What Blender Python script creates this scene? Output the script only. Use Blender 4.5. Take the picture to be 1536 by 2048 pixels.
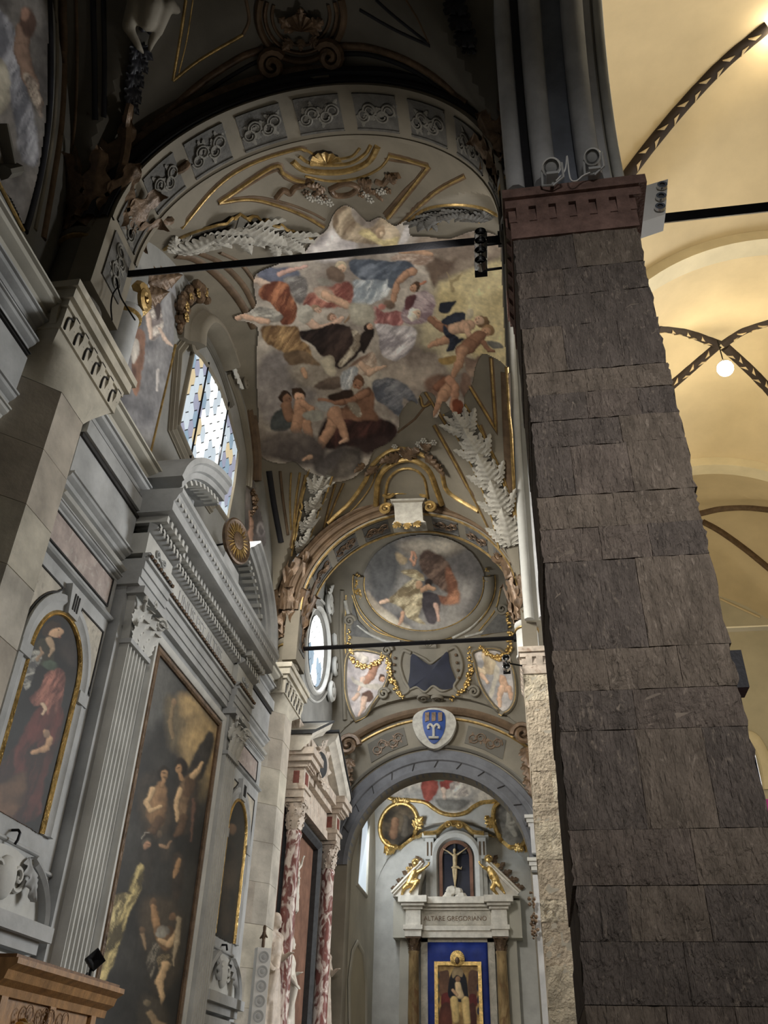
import bpy, bmesh, math, random
import numpy as np
from mathutils import Vector, Matrix
from mathutils.bvhtree import BVHTree
rng = random.Random(7); nrng = np.random.RandomState(5)
SC = bpy.context.scene
for o in list(bpy.data.objects): bpy.data.objects.remove(o)
COL = SC.collection
# ------------------------------------------------------------------ camera
EYE = np.array([0.0, 0.0, 1.6]); FPX = 1732.0
_yaw, _pit, _rol = np.radians([-9.597, 34.747, 1.682])
CF = np.array([np.sin(_yaw)*np.cos(_pit), np.cos(_yaw)*np.cos(_pit), np.sin(_pit)])
_r = np.array([np.cos(_yaw), -np.sin(_yaw), 0.0]); _u = np.cross(_r, CF)
CR = np.cos(_rol)*_r + np.sin(_rol)*_u; CU = -np.sin(_rol)*_r + np.cos(_rol)*_u
cam = bpy.data.cameras.new('camera'); camo = bpy.data.objects.new('camera', cam); COL.objects.link(camo)
cam.sensor_fit = 'HORIZONTAL'; cam.sensor_width = 36.0; cam.lens = 36.0*FPX/1536.0
cam.clip_start = 0.05; cam.clip_end = 200
M = Matrix.Identity(4)
for i in range(3):
    M[i][0], M[i][1], M[i][2], M[i][3] = CR[i], CU[i], -CF[i], EYE[i]
camo.matrix_world = M; SC.camera = camo
# ------------------------------------------------------------------ light
SC.view_settings.view_transform = 'Standard'; SC.view_settings.look = 'None'
SC.view_settings.gamma = 1.0; SC.view_settings.use_curve_mapping = False
SC.view_settings.exposure = 0.30
W = bpy.data.worlds.new('world'); SC.world = W; W.use_nodes = True
W.node_tree.nodes['Background'].inputs[0].default_value = (0.80, 0.88, 1.0, 1)
W.node_tree.nodes['Background'].inputs[1].default_value = 0.035
def area(name, loc, target, sx, sy, power, col=(1, 1, 1), spread=180):
    l = bpy.data.lights.new(name, 'AREA'); l.shape = 'RECTANGLE'; l.size = sx; l.size_y = sy
    l.energy = power; l.color = col; l.spread = math.radians(spread)
    o = bpy.data.objects.new(name, l); COL.objects.link(o); o.location = loc
    o.rotation_euler = (Vector(target)-Vector(loc)).to_track_quat('-Z', 'Y').to_euler(); return o
SC.cycles.max_bounces = 5; SC.cycles.diffuse_bounces = 3; SC.cycles.glossy_bounces = 2
# daylight: the tall nave windows opposite the aisle and each aisle window
area('nave_window_light', (12.8, 20.5, 9.0), (-5, 11.5, 5.5), 9, 6, 3500, (0.97, 0.985, 1.0))
area('aisle_window_light', (-4.85, 11.6, 11.5), (0.2, 19.4, 8.0), 2.2, 1.4, 300, (1.0, 0.96, 0.88), 92)
area('oval_window_light', (-4.9, 19.6, 11.3), (0, 23.2, 10.0), 1.0, 1.6, 110, (0.92, 0.96, 1.0))
area('chapel_window_light', (-4.55, 25.6, 7.8), (0, 28.4, 6.0), 0.8, 2.4, 85, (0.92, 0.97, 1.0))
area('front_fill_light', (3.2, -7.4, 8.0), (0.95, 6, 5.5), 2.5, 4, 62, (0.98, 0.94, 0.90), 40)  # added fill behind the viewer, narrowed onto the dark pier; no window there
# added warm uplights at rod height, evening the nave vault light; spotlights on the aisle tie rod
for _y in (6.6, 16.6, 26.6): area('nave_fill_uplight', (7.3, _y, 10.2), (7.3, _y+3.0, 22), 3.0, 1.0, 225, (1.0, 0.86, 0.62))
area('fresco_spot_light', (-0.62, 6.75, 9.55), (-2.6, 13.4, 13.0), 0.25, 0.5, 74, (1.0, 0.95, 0.88))
# ------------------------------------------------------------------ helpers: rays and surfaces
def ray(x, y): return CR*(x-768)/FPX + CU*(1024-y)/FPX + CF
def proj(V):
    D = np.asarray(V, float)-EYE; k = D@CF
    return 768+FPX*(D@CR)/k, 1024-FPX*(D@CU)/k
def atx(x, y, X): d = ray(x, y); return EYE + d*((X-EYE[0])/d[0])
def aty(x, y, Y): d = ray(x, y); return EYE + d*((Y-EYE[1])/d[1])
def atz(x, y, Z): d = ray(x, y); return EYE + d*((Z-EYE[2])/d[2])
class Surf:
    def __init__(s, V, F):
        s.b = BVHTree.FromPolygons([tuple(map(float, v)) for v in V], F); s.c = None; A = np.asarray(V, float)
        D = A-EYE; k = D@CF; A = A[k > .5]
        if len(A): gx, gy = proj(A); s.c = (float(np.median(gx)), float(np.median(gy)))
    def hit(s, x, y, tries=60):
        for q in range(tries):      # a point just past the rim is pulled back onto the surface
            h = s._hit(x+(s.c[0]-x)*q/tries*.5, y+(s.c[1]-y)*q/tries*.5)
            if h is not None: return h
        return None
    def _hit(s, x, y):
        d = Vector(ray(x, y)).normalized(); l, n, i, t = s.b.ray_cast(Vector(EYE), d)
        if l is None: return None
        if n.dot(d) > 0: n = -n
        return np.array(l), np.array(n)
class PlaneS:
    def __init__(s, ax, c): s.ax, s.c = ax, c
    def hit(s, x, y):
        d = ray(x, y); p = EYE + d*((s.c-EYE[s.ax])/d[s.ax]); n = np.zeros(3); n[s.ax] = -np.sign(d[s.ax]); return p, n
# ------------------------------------------------------------------ helpers: materials
def srgb(r, g, b): return tuple(((c/255)/12.92 if c/255 <= .04045 else ((c/255+.055)/1.055)**2.4) for c in (r, g, b))
MATS = {}
def mat(name, col, rough=.7, metal=0.0, var=.25, scale=3.0, bump=.15, bscale=None, col2=None, stretch=None, detail=6, spec=.3, emis=None, veins=None, bdist=.03):
    m = bpy.data.materials.new(name); m.use_nodes = True; nt = m.node_tree; N = nt.nodes; L = nt.links
    b = N['Principled BSDF']; b.inputs['Roughness'].default_value = rough; b.inputs['Metallic'].default_value = metal
    b.inputs['Specular IOR Level'].default_value = spec
    tc = N.new('ShaderNodeTexCoord'); mp = N.new('ShaderNodeMapping'); L.new(tc.outputs['Object'], mp.inputs[0])
    if stretch: mp.inputs['Scale'].default_value = stretch
    nz = N.new('ShaderNodeTexNoise'); nz.inputs['Scale'].default_value = scale; nz.inputs['Detail'].default_value = detail
    nz.inputs['Roughness'].default_value = .6
    L.new(mp.outputs[0], nz.inputs['Vector'])
    cr = N.new('ShaderNodeValToRGB'); L.new(nz.outputs['Fac'], cr.inputs[0])
    c2 = col2 or tuple(c*(1-var) for c in col); c1 = tuple(min(1, c*(1+var*.6)) for c in col) if not col2 else col
    cr.color_ramp.elements[0].position = .32; cr.color_ramp.elements[1].position = .68
    cr.color_ramp.elements[0].color = (*c2, 1); cr.color_ramp.elements[1].color = (*c1, 1)
    out = cr.outputs[0]
    if veins:
        vc, vs, vlo, vhi = veins
        n2 = N.new('ShaderNodeTexNoise'); n2.inputs['Scale'].default_value = vs; n2.inputs['Detail'].default_value = 8; n2.inputs['Distortion'].default_value = 1.6
        L.new(mp.outputs[0], n2.inputs['Vector'])
        r2 = N.new('ShaderNodeValToRGB'); L.new(n2.outputs['Fac'], r2.inputs[0])
        r2.color_ramp.elements[0].position = vlo; r2.color_ramp.elements[1].position = vhi
        mx = N.new('ShaderNodeMix'); mx.data_type = 'RGBA'; L.new(r2.outputs[0], mx.inputs[0]); L.new(out, mx.inputs[6]); mx.inputs[7].default_value = (*vc, 1)
        out = mx.outputs[2]
    L.new(out, b.inputs['Base Color'])
    if bump:
        bn = N.new('ShaderNodeTexNoise'); bn.inputs['Scale'].default_value = bscale or scale*6; bn.inputs['Detail'].default_value = 5
        L.new(mp.outputs[0], bn.inputs['Vector'])
        bp = N.new('ShaderNodeBump'); bp.inputs['Strength'].default_value = bump; bp.inputs['Distance'].default_value = bdist
        L.new(bn.outputs['Fac'], bp.inputs['Height']); L.new(bp.outputs[0], b.inputs['Normal'])
    if emis:
        b.inputs['Emission Color'].default_value = (*emis[0], 1); b.inputs['Emission Strength'].default_value = emis[1]
    MATS[name] = m; return m
def paint_mat(name, rough=.75, glow=None):
    m = bpy.data.materials.new(name); m.use_nodes = True; nt = m.node_tree; b = nt.nodes['Principled BSDF']
    b.inputs['Roughness'].default_value = rough; b.inputs['Specular IOR Level'].default_value = .25
    a = nt.nodes.new('ShaderNodeAttribute'); a.attribute_name = 'Col'
    tc = nt.nodes.new('ShaderNodeTexCoord'); nz = nt.nodes.new('ShaderNodeTexNoise'); nz.inputs['Scale'].default_value = 9; nz.inputs['Detail'].default_value = 8
    nt.links.new(tc.outputs['Object'], nz.inputs['Vector'])
    mr = nt.nodes.new('ShaderNodeMapRange'); mr.inputs[1].default_value = .3; mr.inputs[2].default_value = .7; mr.inputs[3].default_value = .82; mr.inputs[4].default_value = 1.12
    nt.links.new(nz.outputs['Fac'], mr.inputs[0])
    mx = nt.nodes.new('ShaderNodeMix'); mx.data_type = 'RGBA'; mx.blend_type = 'MULTIPLY'; mx.inputs[0].default_value = 1
    nt.links.new(a.outputs['Color'], mx.inputs[6]); nt.links.new(mr.outputs[0], mx.inputs[7])
    nt.links.new(mx.outputs[2], b.inputs['Base Color'])
    if glow:
        nt.links.new(a.outputs['Color'], b.inputs['Emission Color']); b.inputs['Emission Strength'].default_value = glow
    MATS[name] = m; return m
mat('floor_stone', (.15, .13, .105), .5, scale=1.2)
mat('stucco_grey', (.44, .45, .45), .75, var=.28, scale=1.6, bump=.12, bscale=14)
mat('stucco_pale', (.56, .56, .53), .7, var=.18, scale=2, bump=.1, bscale=14)
mat('wall_upper', (.25, .248, .232), .8, var=.25, scale=1.3, bump=.1, bscale=12)
mat('arch_stone', (.135, .138, .15), .7, var=.25, scale=3, bump=.15)
mat('groove_dark', (.035, .033, .032), .8, bump=0)
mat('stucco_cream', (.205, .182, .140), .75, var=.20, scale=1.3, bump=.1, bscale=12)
mat('stucco_shade', (.125, .115, .095), .8, var=.2, scale=1.3, bump=.1, bscale=12)  # darkened copy of the cream stucco, near bay's gloom put into its colour
mat('wall_wash', (.52, .50, .43), .8, var=.2, scale=.8, bump=.08, bscale=14)
mat('pink_marble', (.42, .35, .32), .5, var=.3, scale=5, bump=.05, veins=((.5, .46, .42), 6, .55, .7))
mat('buff_marble', (.50, .46, .38), .55, var=.3, scale=4, bump=.05, veins=((.32, .29, .24), 7, .58, .7))
mat('stone_dark', (0.172, 0.140, 0.119), .9, var=.34, scale=3.2, bump=1.0, bscale=11, stretch=(3.4, 3.4, .9), bdist=.07, veins=((.30, .25, .205), 7, .58, .74))
mat('stone_dark_b', (0.149, 0.125, 0.110), .9, var=.34, scale=3.2, bump=1.0, bscale=13, stretch=(3.4, 3.4, .9), bdist=.07, veins=((.30, .25, .205), 7, .58, .74))
mat('stone_dark_c', (0.191, 0.156, 0.126), .9, var=.34, scale=3.2, bump=1.0, bscale=10, stretch=(3.4, 3.4, .9), bdist=.07, veins=((.30, .25, .205), 7, .58, .74))
mat('mortar_dark', (.20, .165, .135), .95, bump=.4)
mat('stone_red', (.20, .125, .105), .9, var=.4, scale=6, bump=.7, bscale=30)
mat('stone_warm', (.68, .60, .46), .85, var=.35, scale=4, bump=1.0, bscale=20, bdist=.06)
mat('stone_warm_b', (.60, .51, .39), .85, var=.35, scale=4, bump=1.0, bscale=18, bdist=.06)
mat('stone_ashlar', (.55, .51, .42), .8, var=.3, scale=2.2, bump=.12, bscale=20)
mat('stone_ashlar_b', (.50, .465, .40), .8, var=.3, scale=2.4, bump=.12, bscale=20)
mat('stone_ashlar_c', (.49, .44, .37), .8, var=.3, scale=2.0, bump=.12, bscale=20)
mat('mortar_light', (.50, .46, .38), .9, bump=.2)
mat('gold', (.72, .50, .19), .32, .85, var=.5, scale=9, bump=.4, bscale=40, spec=.5)
mat('gilt', (.40, .27, .10), .42, .6, var=.5, scale=8, bump=.25, bscale=30, spec=.5)
mat('bronze_brown', (.15, .095, .055), .45, .25, var=.5, scale=7, bump=.3, bscale=25, spec=.5)
mat('brown_and_shadow_paint', (.13, .085, .05), .6, .1, var=.35, scale=5, bump=.15)
mat('black_paint', (.018, .018, .022), .5, var=.3, scale=4, bump=.05)
mat('iron', (.012, .012, .014), .5, .6, bump=.1, bscale=40)
mat('grey_roll', (.50, .505, .515), .6, var=.25, scale=2, bump=.1)
mat('slate_blue', (.20, .22, .26), .65, var=.3, scale=2, bump=.1)
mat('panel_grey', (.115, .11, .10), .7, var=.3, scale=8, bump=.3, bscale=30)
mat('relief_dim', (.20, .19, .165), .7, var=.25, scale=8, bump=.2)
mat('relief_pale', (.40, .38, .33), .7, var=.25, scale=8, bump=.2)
mat('red_marble', (.22, .085, .075), .28, var=.4, scale=6, bump=.03, stretch=(1, 1, .55), veins=((.72, .64, .58), 5.5, .47, .60), spec=.5)
mat('amber_marble', (.36, .25, .12), .3, var=.55, scale=5, bump=.03, stretch=(1, 1, .4), veins=((.20, .11, .05), 4, .5, .66), spec=.5)
mat('white_marble', (.66, .62, .54), .45, var=.22, scale=5, bump=.06)
mat('warm_marble', (.58, .50, .42), .5, var=.3, scale=5, bump=.08, veins=((.36, .26, .2), 5, .58, .72))
mat('porphyry', (.20, .06, .045), .4, var=.3, scale=14, bump=.03)
mat('slate', (.045, .047, .05), .7, var=.3, scale=8, bump=.1)
mat('rust_panel', (.20, .105, .07), .8, var=.4, scale=2.5, bump=.1)
mat('bare_wood', (.38, .20, .075), .45, var=.4, scale=4, bump=.15, bscale=30, stretch=(3, 3, .8), spec=.4)
mat('wood_dark', (.20, .10, .04), .5, var=.4, scale=5, bump=.15, stretch=(3, 3, .8))
mat('brass', (.62, .47, .2), .3, .9, bump=.05, spec=.5)
mat('white_plastic', (.78, .78, .76), .4, var=.04, bump=0)
mat('grey_plastic', (.45, .46, .46), .5, var=.05, bump=0)
mat('lens_grey', (.16, .16, .16), .15, .3, var=.2, bump=0, spec=.6)
mat('chrome', (.7, .7, .7), .15, 1.0, var=.1, bump=0)
mat('nave_plaster', (.60, .49, .31), .85, var=.10, scale=.7, bump=.04, bscale=10)
mat('nave_band', (.68, .60, .42), .85, var=.10, scale=1.2, bump=.04)
mat('nave_wall', (.50, .46, .35), .85, var=.12, scale=.8, bump=.04)
mat('rib_dark', (.035, .025, .02), .8, var=.3, bump=.1)
mat('rib_pale', (.55, .43, .26), .8, var=.3, bump=.1)
mat('royal_blue', (.012, .03, .20), .6, var=.3, scale=3, bump=.1)
mat('navy', (.012, .014, .028), .5, var=.3, scale=4, bump=.05)
mat('shield_blue', (.02, .055, .21), .5, var=.3, bump=.05)
mat('lead', (.03, .03, .032), .6, bump=0)
mat('ivory', (.55, .43, .25), .5, var=.3, scale=12, bump=.1)
mat('plaster_bright', (.80, .80, .75), .6, var=.05, bump=0, emis=((1, .99, .95), .35))
mat('daylight_glass', (0.24, 0.26, 0.27), .3, var=.1, scale=3, bump=0, emis=((.78, .90, 1.0), .52))
mat('daylight_white', (0.27, 0.28, 0.27), .3, var=.05, scale=3, bump=0, emis=((.97, 1.0, .98), .95))
mat('daylight_blue', (0.15, 0.20, 0.24), .3, var=.1, scale=3, bump=0, emis=((.42, .60, .78), .40))
mat('daylight_amber', (0.24, 0.20, 0.12), .3, var=.1, scale=3, bump=0, emis=((.95, .78, .50), .5))
mat('daylight_violet', (0.18, 0.18, 0.22), .3, var=.1, scale=3, bump=0, emis=((.52, .55, .74), .40))
mat('lamp_glow', (1, .95, .8), .3, bump=0, emis=((1, .90, .62), 40))
mat('magenta', (.5, .02, .2), .6, bump=0)
paint_mat('fresco'); paint_mat('oil_painting', .5)
# ------------------------------------------------------------------ helpers: objects
def tag(o, label=None, cat=None, group=None, kind=None):
    if label: o['label'] = label
    if cat: o['category'] = cat
    if group: o['group'] = group
    if kind: o['kind'] = kind
    return o
def thing(name, label, cat, loc=(0, 0, 0), group=None, kind=None):
    o = bpy.data.objects.new(name, None); COL.objects.link(o); o.location = tuple(map(float, loc)); o.empty_display_size = .1
    return tag(o, label, cat, group, kind)
def wloc(o):
    v = Vector(o.location)
    while o.parent: o = o.parent; v += Vector(o.location)
    return v
def mk(name, VF, m, parent=None, smooth=True, angle=38, cols=None):
    V, F = VF; me = bpy.data.meshes.new(name)
    V = np.asarray(V, float); me.from_pydata(V.tolist(), [], [tuple(int(i) for i in f) for f in F])
    if m: me.materials.append(MATS[m] if isinstance(m, str) else m)
    if smooth:
        me.shade_smooth()
        if angle: me.set_sharp_from_angle(angle=math.radians(angle))
    if cols is not None:
        a = me.color_attributes.new('Col', 'FLOAT_COLOR', 'POINT')
        c = np.ones((len(V), 4), np.float32); c[:, :3] = cols; a.data.foreach_set('color', c.ravel())
    me.update(); o = bpy.data.objects.new(name, me); COL.objects.link(o)
    if parent is not None:
        o.parent = parent; o.location = -wloc(parent)
    return o
def fixn(o):
    bm = bmesh.new(); bm.from_mesh(o.data); bmesh.ops.recalc_face_normals(bm, faces=bm.faces); bm.to_mesh(o.data); bm.free(); return o
def join(*parts):
    V = []; F = []
    for v, f in parts:
        n = len(V); V.extend([tuple(map(float, q)) for q in v]); F.extend([tuple(int(i)+n for i in q) for q in f])
    return V, F
def xf(VF, M4):
    M4 = np.asarray(M4, float); V = np.asarray(VF[0], float)
    return (V@M4[:3, :3].T + M4[:3, 3]), VF[1]
def box(x0, x1, y0, y1, z0, z1):
    V = [(x0, y0, z0), (x1, y0, z0), (x1, y1, z0), (x0, y1, z0), (x0, y0, z1), (x1, y0, z1), (x1, y1, z1), (x0, y1, z1)]
    return V, [(0, 3, 2, 1), (4, 5, 6, 7), (0, 1, 5, 4), (1, 2, 6, 5), (2, 3, 7, 6), (3, 0, 4, 7)]
def prism(poly, ax, a, b):
    """extrude a 2D polygon along axis ax; poly coordinates are the other two axes in order"""
    def p3(q, c):
        l = list(q); l.insert(ax, c); return tuple(l)
    n = len(poly); V = [p3(q, a) for q in poly]+[p3(q, b) for q in poly]
    F = [tuple(range(n)), tuple(range(2*n-1, n-1, -1))]+[(i, i+n, (i+1) % n+n, (i+1) % n) for i in range(n)]
    return V, F
def unit(v):
    v = np.asarray(v, float); n = np.linalg.norm(v); return v/n if n > 1e-12 else v
def sweep(path, ups, prof, closed=False, caps=True):
    P = np.asarray(path, float); n = len(P)
    U = np.asarray(ups, float)
    if U.ndim == 1: U = np.tile(U, (n, 1))
    V = []; m = len(prof)
    for i in range(n):
        a = P[(i-1) % n] if (closed or i > 0) else None; b = P[(i+1) % n] if (closed or i < n-1) else None
        t0 = unit(P[i]-a) if a is not None else None; t1 = unit(b-P[i]) if b is not None else None
        if t0 is None: t0 = t1
        if t1 is None: t1 = t0
        N = unit(U[i]); T = unit(t0+t1); B = np.cross(T, N); nb = np.linalg.norm(B); B = B/nb if nb > 1e-9 else B
        N = np.cross(B, T)
        B1 = unit(np.cross(t1, N)); k = max(.35, abs(B.dot(B1)))
        for (s, h) in prof: V.append(P[i]+B*s/k+N*h)
    F = []
    for i in range(n if closed else n-1):
        j = (i+1) % n
        for q in range(m-1): F.append((i*m+q, i*m+q+1, j*m+q+1, j*m+q))
    if caps and not closed: F += [tuple(range(m-1, -1, -1)), tuple(range((n-1)*m, n*m))]
    return V, F
def lathe(prof, c=(0, 0, 0), n=20, cap=True):
    V = []; F = []; m = len(prof)
    for i in range(n):
        a = 2*math.pi*i/n
        for r, z in prof: V.append((c[0]+r*math.cos(a), c[1]+r*math.sin(a), c[2]+z))
    for i in range(n):
        j = (i+1) % n
        for q in range(m-1): F.append((i*m+q, j*m+q, j*m+q+1, i*m+q+1))
    if cap: F += [tuple(i*m for i in range(n-1, -1, -1)), tuple(i*m+m-1 for i in range(n))]
    return V, F
def tube(path, r, n=8, closed=False):
    P = np.asarray(path, float); k = len(P); R = np.full(k, r) if np.isscalar(r) else np.asarray(r, float)
    V = []; up = np.array([0, 0, 1.0]); Bp = None
    for i in range(k):
        a = P[max(i-1, 0)] if not closed else P[i-1]; b = P[min(i+1, k-1)] if not closed else P[(i+1) % k]
        T = unit(b-a)
        if Bp is None:
            B = np.cross(T, up)
            if np.linalg.norm(B) < .1: B = np.cross(T, (0, 1, 0))
        else: B = Bp-T*Bp.dot(T)
        B = unit(B); Bp = B; N = np.cross(B, T)
        for j in range(n):
            t = 2*math.pi*j/n; V.append(P[i]+R[i]*(math.cos(t)*B+math.sin(t)*N))
    F = []
    for i in range(k if closed else k-1):
        i2 = (i+1) % k
        for j in range(n): F.append((i*n+j, i*n+(j+1) % n, i2*n+(j+1) % n, i2*n+j))
    if not closed: F += [tuple(range(n-1, -1, -1)), tuple(range((k-1)*n, k*n))]
    return V, F
def ball(c, r, n=8, m=6, sc=(1, 1, 1)):
    V = [(c[0], c[1], c[2]-r*sc[2])]; F = []
    for i in range(1, m):
        a = -math.pi/2+math.pi*i/m
        for j in range(n):
            b = 2*math.pi*j/n; V.append((c[0]+r*sc[0]*math.cos(a)*math.cos(b), c[1]+r*sc[1]*math.cos(a)*math.sin(b), c[2]+r*sc[2]*math.sin(a)))
    V.append((c[0], c[1], c[2]+r*sc[2])); e = len(V)-1
    for j in range(n):
        F.append((0, 1+(j+1) % n, 1+j)); F.append((e, e-n+j, e-n+(j+1) % n))
    for i in range(m-2):
        for j in range(n): F.append((1+i*n+j, 1+i*n+(j+1) % n, 1+(i+1)*n+(j+1) % n, 1+(i+1)*n+j))
    return V, F
def catmull(pts, per=6, closed=False):
    P = np.asarray(pts, float); n = len(P)
    if n < 3: return P
    out = []
    rngi = range(n) if closed else range(n-1)
    for i in rngi:
        p0 = P[(i-1) % n] if (closed or i > 0) else 2*P[0]-P[1]; p1 = P[i]; p2 = P[(i+1) % n]
        p3 = P[(i+2) % n] if (closed or i < n-2) else 2*P[n-1]-P[n-2]
        for k in range(per):
            t = k/per
            out.append(.5*((2*p1)+(-p0+p2)*t+(2*p0-5*p1+4*p2-p3)*t*t+(-p0+3*p1-3*p2+p3)*t**3))
    if not closed: out.append(P[-1])
    return np.array(out)
def trace(S, pts, smooth=True, closed=False, per=5):
    q = catmull(pts, per, closed) if smooth and len(pts) > 2 else np.asarray(pts, float)
    if not smooth or len(pts) == 2:   # straight runs still follow the curved surface
        seg = []
        qq = list(q)+([q[0]] if closed else [])
        for i in range(len(qq)-1):
            k = max(1, int(np.hypot(*(qq[i+1]-qq[i]))/14)) if not isinstance(S, PlaneS) else 1
            for j in range(k): seg.append(qq[i]+(qq[i+1]-qq[i])*j/k)
        if not closed: seg.append(qq[-1])
        q = np.array(seg)
    L = []; N = []
    for x, y in q:
        h = S.hit(x, y)
        if h is None: continue
        L.append(h[0]); N.append(h[1])
    return np.array(L), np.array(N)
def half_round(w, h, n=5, lift=0):
    return [(-w/2*math.cos(math.pi*i/n), lift+h*math.sin(math.pi*i/n)) for i in range(n+1)]
def ogee(w, h):
    return [(-w/2, 0), (-w/2, .35*h), (-w*.36, .5*h), (-w*.25, .95*h), (-w*.1, h), (w*.02, .7*h), (w*.12, .45*h), (w*.2, .7*h), (w*.32, .7*h), (w*.4, .3*h), (w/2, .25*h), (w/2, 0)]
def mould(S, pts, w, h, m, name, parent, smooth=True, closed=False, prof=None, per=5, off=0.0):
    L, N = trace(S, pts, smooth, closed, per)
    if len(L) < 2: return None
    p = prof or half_round(w, h)
    return fixn(mk(name, sweep(L+N*off, N, p, closed), m, parent))
def wallmould(X, y0, y1, z0, z1, d, m, name, parent, n=(1, 0, 0), style='ogee'):
    """horizontal moulding band on a wall x = X from y0 to y1, between heights z0 and z1, standing out by d"""
    h = z1-z0
    if style == 'ogee': q = [(0, 0), (.25, 0), (.3, .18), (.55, .3), (.62, .5), (.7, .55), (.85, .7), (.9, .85), (1, .88), (1, 1), (0, 1)]
    elif style == 'torus': q = [(0, 0)]+[(math.sin(math.pi*i/6)*.9+.1, i/6) for i in range(7)]+[(0, 1)]
    else: q = [(0, 0), (1, 0), (1, 1), (0, 1)]
    poly = [(X+d*a, z0+h*b) for a, b in q]
    V, F = prism([(a, b) for a, b in poly], 1, y0, y1)
    return fixn(mk(name, (V, F), m, parent, angle=25))
def frame4(p, n, to):
    n = unit(n); x = np.asarray(to, float)-p; x = x-n*x.dot(n); s = np.linalg.norm(x); x = unit(x); y = np.cross(n, x)
    M4 = np.eye(4); M4[:3, 0] = x; M4[:3, 1] = y; M4[:3, 2] = n; M4[:3, 3] = p
    return M4, s
def place(S, a, b, scale=None, off=0.0):
    h = S.hit(*a); g = S.hit(*b); M4, s = frame4(h[0], h[1], g[0]); s = scale or s
    M4[:3, :3] *= s; M4[:3, 3] += h[1]*off; return M4
# ------------------------------------------------------------------ helpers: ornament in unit size, along +x, relief on +z
def acanthus(lobes=5, w=.34, h=.22, curl=.25, ns=26, nt=12):
    """leaf with notched lobes, raised veins and a rolled tip"""
    V = []; F = []
    for i in range(ns+1):
        s = i/ns
        env = min(1, (s/.22)**.6)*(1-max(0, (s-.30)/.70)**1.8*.82)
        ph = (s*lobes) % 1.0; notch = 1-.42*(1-math.sin(math.pi*min(1, ph*1.15)))**1.5
        rise = h*(math.sin(math.pi*s*.60)+.10)+curl*.45*max(0, s-.72)
        for j in range(nt+1):
            t = -1+2*j/nt; at = abs(t)
            ww = w*1.22*env*(1-(1-notch)*at**1.5)
            vein = .05*h/.22*env*math.cos(math.pi*(lobes*s*2-at*2.2))*(.25+at*.75)*(1 if at > .12 else 0)+.05*math.exp(-(t/.13)**2)
            V.append((s-.10*at*at*env+.07*at*notch*env-curl*.3*max(0, s-.8), t*ww, rise*(1-.45*t*t)+vein*.6+.03*at**3))
    for i in range(ns):
        for j in range(nt): a = i*(nt+1)+j; F.append((a, a+1, a+nt+2, a+nt+1))
    return V, F
def volute(turns=1.75, r0=.5, w=.16, th=.07, n=36, flip=1):
    P = []; R = []
    for i in range(n+1):
        t = i/n; a = turns*2*math.pi*t; r = r0*(1-t)**.9+.04
        P.append((r*math.cos(a), flip*r*math.sin(a), w*(.4+.6*t))); R.append(th*(1.15-.5*t))
    return tube(P, R, 6)
def scroll_c(r=.5, th=.08, n=30):
    a = volute(1.4, r*.5, .12, th, n); b = volute(1.4, r*.5, .12, th, n, -1)
    A = np.eye(4); A[0, 3] = -r; B = np.eye(4); B[0, 0] = -1; B[1, 1] = 1; B[0, 3] = r
    return join(xf(a, A), xf(b, B), tube([(-r*.5, 0, .06), (0, -.12, .09), (r*.5, 0, .06)], th*.9, 6))
def rosette(p=8, r=.5):
    parts = [ball((0, 0, .12), .13, 8, 6)]
    for i in range(p):
        a = 2*math.pi*i/p; parts.append(ball((.3*math.cos(a)*r*2, .3*math.sin(a)*r*2, .06), .16*r*2, 7, 5, (1, 1, .6)))
    return join(*parts)
def shell(n=9, r=.5):
    V = []; F = []
    for i in range(n*2+1):
        a = math.pi*i/(n*2); up = .16 if i % 2 else .06
        for k in range(5):
            t = k/4; V.append((r*t*math.cos(a), r*t*math.sin(a)*1.0, up*(.25+.75*t)*(1-.3*t*t)+.03))
    for i in range(n*2):
        for k in range(4): a = i*5+k; F.append((a, a+1, a+6, a+5))
    return V, F
def swag(L, N, r, seed=1, dens=1.0):
    """a garland of leaves and fruit along a line of points"""
    rr = random.Random(seed); parts = []
    k = len(L)
    for i in range(k):
        f = .65+.35*math.sin(math.pi*i/(k-1)) if k > 1 else 1
        T = unit(L[min(i+1, k-1)]-L[max(i-1, 0)]); B = np.cross(T, N[i])
        for j in range(max(2, int(3*dens))):
            o = B*rr.uniform(-.8, .8)*r*f+N[i]*rr.uniform(.2, 1.0)*r*f+T*rr.uniform(-.5, .5)*r
            parts.append(ball(L[i]+o, r*f*rr.uniform(.38, .62), 6, 4, (1, 1, 1)))
    return join(*parts)
# ------------------------------------------------------------------ helpers: figures
def cap_pts(a, b, ra, rb, n=10):
    a = np.asarray(a, float); b = np.asarray(b, float); T = b-a; l = np.linalg.norm(T); T = T/l if l > 0 else np.array([0, 0, 1.])
    ks = [(-ra, .02), (-ra*.7, ra*.71), (0, ra), (l/2, (ra+rb)/2), (l, rb), (l+rb*.7, rb*.71), (l+rb, .02)]
    return tube([a+T*s for s, _ in ks], [r for _, r in ks], n)
def body(name, bones, m, parent, voxel=.02, smooth=6, loc=None):
    """one continuous figure: bones (a, b, ra, rb) fused into a single surface"""
    VF = join(*[cap_pts(*b) for b in bones])
    o = fixn(mk(name, VF, m, parent)); r = o.modifiers.new('fuse', 'REMESH'); r.mode = 'VOXEL'; r.voxel_size = voxel; r.use_smooth_shade = True
    s = o.modifiers.new('soft', 'SMOOTH'); s.factor = .5; s.iterations = smooth
    return o
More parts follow.
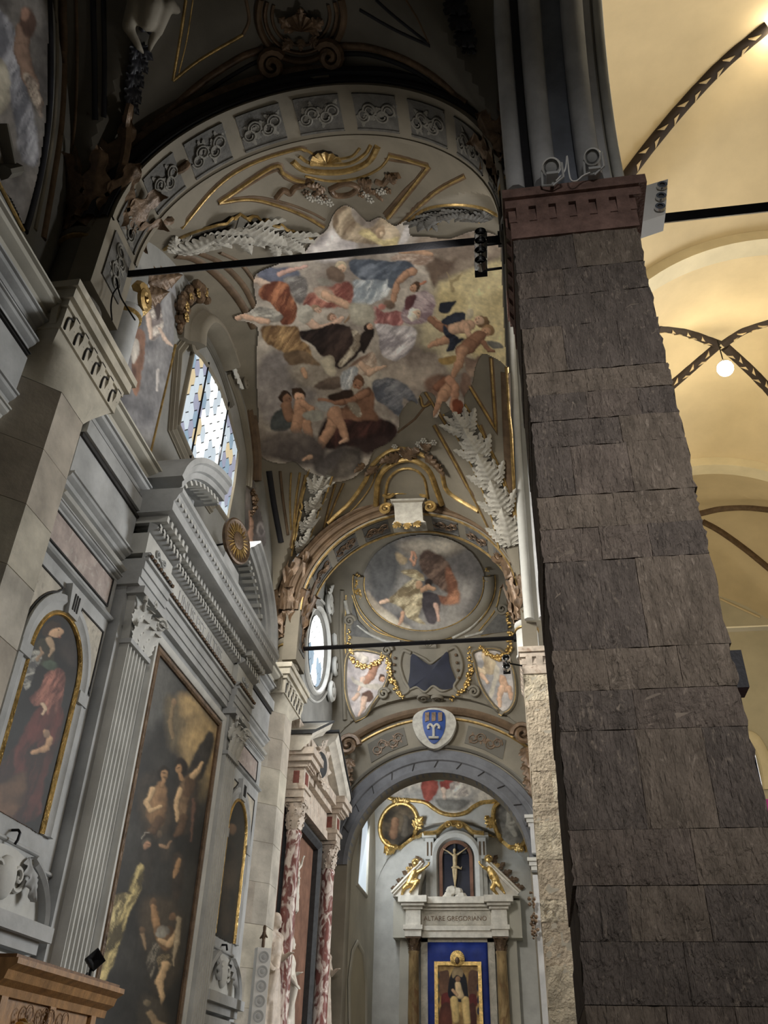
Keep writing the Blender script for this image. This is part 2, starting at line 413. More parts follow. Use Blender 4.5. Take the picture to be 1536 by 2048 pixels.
# ------------------------------------------------------------------ helpers: painting (brushes work on arrays of positions)
_tab = nrng.rand(256, 256)
def vnoise(x, y):
    xi = np.floor(x).astype(int); yi = np.floor(y).astype(int); fx = x-xi; fy = y-yi
    fx = fx*fx*(3-2*fx); fy = fy*fy*(3-2*fy)
    g = lambda a, b: _tab[a & 255, b & 255]
    return (g(xi, yi)*(1-fx)+g(xi+1, yi)*fx)*(1-fy)+(g(xi, yi+1)*(1-fx)+g(xi+1, yi+1)*fx)*fy
def fbm(x, y, o=4):
    s = 0; a = .5; t = 0
    for i in range(o): s = s+a*vnoise(x*2**i+17.3*i, y*2**i+9.1*i); t += a; a *= .5
    return s/t
class Paint:
    def __init__(s, x, y, base): s.x, s.y = np.asarray(x, float), np.asarray(y, float); s.c = np.tile(np.array(base, float), (len(s.x), 1))
    def _blend(s, idx, a, col): s.c[idx] = s.c[idx]*(1-a[:, None])+col*a[:, None]
    def _box(s, x0, y0, x1, y1): return np.nonzero((s.x > x0) & (s.x < x1) & (s.y > y0) & (s.y < y1))[0]
    def cap(s, x0, y0, x1, y1, r0, r1, col, soft=2.0, shade=.30, al=1.0):
        R = max(r0, r1)+soft*2; i = s._box(min(x0, x1)-R, min(y0, y1)-R, max(x0, x1)+R, max(y0, y1)+R)
        if len(i) == 0: return
        X = s.x[i]; Y = s.y[i]; dx, dy = x1-x0, y1-y0; L2 = dx*dx+dy*dy+1e-9
        t = np.clip(((X-x0)*dx+(Y-y0)*dy)/L2, 0, 1); px = X-(x0+t*dx); py = Y-(y0+t*dy); d = np.hypot(px, py); r = r0+(r1-r0)*t
        a = np.clip((r-d)/soft+.5, 0, 1)*al
        lit = np.clip(1+shade*(-px*.62-py*.78)/np.maximum(r, 1e-6)*1.0, .35, 1.6)*(1-.42*np.clip(d/np.maximum(r, 1e-6), 0, 1)**4)
        s._blend(i, a, np.array(col)[None, :]*lit[:, None])
    def ell(s, cx, cy, rx, ry, ang, col, soft=2.5, shade=.3, al=1.0):
        R = max(rx, ry)+soft*2; i = s._box(cx-R, cy-R, cx+R, cy+R)
        if len(i) == 0: return
        X = s.x[i]-cx; Y = s.y[i]-cy; c, n = math.cos(math.radians(ang)), math.sin(math.radians(ang))
        u = (X*c+Y*n)/rx; v = (-X*n+Y*c)/ry; d = np.hypot(u, v); a = np.clip((1-d)*min(rx, ry)/soft+.5, 0, 1)*al
        lit = np.clip(1+shade*(-(X*.62+Y*.78)/max(rx, ry)), .35, 1.6); s._blend(i, a, np.array(col)[None, :]*lit[:, None])
    def _sd(s, X, Y, poly):
        P = np.asarray(poly, float); n = len(P); d = np.full(len(X), 1e18); ins = np.zeros(len(X), bool)
        for k in range(n):
            a = P[k]; b = P[(k+1) % n]; ex, ey = b-a; t = np.clip(((X-a[0])*ex+(Y-a[1])*ey)/(ex*ex+ey*ey+1e-9), 0, 1)
            d = np.minimum(d, (X-a[0]-t*ex)**2+(Y-a[1]-t*ey)**2)
            c = ((a[1] > Y) != (b[1] > Y))
            ins ^= c & (X < (b[0]-a[0])*(Y-a[1])/(b[1]-a[1]+1e-12)+a[0])
        return np.sqrt(d)*np.where(ins, 1, -1)
    def poly(s, pts, col, col2=None, soft=2.5, folds=0, ang=0, smooth=True, amp=.35, al=1.0, ns=.02, seed=0):
        q = catmull(pts, 4, True) if smooth else np.asarray(pts, float)
        m = soft*2; i = s._box(q[:, 0].min()-m, q[:, 1].min()-m, q[:, 0].max()+m, q[:, 1].max()+m)
        if len(i) == 0: return
        X = s.x[i]; Y = s.y[i]; sd = s._sd(X, Y, q); a = np.clip(sd/soft+.5, 0, 1)*al
        col = np.array(col); c2 = np.array(col2) if col2 is not None else col*.55
        n = fbm(X*ns+seed*3.7, Y*ns+seed*1.9, 4)
        if folds:
            c_, s_ = math.cos(math.radians(ang)), math.sin(math.radians(ang)); t = (X*c_+Y*s_)/folds; l = (-X*s_+Y*c_)/folds
            q1 = fbm(t*1.3+seed+n*1.5, l*.38+5.1, 3); q2 = fbm(t*2.9+n*2.2, l*.7+31.7+seed, 2)
            rd = 1-np.clip(np.abs(2*fbm(t*2.1+n*1.2+77, l*.3+seed, 3)-1)*7, 0, 1); k = np.clip(.42+(q1-.5)*2.8+(q2-.5)*.9+.45*rd-.5*(1-np.clip(np.abs(2*fbm(t*1.7+33, l*.33+8, 3)-1)*8, 0, 1)), 0, 1.25)
        else: k = np.clip((n-.32)*2.6, 0, 1)
        edge = np.clip(sd/14, 0, 1)*.18+.82
        s._blend(i, a, (col[None, :]*k[:, None]+c2[None, :]*(1-k[:, None]))*edge[:, None])
    def cloud(s, pts, c1, c2, soft=10, ns=.016, seed=0, al=1.0): s.poly(pts, c1, c2, soft, ns=ns, seed=seed, al=al)
    def head(s, cx, cy, r, ang, skin, hair, face=1):
        """head seen from below: hair cap, face, eye, nose and mouth marks"""
        c, n = math.cos(math.radians(ang)), math.sin(math.radians(ang))
        s.ell(cx-c*r*.25, cy-n*r*.25, r*1.08, r*1.0, ang, hair, 1.5, .3)
        s.ell(cx+c*r*.28, cy+n*r*.28, r*.78, r*.74, ang, skin, 1.5, .3)
        if face:
            for k in (-1, 1): s.ell(cx+c*r*.45-n*k*r*.3, cy+n*r*.45+c*k*r*.3, r*.13, r*.1, ang, np.array(skin)*.35, 1.0, 0)
            s.ell(cx+c*r*.62, cy+n*r*.62, r*.16, r*.09, ang, np.array(skin)*1.25, 1.0, 0)
            s.ell(cx+c*r*.82, cy+n*r*.82, r*.09, r*.2, ang, np.array(skin)*np.array((.7, .42, .4)), 1.0, 0)
    def limb(s, pts, rs, col, shade=.35, soft=1.8):
        for k in range(len(pts)-1): s.cap(*pts[k], *pts[k+1], rs[k], rs[k+1], col, soft, shade)
S8 = lambda r, g, b: np.array(srgb(r, g, b))
def paint_grid(S, pts_outline, step, off, nm, parent, m, painter, base, warp=1.0, desat=.20, gain=1.1, tint=(1.04, 1.0, .92)):
    """lay a painted skin on surface S inside an outline; returns the object"""
    q = catmull(pts_outline, 5, True) if len(pts_outline) > 4 else np.asarray(pts_outline, float)
    x0, y0 = q.min(0); x1, y1 = q.max(0); xs = np.arange(x0, x1+step, step); ys = np.arange(y0, y1+step, step)
    GX, GY = np.meshgrid(xs, ys); sd = Paint(GX.ravel(), GY.ravel(), (0, 0, 0))._sd(GX.ravel(), GY.ravel(), q).reshape(GX.shape)
    idx = -np.ones(GX.shape, int); V = []; px = []; py = []
    near = sd > -step*1.5
    # snap the rim onto the outline so that the edge runs clean
    for a in range(GX.shape[0]):
        for b in range(GX.shape[1]):
            if not near[a, b]: continue
            h = S._hit(GX[a, b], GY[a, b]) if isinstance(S, Surf) else S.hit(GX[a, b], GY[a, b])
            if h is None: continue
            idx[a, b] = len(V); V.append(h[0]+h[1]*off); px.append(GX[a, b]); py.append(GY[a, b])
    F = []
    for a in range(GX.shape[0]-1):
        for b in range(GX.shape[1]-1):
            k = (idx[a, b], idx[a+1, b], idx[a+1, b+1], idx[a, b+1])
            if min(k) < 0: continue
            if (sd[a, b]+sd[a+1, b]+sd[a+1, b+1]+sd[a, b+1])/4 > 0: F.append(k)
    px = np.array(px); py = np.array(py); k_ = warp
    wx = px+k_*7*(fbm(px*.045, py*.045, 3)-.5)+k_*3*(fbm(px*.16+40, py*.16, 2)-.5); wy = py+k_*7*(fbm(px*.045+71, py*.045+13, 3)-.5)+k_*3*(fbm(px*.16, py*.16+55, 2)-.5)
    p = Paint(wx, wy, base); painter(p)
    tone = .80+.40*fbm(px*.10+9, py*.07+3, 3)+.16*(fbm(px*.33, py*.22, 2)-.5); lum = p.c@np.array([.3, .5, .2]); p.c = (p.c*(1-desat)+lum[:, None]*desat)*tone[:, None]*gain; p.c = p.c*(np.clip(lum, .01, 1)[:, None]/.30)**.20*np.array(tint)
    used = sorted({i for f in F for i in f}); rm = {u: i for i, u in enumerate(used)}
    V = np.array(V)[used]; C = np.clip(p.c[used], 0, .95); F = [tuple(rm[i] for i in f) for f in F]
    return mk(nm, (V, F), m, parent, cols=C, angle=None)
# ================================================================== STRUCTURE
def vault_mesh(x0, x1, y0, y1, zs, ha, hb, dom, nx=56, ny=72):
    cx, hx, cy, hy = (x0+x1)/2, (x1-x0)/2, (y0+y1)/2, (y1-y0)/2
    t = np.sin(np.linspace(-1, 1, nx+1)*math.pi/2); s = np.sin(np.linspace(-1, 1, ny+1)*math.pi/2)
    U, S_ = np.meshgrid(t, s, indexing='ij')
    Z = zs+np.maximum(ha*np.sqrt(np.maximum(0, 1-U*U)), hb*np.sqrt(np.maximum(0, 1-S_*S_)))+dom*(1-U*U)*(1-S_*S_)
    V = np.stack([cx+hx*U, cy+hy*S_, Z], -1).reshape(-1, 3)
    F = [(i*(ny+1)+j, i*(ny+1)+j+1, (i+1)*(ny+1)+j+1, (i+1)*(ny+1)+j) for i in range(nx) for j in range(ny)]
    return V, F
def struct(name, VF, m, label=None, parent=None, smooth=True, angle=30):
    o = mk(name, VF, m, parent, smooth, angle)
    if parent is None: tag(o, label, None, None, 'structure')
    return o
struct('floor', box(-5.4, 13.4, -8, 36.4, -.2, 0), 'floor_stone', 'worn grey stone floor of the church')
WL = struct('wall_left', join(box(-5.4, -5.1, -8, 22.9, 0, 15.2)), 'wall_upper', 'grey stuccoed outer wall of the aisle')
VB1 = vault_mesh(-5.1, .30, -3.3, 5.97, 10.3, 2.85, 3.4, .6); VB2 = vault_mesh(-5.1, .25, 6.72, 15.98, 10.3, 2.75, 3.3, .6)
VB3 = vault_mesh(-5.1, .30, 14.8, 22.62, 9.5, 1.6, 5.0, 0, 56, 96); VB3 = (VB3[0], [f for f in VB3[1] if min(VB3[0][i][1] for i in f) > 16.66]); VB4 = vault_mesh(-4.7, .25, 22.9, 28.0, 6.8, 2.3, 4.2, 0)
CE1 = struct('ceiling', VB1, 'stucco_shade', 'cream groin vault of the nearest aisle bay, its gloom put into the colour')
CE2 = struct('ceiling', VB2, 'stucco_cream', 'cream stuccoed groin vault carrying the large cloud fresco')
CE3 = struct('ceiling', VB3, 'stucco_cream', 'stuccoed vault carrying the round fresco beyond the second arch')
CE4 = struct('ceiling', VB4, 'stucco_pale', 'small pale vault of the end chapel')
S1, S2, S3, S4 = Surf(*VB1), Surf(*VB2), Surf(*VB3), Surf(*VB4)
SW = PlaneS(0, -5.1)
# ---- transverse arches
ACX, AR, ACZ = -2.13, 2.33, 10.42
def arch_pts(cx, cz, r, y, a0=0, a1=180, n=40, rz=None):
    A = np.radians(np.linspace(a0, a1, n+1)); return np.stack([cx+r*np.cos(A), np.full(n+1, y), cz+(rz or r)*np.sin(A)], -1)
def arch_band(cx, cz, r, y0, y1, t, n=48, rz=None, drop=0.0, a0=0, a1=180):
    rz = rz or r; V = []; F = []
    A = list(np.radians(np.linspace(a0, a1, n+1))); pts = [(cx+math.cos(a)*r, cz+math.sin(a)*rz, cx+math.cos(a)*(r+t), cz+math.sin(a)*(rz+t)) for a in A]
    if drop: pts = [(cx+r, cz-drop, cx+r+t, cz-drop)]+pts+[(cx-r, cz-drop, cx-r-t, cz-drop)]
    for (xi, zi, xo, zo) in pts: V += [(xi, y0, zi), (xi, y1, zi), (xo, y1, zo), (xo, y0, zo)]
    for i in range(len(pts)-1):
        for k in range(4): F.append((i*4+k, i*4+(k+1) % 4, i*4+4+(k+1) % 4, i*4+4+k))
    F += [(3, 2, 1, 0), tuple(len(V)-4+k for k in range(4))]
    return V, F
def archivolt(cx, cz, r, y, prof, n=48, rz=None, a0=0, a1=180):
    """moulding round an arch; prof (radial, outwards towards the viewer)"""
    rz = rz or r; V = []; F = []; m = len(prof); A = np.radians(np.linspace(a0, a1, n+1))
    for a in A:
        for q, h in prof: V.append((cx+math.cos(a)*(r+q), y-h, cz+math.sin(a)*(rz+q)))
    for i in range(n):
        for k in range(m-1): F.append((i*m+k, i*m+k+1, (i+1)*m+k+1, (i+1)*m+k))
    return V, F
def scroll_relief(w, h, seed):
    """scrolling foliage in the xy plane, w by h, relief on z"""
    rr = random.Random(seed); parts = []
    for sgn in (-1, 1):
        for k in range(2):
            c = (sgn*w*(.16+.2*k), h*(.1 if k else -.08)*sgn); v = volute(1.5, min(w*.11, h*.3), .015, h*.035, 22, sgn*(1 if k else -1))
            A = np.eye(4); A[0, 3], A[1, 3] = c; parts.append(xf(v, A))
            for q in range(3):
                a = rr.uniform(0, 6.28); lf = acanthus(3, .3, .1, .1, 8, 4); B = np.eye(4); s = h*.26
                B[:2, :2] = np.array([[math.cos(a), -math.sin(a)], [math.sin(a), math.cos(a)]])*s; B[2, 2] = s*.35
                B[0, 3], B[1, 3] = c[0]+h*.16*math.cos(a), c[1]+h*.16*math.sin(a); parts.append(xf(lf, B))
    B = np.diag([h*.42, h*.42, h*.1, 1]); parts.append(xf(rosette(8), B))
    return join(*parts)
def transverse(name, label, y0, y1, npan, seed, front=None):
    t = thing(name, label, None, (ACX, y0, ACZ), kind='structure')
    mk('arch_ring', arch_band(ACX, ACZ, AR, y0, y1, .30, drop=1.15), 'stucco_cream', t)
    ym, hw = (y0+y1)/2, (y1-y0)/2
    fr = [(0, 0), (0, .04), (.06, .05), (.10, .02), (.14, .02), (.16, .07), (.24, .09), (.28, .05), (.32, .05), (.34, .0)]
    fixn(mk('archivolt', archivolt(ACX, ACZ, AR+.04, y0, fr), 'brown_and_shadow_paint' if y0 > 10 else 'black_paint', t))
    fixn(mk('archivolt', archivolt(ACX, ACZ, AR+.36, y0-.02, [(0, 0), (.02, .05), (.07, .08), (.12, .05), (.14, 0)]), 'bronze_brown', t))
    for s in (-1, 1):
        V = []; F = []; A = np.radians(np.linspace(0, 180, 49)); yb = ym+s*(hw-.02)
        for a in A:
            for q, d in ((0, -.03), (.025, -.03), (.025, .03), (0, .03)): V.append((ACX+math.cos(a)*(AR-q), yb+d, ACZ+math.sin(a)*(AR-q)))
        for i in range(48):
            for k in range(3): F.append((i*4+k, i*4+k+1, i*4+5+k, i*4+4+k))
        fixn(mk('soffit_border', (V, F), 'stucco_cream' if y0 < 10 else 'gilt', t))
    for s in (-1, 1):   # upright panel on each jamb
        xj = ACX+s*AR; p = mk('soffit_panel', box(*sorted((xj, xj-s*.018)), ym-hw*.62, ym+hw*.62, ACZ-.86, ACZ-.06), 'panel_grey', t, smooth=False)
        M4 = np.eye(4); M4[:3, 0] = (0, 0, 1); M4[:3, 1] = (0, s, 0); M4[:3, 2] = (-s, 0, 0); M4[:3, 3] = (xj-s*.02, ym, ACZ-.46); mk('panel_relief', xf(scroll_relief(.62, hw*1.0, seed*31+s), M4), 'relief_dim' if y0 < 10 else 'bronze_brown', p)
    step = 180/npan
    for k in range(npan):
        a0, a1 = math.radians(k*step+2.4), math.radians((k+1)*step-2.4); n = 8; V = []; F = []
        for i in range(n+1):
            a = a0+(a1-a0)*i/n
            for yy, q in ((ym-hw*.70, 0), (ym-hw*.70, .022), (ym-hw*.62, .022), (ym-hw*.60, .006), (ym+hw*.60, .006), (ym+hw*.62, .022), (ym+hw*.70, .022), (ym+hw*.70, 0)):
                V.append((ACX+math.cos(a)*(AR-q), yy, ACZ+math.sin(a)*(AR-q)))
        for i in range(n):
            for j in range(7): F.append((i*8+j, i*8+j+1, i*8+9+j, i*8+8+j))
        p = fixn(mk('soffit_panel', (V, F), 'panel_grey', t, angle=30))
        am = (a0+a1)/2; w = (a1-a0)*AR*.86; M4 = np.eye(4)
        M4[:3, 0] = (-math.sin(am), 0, math.cos(am)); M4[:3, 1] = (0, 1, 0); M4[:3, 2] = (-math.cos(am), 0, -math.sin(am))
        M4[:3, 3] = (ACX+math.cos(am)*(AR-.02), ym, ACZ+math.sin(am)*(AR-.02))
        mk('panel_relief', xf(scroll_relief(w, hw*1.1, seed*20+k), M4), 'relief_dim' if y0 < 10 else 'bronze_brown', p)
    return t
TA1 = transverse('transverse_arch', 'near cream transverse arch with grey scrollwork panels on its soffit', 5.97, 6.73, 9, 1)
TA2 = transverse('transverse_arch', 'second transverse arch with dark scrollwork panels, behind the cloud fresco', 15.97, 16.73, 9, 2)
# ---- right-hand arcade: wall pierced by arches between the piers
def arch_wall_x(X0, X1, yc, half, zs, rise, ztop, yl, yr, n=40, pw=1.0):
    V = []; F = []; pts = [(yl, zs)]+[(yc-half*math.cos(math.pi*i/n), zs+rise*math.sin(math.pi*i/n)**pw) for i in range(n+1)]+[(yr, zs)]
    for y, z in pts: V += [(X0, y, z), (X1, y, z), (X1, y, ztop), (X0, y, ztop)]
    for i in range(len(pts)-1):
        for k in range(4): F.append((i*4+k, i*4+(k+1) % 4, i*4+4+(k+1) % 4, i*4+4+k))
    F += [(3, 2, 1, 0), tuple(len(V)-4+k for k in range(4))]
    return V, F
AB = []
for nm, yl, yc, yr in (('near', -3.4, 1.62, 6.6), ('middle', 6.6, 11.6, 16.6), ('far', 16.6, 19.75, 22.9)):
    half = yc-yl-.72
    t = thing('wall_right', '%s bay of the arcade wall between aisle and nave' % nm, None, (.9, yl, 9.8), kind='structure')
    rise = 4.4 if half > 4 else 3.4
    fixn(mk('wall_face', arch_wall_x(.30, 1.52, yc, half, 9.85, rise, 16.5, yl, yr), 'wall_wash', t)); AB.append(t)
    def ring(x, dr): return np.array([(x, yc-(half-dr)*math.cos(a), 9.85+(rise-dr)*math.sin(a)) for a in np.linspace(0, math.pi, 61)])
    cen = np.array([.9, yc, 9.85])
    for x, r, m, dr, nm2 in ((.36, .10, 'grey_roll', .05, 'arch_roll'), (.68, .13, 'grey_roll', .09, 'arch_roll'), (1.16, .13, 'grey_roll', .09, 'arch_roll'), (1.46, .06, 'stucco_pale', .02, 'arch_roll')):
        mk(nm2, tube(ring(x, dr), r, 10), 'stucco_pale' if nm == 'middle' and x < .4 else m, t)
    P = ring(.92, .035); mk('arch_soffit', sweep(P, np.array([cen-p for p in P])*np.array([0, 1, 1]), [(-.13, 0), (-.12, .02), (.12, .02), (.13, 0)]), 'slate_blue', t)
    if nm == 'near':
        P = ring(.50, .03); mk('arch_fillet', sweep(P, np.array([cen-p for p in P])*np.array([0, 1, 1]), [(-.05, 0), (-.05, .02), (.05, .02), (.05, 0)]), 'black_paint', t)
        P = ring(1.32, .03); mk('arch_fillet', sweep(P, np.array([cen-p for p in P])*np.array([0, 1, 1]), [(-.05, 0), (-.05, .03), (.05, .03), (.05, 0)]), 'grey_roll', t)
# ---- end of the aisle: chapel arch wall, chapel walls
t3 = thing('wall_end', 'end wall of the aisle with the chapel arch and blue coat of arms', None, (-2.2, 22.62, 0), kind='structure')
def arch_wall_y(Y0, Y1, xc, half, zs, ztop, xl, xr, n=40):
    V = []; F = []; pts = [(xl, 0), (xc-half, 0)]+[(xc-half*math.cos(math.pi*i/n), zs+half*math.sin(math.pi*i/n)) for i in range(n+1)]+[(xc+half, 0), (xr, 0)]
    for x, z in pts: V += [(x, Y0, z), (x, Y1, z), (x, Y1, ztop), (x, Y0, ztop)]
    for i in range(len(pts)-1):
        for k in range(4): F.append((i*4+k, i*4+(k+1) % 4, i*4+4+(k+1) % 4, i*4+4+k))
    return V, F
XC3, R3, Z3 = -2.22, 2.28, 6.72
fixn(mk('wall_face', arch_wall_y(22.62, 23.2, XC3, R3, Z3, 12.6, -5.4, .6), 'stucco_cream', t3))
struct('wall_chapel_left', box(-5.0, -4.66, 23.2, 28.3, 0, 12), 'wall_wash', 'plain whitewashed left wall of the end chapel')
struct('wall_chapel_right', box(.22, .6, 23.2, 28.3, 0, 12), 'wall_wash', 'plain whitewashed right wall of the end chapel')
struct('wall_chapel_end', box(-5.0, .6, 28.0, 28.3, 0, 12), 'stucco_pale', 'pale end wall behind the chapel altar')
# ---- nave beyond the pier
NV = {}
for k, (y0, y1) in enumerate(((-3.4, 6.6), (6.6, 16.6), (16.6, 26.6), (26.6, 36.0))):
    VF = vault_mesh(1.5, 13.2, y0, y1, 14.5, 7.0, 7.2, .9, 40, 40); NV[k] = Surf(*VF)
    if k > 0: struct('ceiling', VF, 'nave_plaster', ['', 'ochre nave vault above the nearest pier', 'ochre nave vault with the lit lamp at its crossing', 'ochre nave vault furthest down the church'][k])
    if k > 0:
        fixn(struct('trim_%d' % k, arch_band(7.35, 14.5, 5.55, y0-.28, y0+.28, .5, rz=6.75), 'nave_band', 'cream transverse arch crossing the nave vault'))
struct('wall_nave_right', box(13.2, 13.5, -8, 36, 0, 22), 'nave_wall', 'far side wall of the nave')
struct('wall_nave_left', box(1.48, 1.52, 6.6, 36, 16.4, 22), 'nave_wall', 'upper nave wall above the arcade')
struct('wall_nave_end', box(.6, 13.5, 36, 36.3, 0, 24), 'nave_wall', 'pale end wall of the nave')
struct('wall_nave_far', box(.6, 1.5, 23.2, 36, 0, 16.4), 'nave_wall', 'pale side wall of the choir')
struct('wall_front', box(-5.4, 13.5, -8.3, -8, 0, 22), 'stucco_shade', 'inside of the church front behind the viewer')
# ---- piers of separate stones
def cbox(x0, x1, y0, y1, z0, z1, c=.012, jit=0.0, r=rng):
    """block with chamfered edges"""
    V = []
    for sx in (0, 1):
        for sy in (0, 1):
            for sz in (0, 1):
                X, Y, Z = (x0, x1)[sx], (y0, y1)[sy], (z0, z1)[sz]; dx, dy, dz = (c, -c)[sx], (c, -c)[sy], (c, -c)[sz]
                j = [r.uniform(-jit, jit) for _ in range(3)]
                V += [(X+j[0], Y+dy+j[1], Z+dz+j[2]), (X+dx+j[0], Y+j[1], Z+dz+j[2]), (X+dx+j[0], Y+dy+j[1], Z+j[2])]
    bm = bmesh.new(); vs = [bm.verts.new(v) for v in V]; bmesh.ops.convex_hull(bm, input=vs)
    bmesh.ops.dissolve_limit(bm, angle_limit=.02, verts=bm.verts, edges=bm.edges)
    bm.verts.index_update(); out = ([tuple(v.co) for v in bm.verts], [tuple(v.index for v in f.verts) for f in bm.faces]); bm.free(); return out
def rough_block(x0, x1, y0, y1, z0, z1, seed, amp=.018, n=8, jl=.1, jr=.1):
    """block whose viewer-side and flank faces are hacked uneven"""
    r = np.random.RandomState(seed); nx, nz = n, n; V = []; F = []
    g = r.uniform(-amp, amp, (nx+1, nz+1)); g2 = r.uniform(-amp, amp, (nz+1, 2))
    for i in range(nx+1):
        for j in range(nz+1):
            e = (i in (0, nx)) or (j in (0, nz)); x = x0+(x1-x0)*i/nx; z = z0+(z1-z0)*j/nz
            if i == 0: x += g2[j, 0]*jl
            if i == nx: x += g2[j, 1]*jr
            V.append((x, y0+(.006 if e else 0)+g[i, j]*(1 if not e else .5), z))
    for i in range(nx):
        for j in range(nz): a = i*(nz+1)+j; F.append((a, a+nz+1, a+nz+2, a+1))
    b = len(V); V += [(x0, y1, z0), (x1, y1, z0), (x1, y1, z1), (x0, y1, z1)]
    F.append((b, b+3, b+2, b+1))
    for j in range(nz):
        pass
    F.append(tuple([j for j in range(nz+1)]+[b+3, b])); F.append(tuple([nx*(nz+1)+j for j in range(nz, -1, -1)]+[b+1, b+2]))
    F.append(tuple([i*(nz+1) for i in range(nx, -1, -1)]+[b, b+1])); F.append(tuple([i*(nz+1)+nz for i in range(nx+1)]+[b+2, b+3]))
    return V, F
def square_pier(name, label, x0, x1, y0, y1, jz, joints, mats, mort, capz, capm, amp, ch=.07, seed=3):
    t = thing(name, label, None, (x0, y0, 0), kind='structure'); r = random.Random(seed)
    mk('mortar_core', box(x0+.03, x1-.03, y0+.018, y1, 0, capz[0]), mort, t)
    zs = sorted(jz); n = 0
    for k in range(len(zs)-1):
        xs = [x0]+[x0+(x1-x0)*f for f in joints[k % len(joints)]]+[x1]
        for i in range(len(xs)-1):
            n += 1; pr = r.uniform(-.005, .005); g = .002
            a, b = xs[i]+(0 if i == 0 else g), xs[i+1]-(0 if i == len(xs)-2 else g)
            mk('stone_block', rough_block(a+(r.uniform(0, .012) if i == 0 else 0), b-(r.uniform(0, .02) if i == len(xs)-2 else 0), y0+pr, y1-.1, zs[k]+g, zs[k+1]-g, seed*100+n, amp, 8, .5 if i == 0 else .08, .8 if i == len(xs)-2 else .08), mats[r.randrange(len(mats))], t, angle=50)
    z0, z1 = capz
    cap = mk('capital', join(box(x0-.01, x1+.02, y0-.02, y1, z0, z0+(z1-z0)*.38), box(x0-.05, x1+.09, y0-.07, y1+.05, z0+(z1-z0)*.62, z0+(z1-z0)*.80), box(x0-.07, x1+.16, y0-.11, y1+.08, z0+(z1-z0)*.80, z1),
        prism([(x0-.02, y0-.03), (x1+.03, y0-.03), (x1+.03, y1), (x0-.02, y1)], 2, z0+(z1-z0)*.36, z0+(z1-z0)*.63)), capm, t)
    nb = 6
    for i in range(nb):
        xx = x0+.06+(x1-x0-.02)*i/nb; w = (x1-x0)/nb*.62; zz = z0+(z1-z0)*.30
        mk('bracket', prism([(y0-.075, zz+.22*(z1-z0)/.7), (y0-.02, zz), (y0+.02, zz), (y0+.02, z0+(z1-z0)*.63), (y0-.075, z0+(z1-z0)*.63)], 0, xx, xx+w), capm, t)
    nb = 7
    for i in range(nb):
        yy = y0+.05+(y1-y0-.1)*i/nb; w = (y1-y0)/nb*.6
        mk('bracket', prism([(x0-.055, z0+(z1-z0)*.42), (x0, z0+(z1-z0)*.28), (x0+.02, z0+(z1-z0)*.28), (x0+.02, z0+(z1-z0)*.63), (x0-.055, z0+(z1-z0)*.63)], 1, yy, yy+w), capm, t)
    return t
zz = lambda y, x=1200, Y=5.8: float(aty(x, y, Y)[2])
jn = [[.42], [.30, .70], [.55], [.36, .66], [.48], [.25, .62], [.60], [.4, .75]]
NP = square_pier('stone_pier', 'huge dark brown pier of hacked stone blocks nearest the viewer', .272, 1.515, 5.80, 7.35,
    [0, .55, 1.05, 1.55]+[zz(y) for y in (2010, 1883, 1771, 1659, 1460, 1380, 1297, 1119, 1052, 986, 887, 834, 780, 735, 643, 582, 529, 462)], jn,
    ['stone_dark', 'stone_dark_b', 'stone_dark_c'], 'mortar_dark', (zz(462), 9.66), 'stone_red', .016)
z2 = lambda y: float(aty(1085, y, 15.78)[2])
FP = square_pier('stone_pier', 'pale golden pier of rough stone blocks behind the dark pier', .165, 1.40, 15.78, 17.4,
    [0, .5, 1.0, 1.55, 2.1, 2.6]+[z2(y) for y in (2015, 1932, 1844, 1799, 1719, 1644, 1604, 1542, 1450, 1400, 1347)], [[.3], [], [.36], [.5]],
    ['stone_warm', 'stone_warm_b'], 'mortar_light', (z2(1347), z2(1296)), 'warm_marble', .03, seed=5)
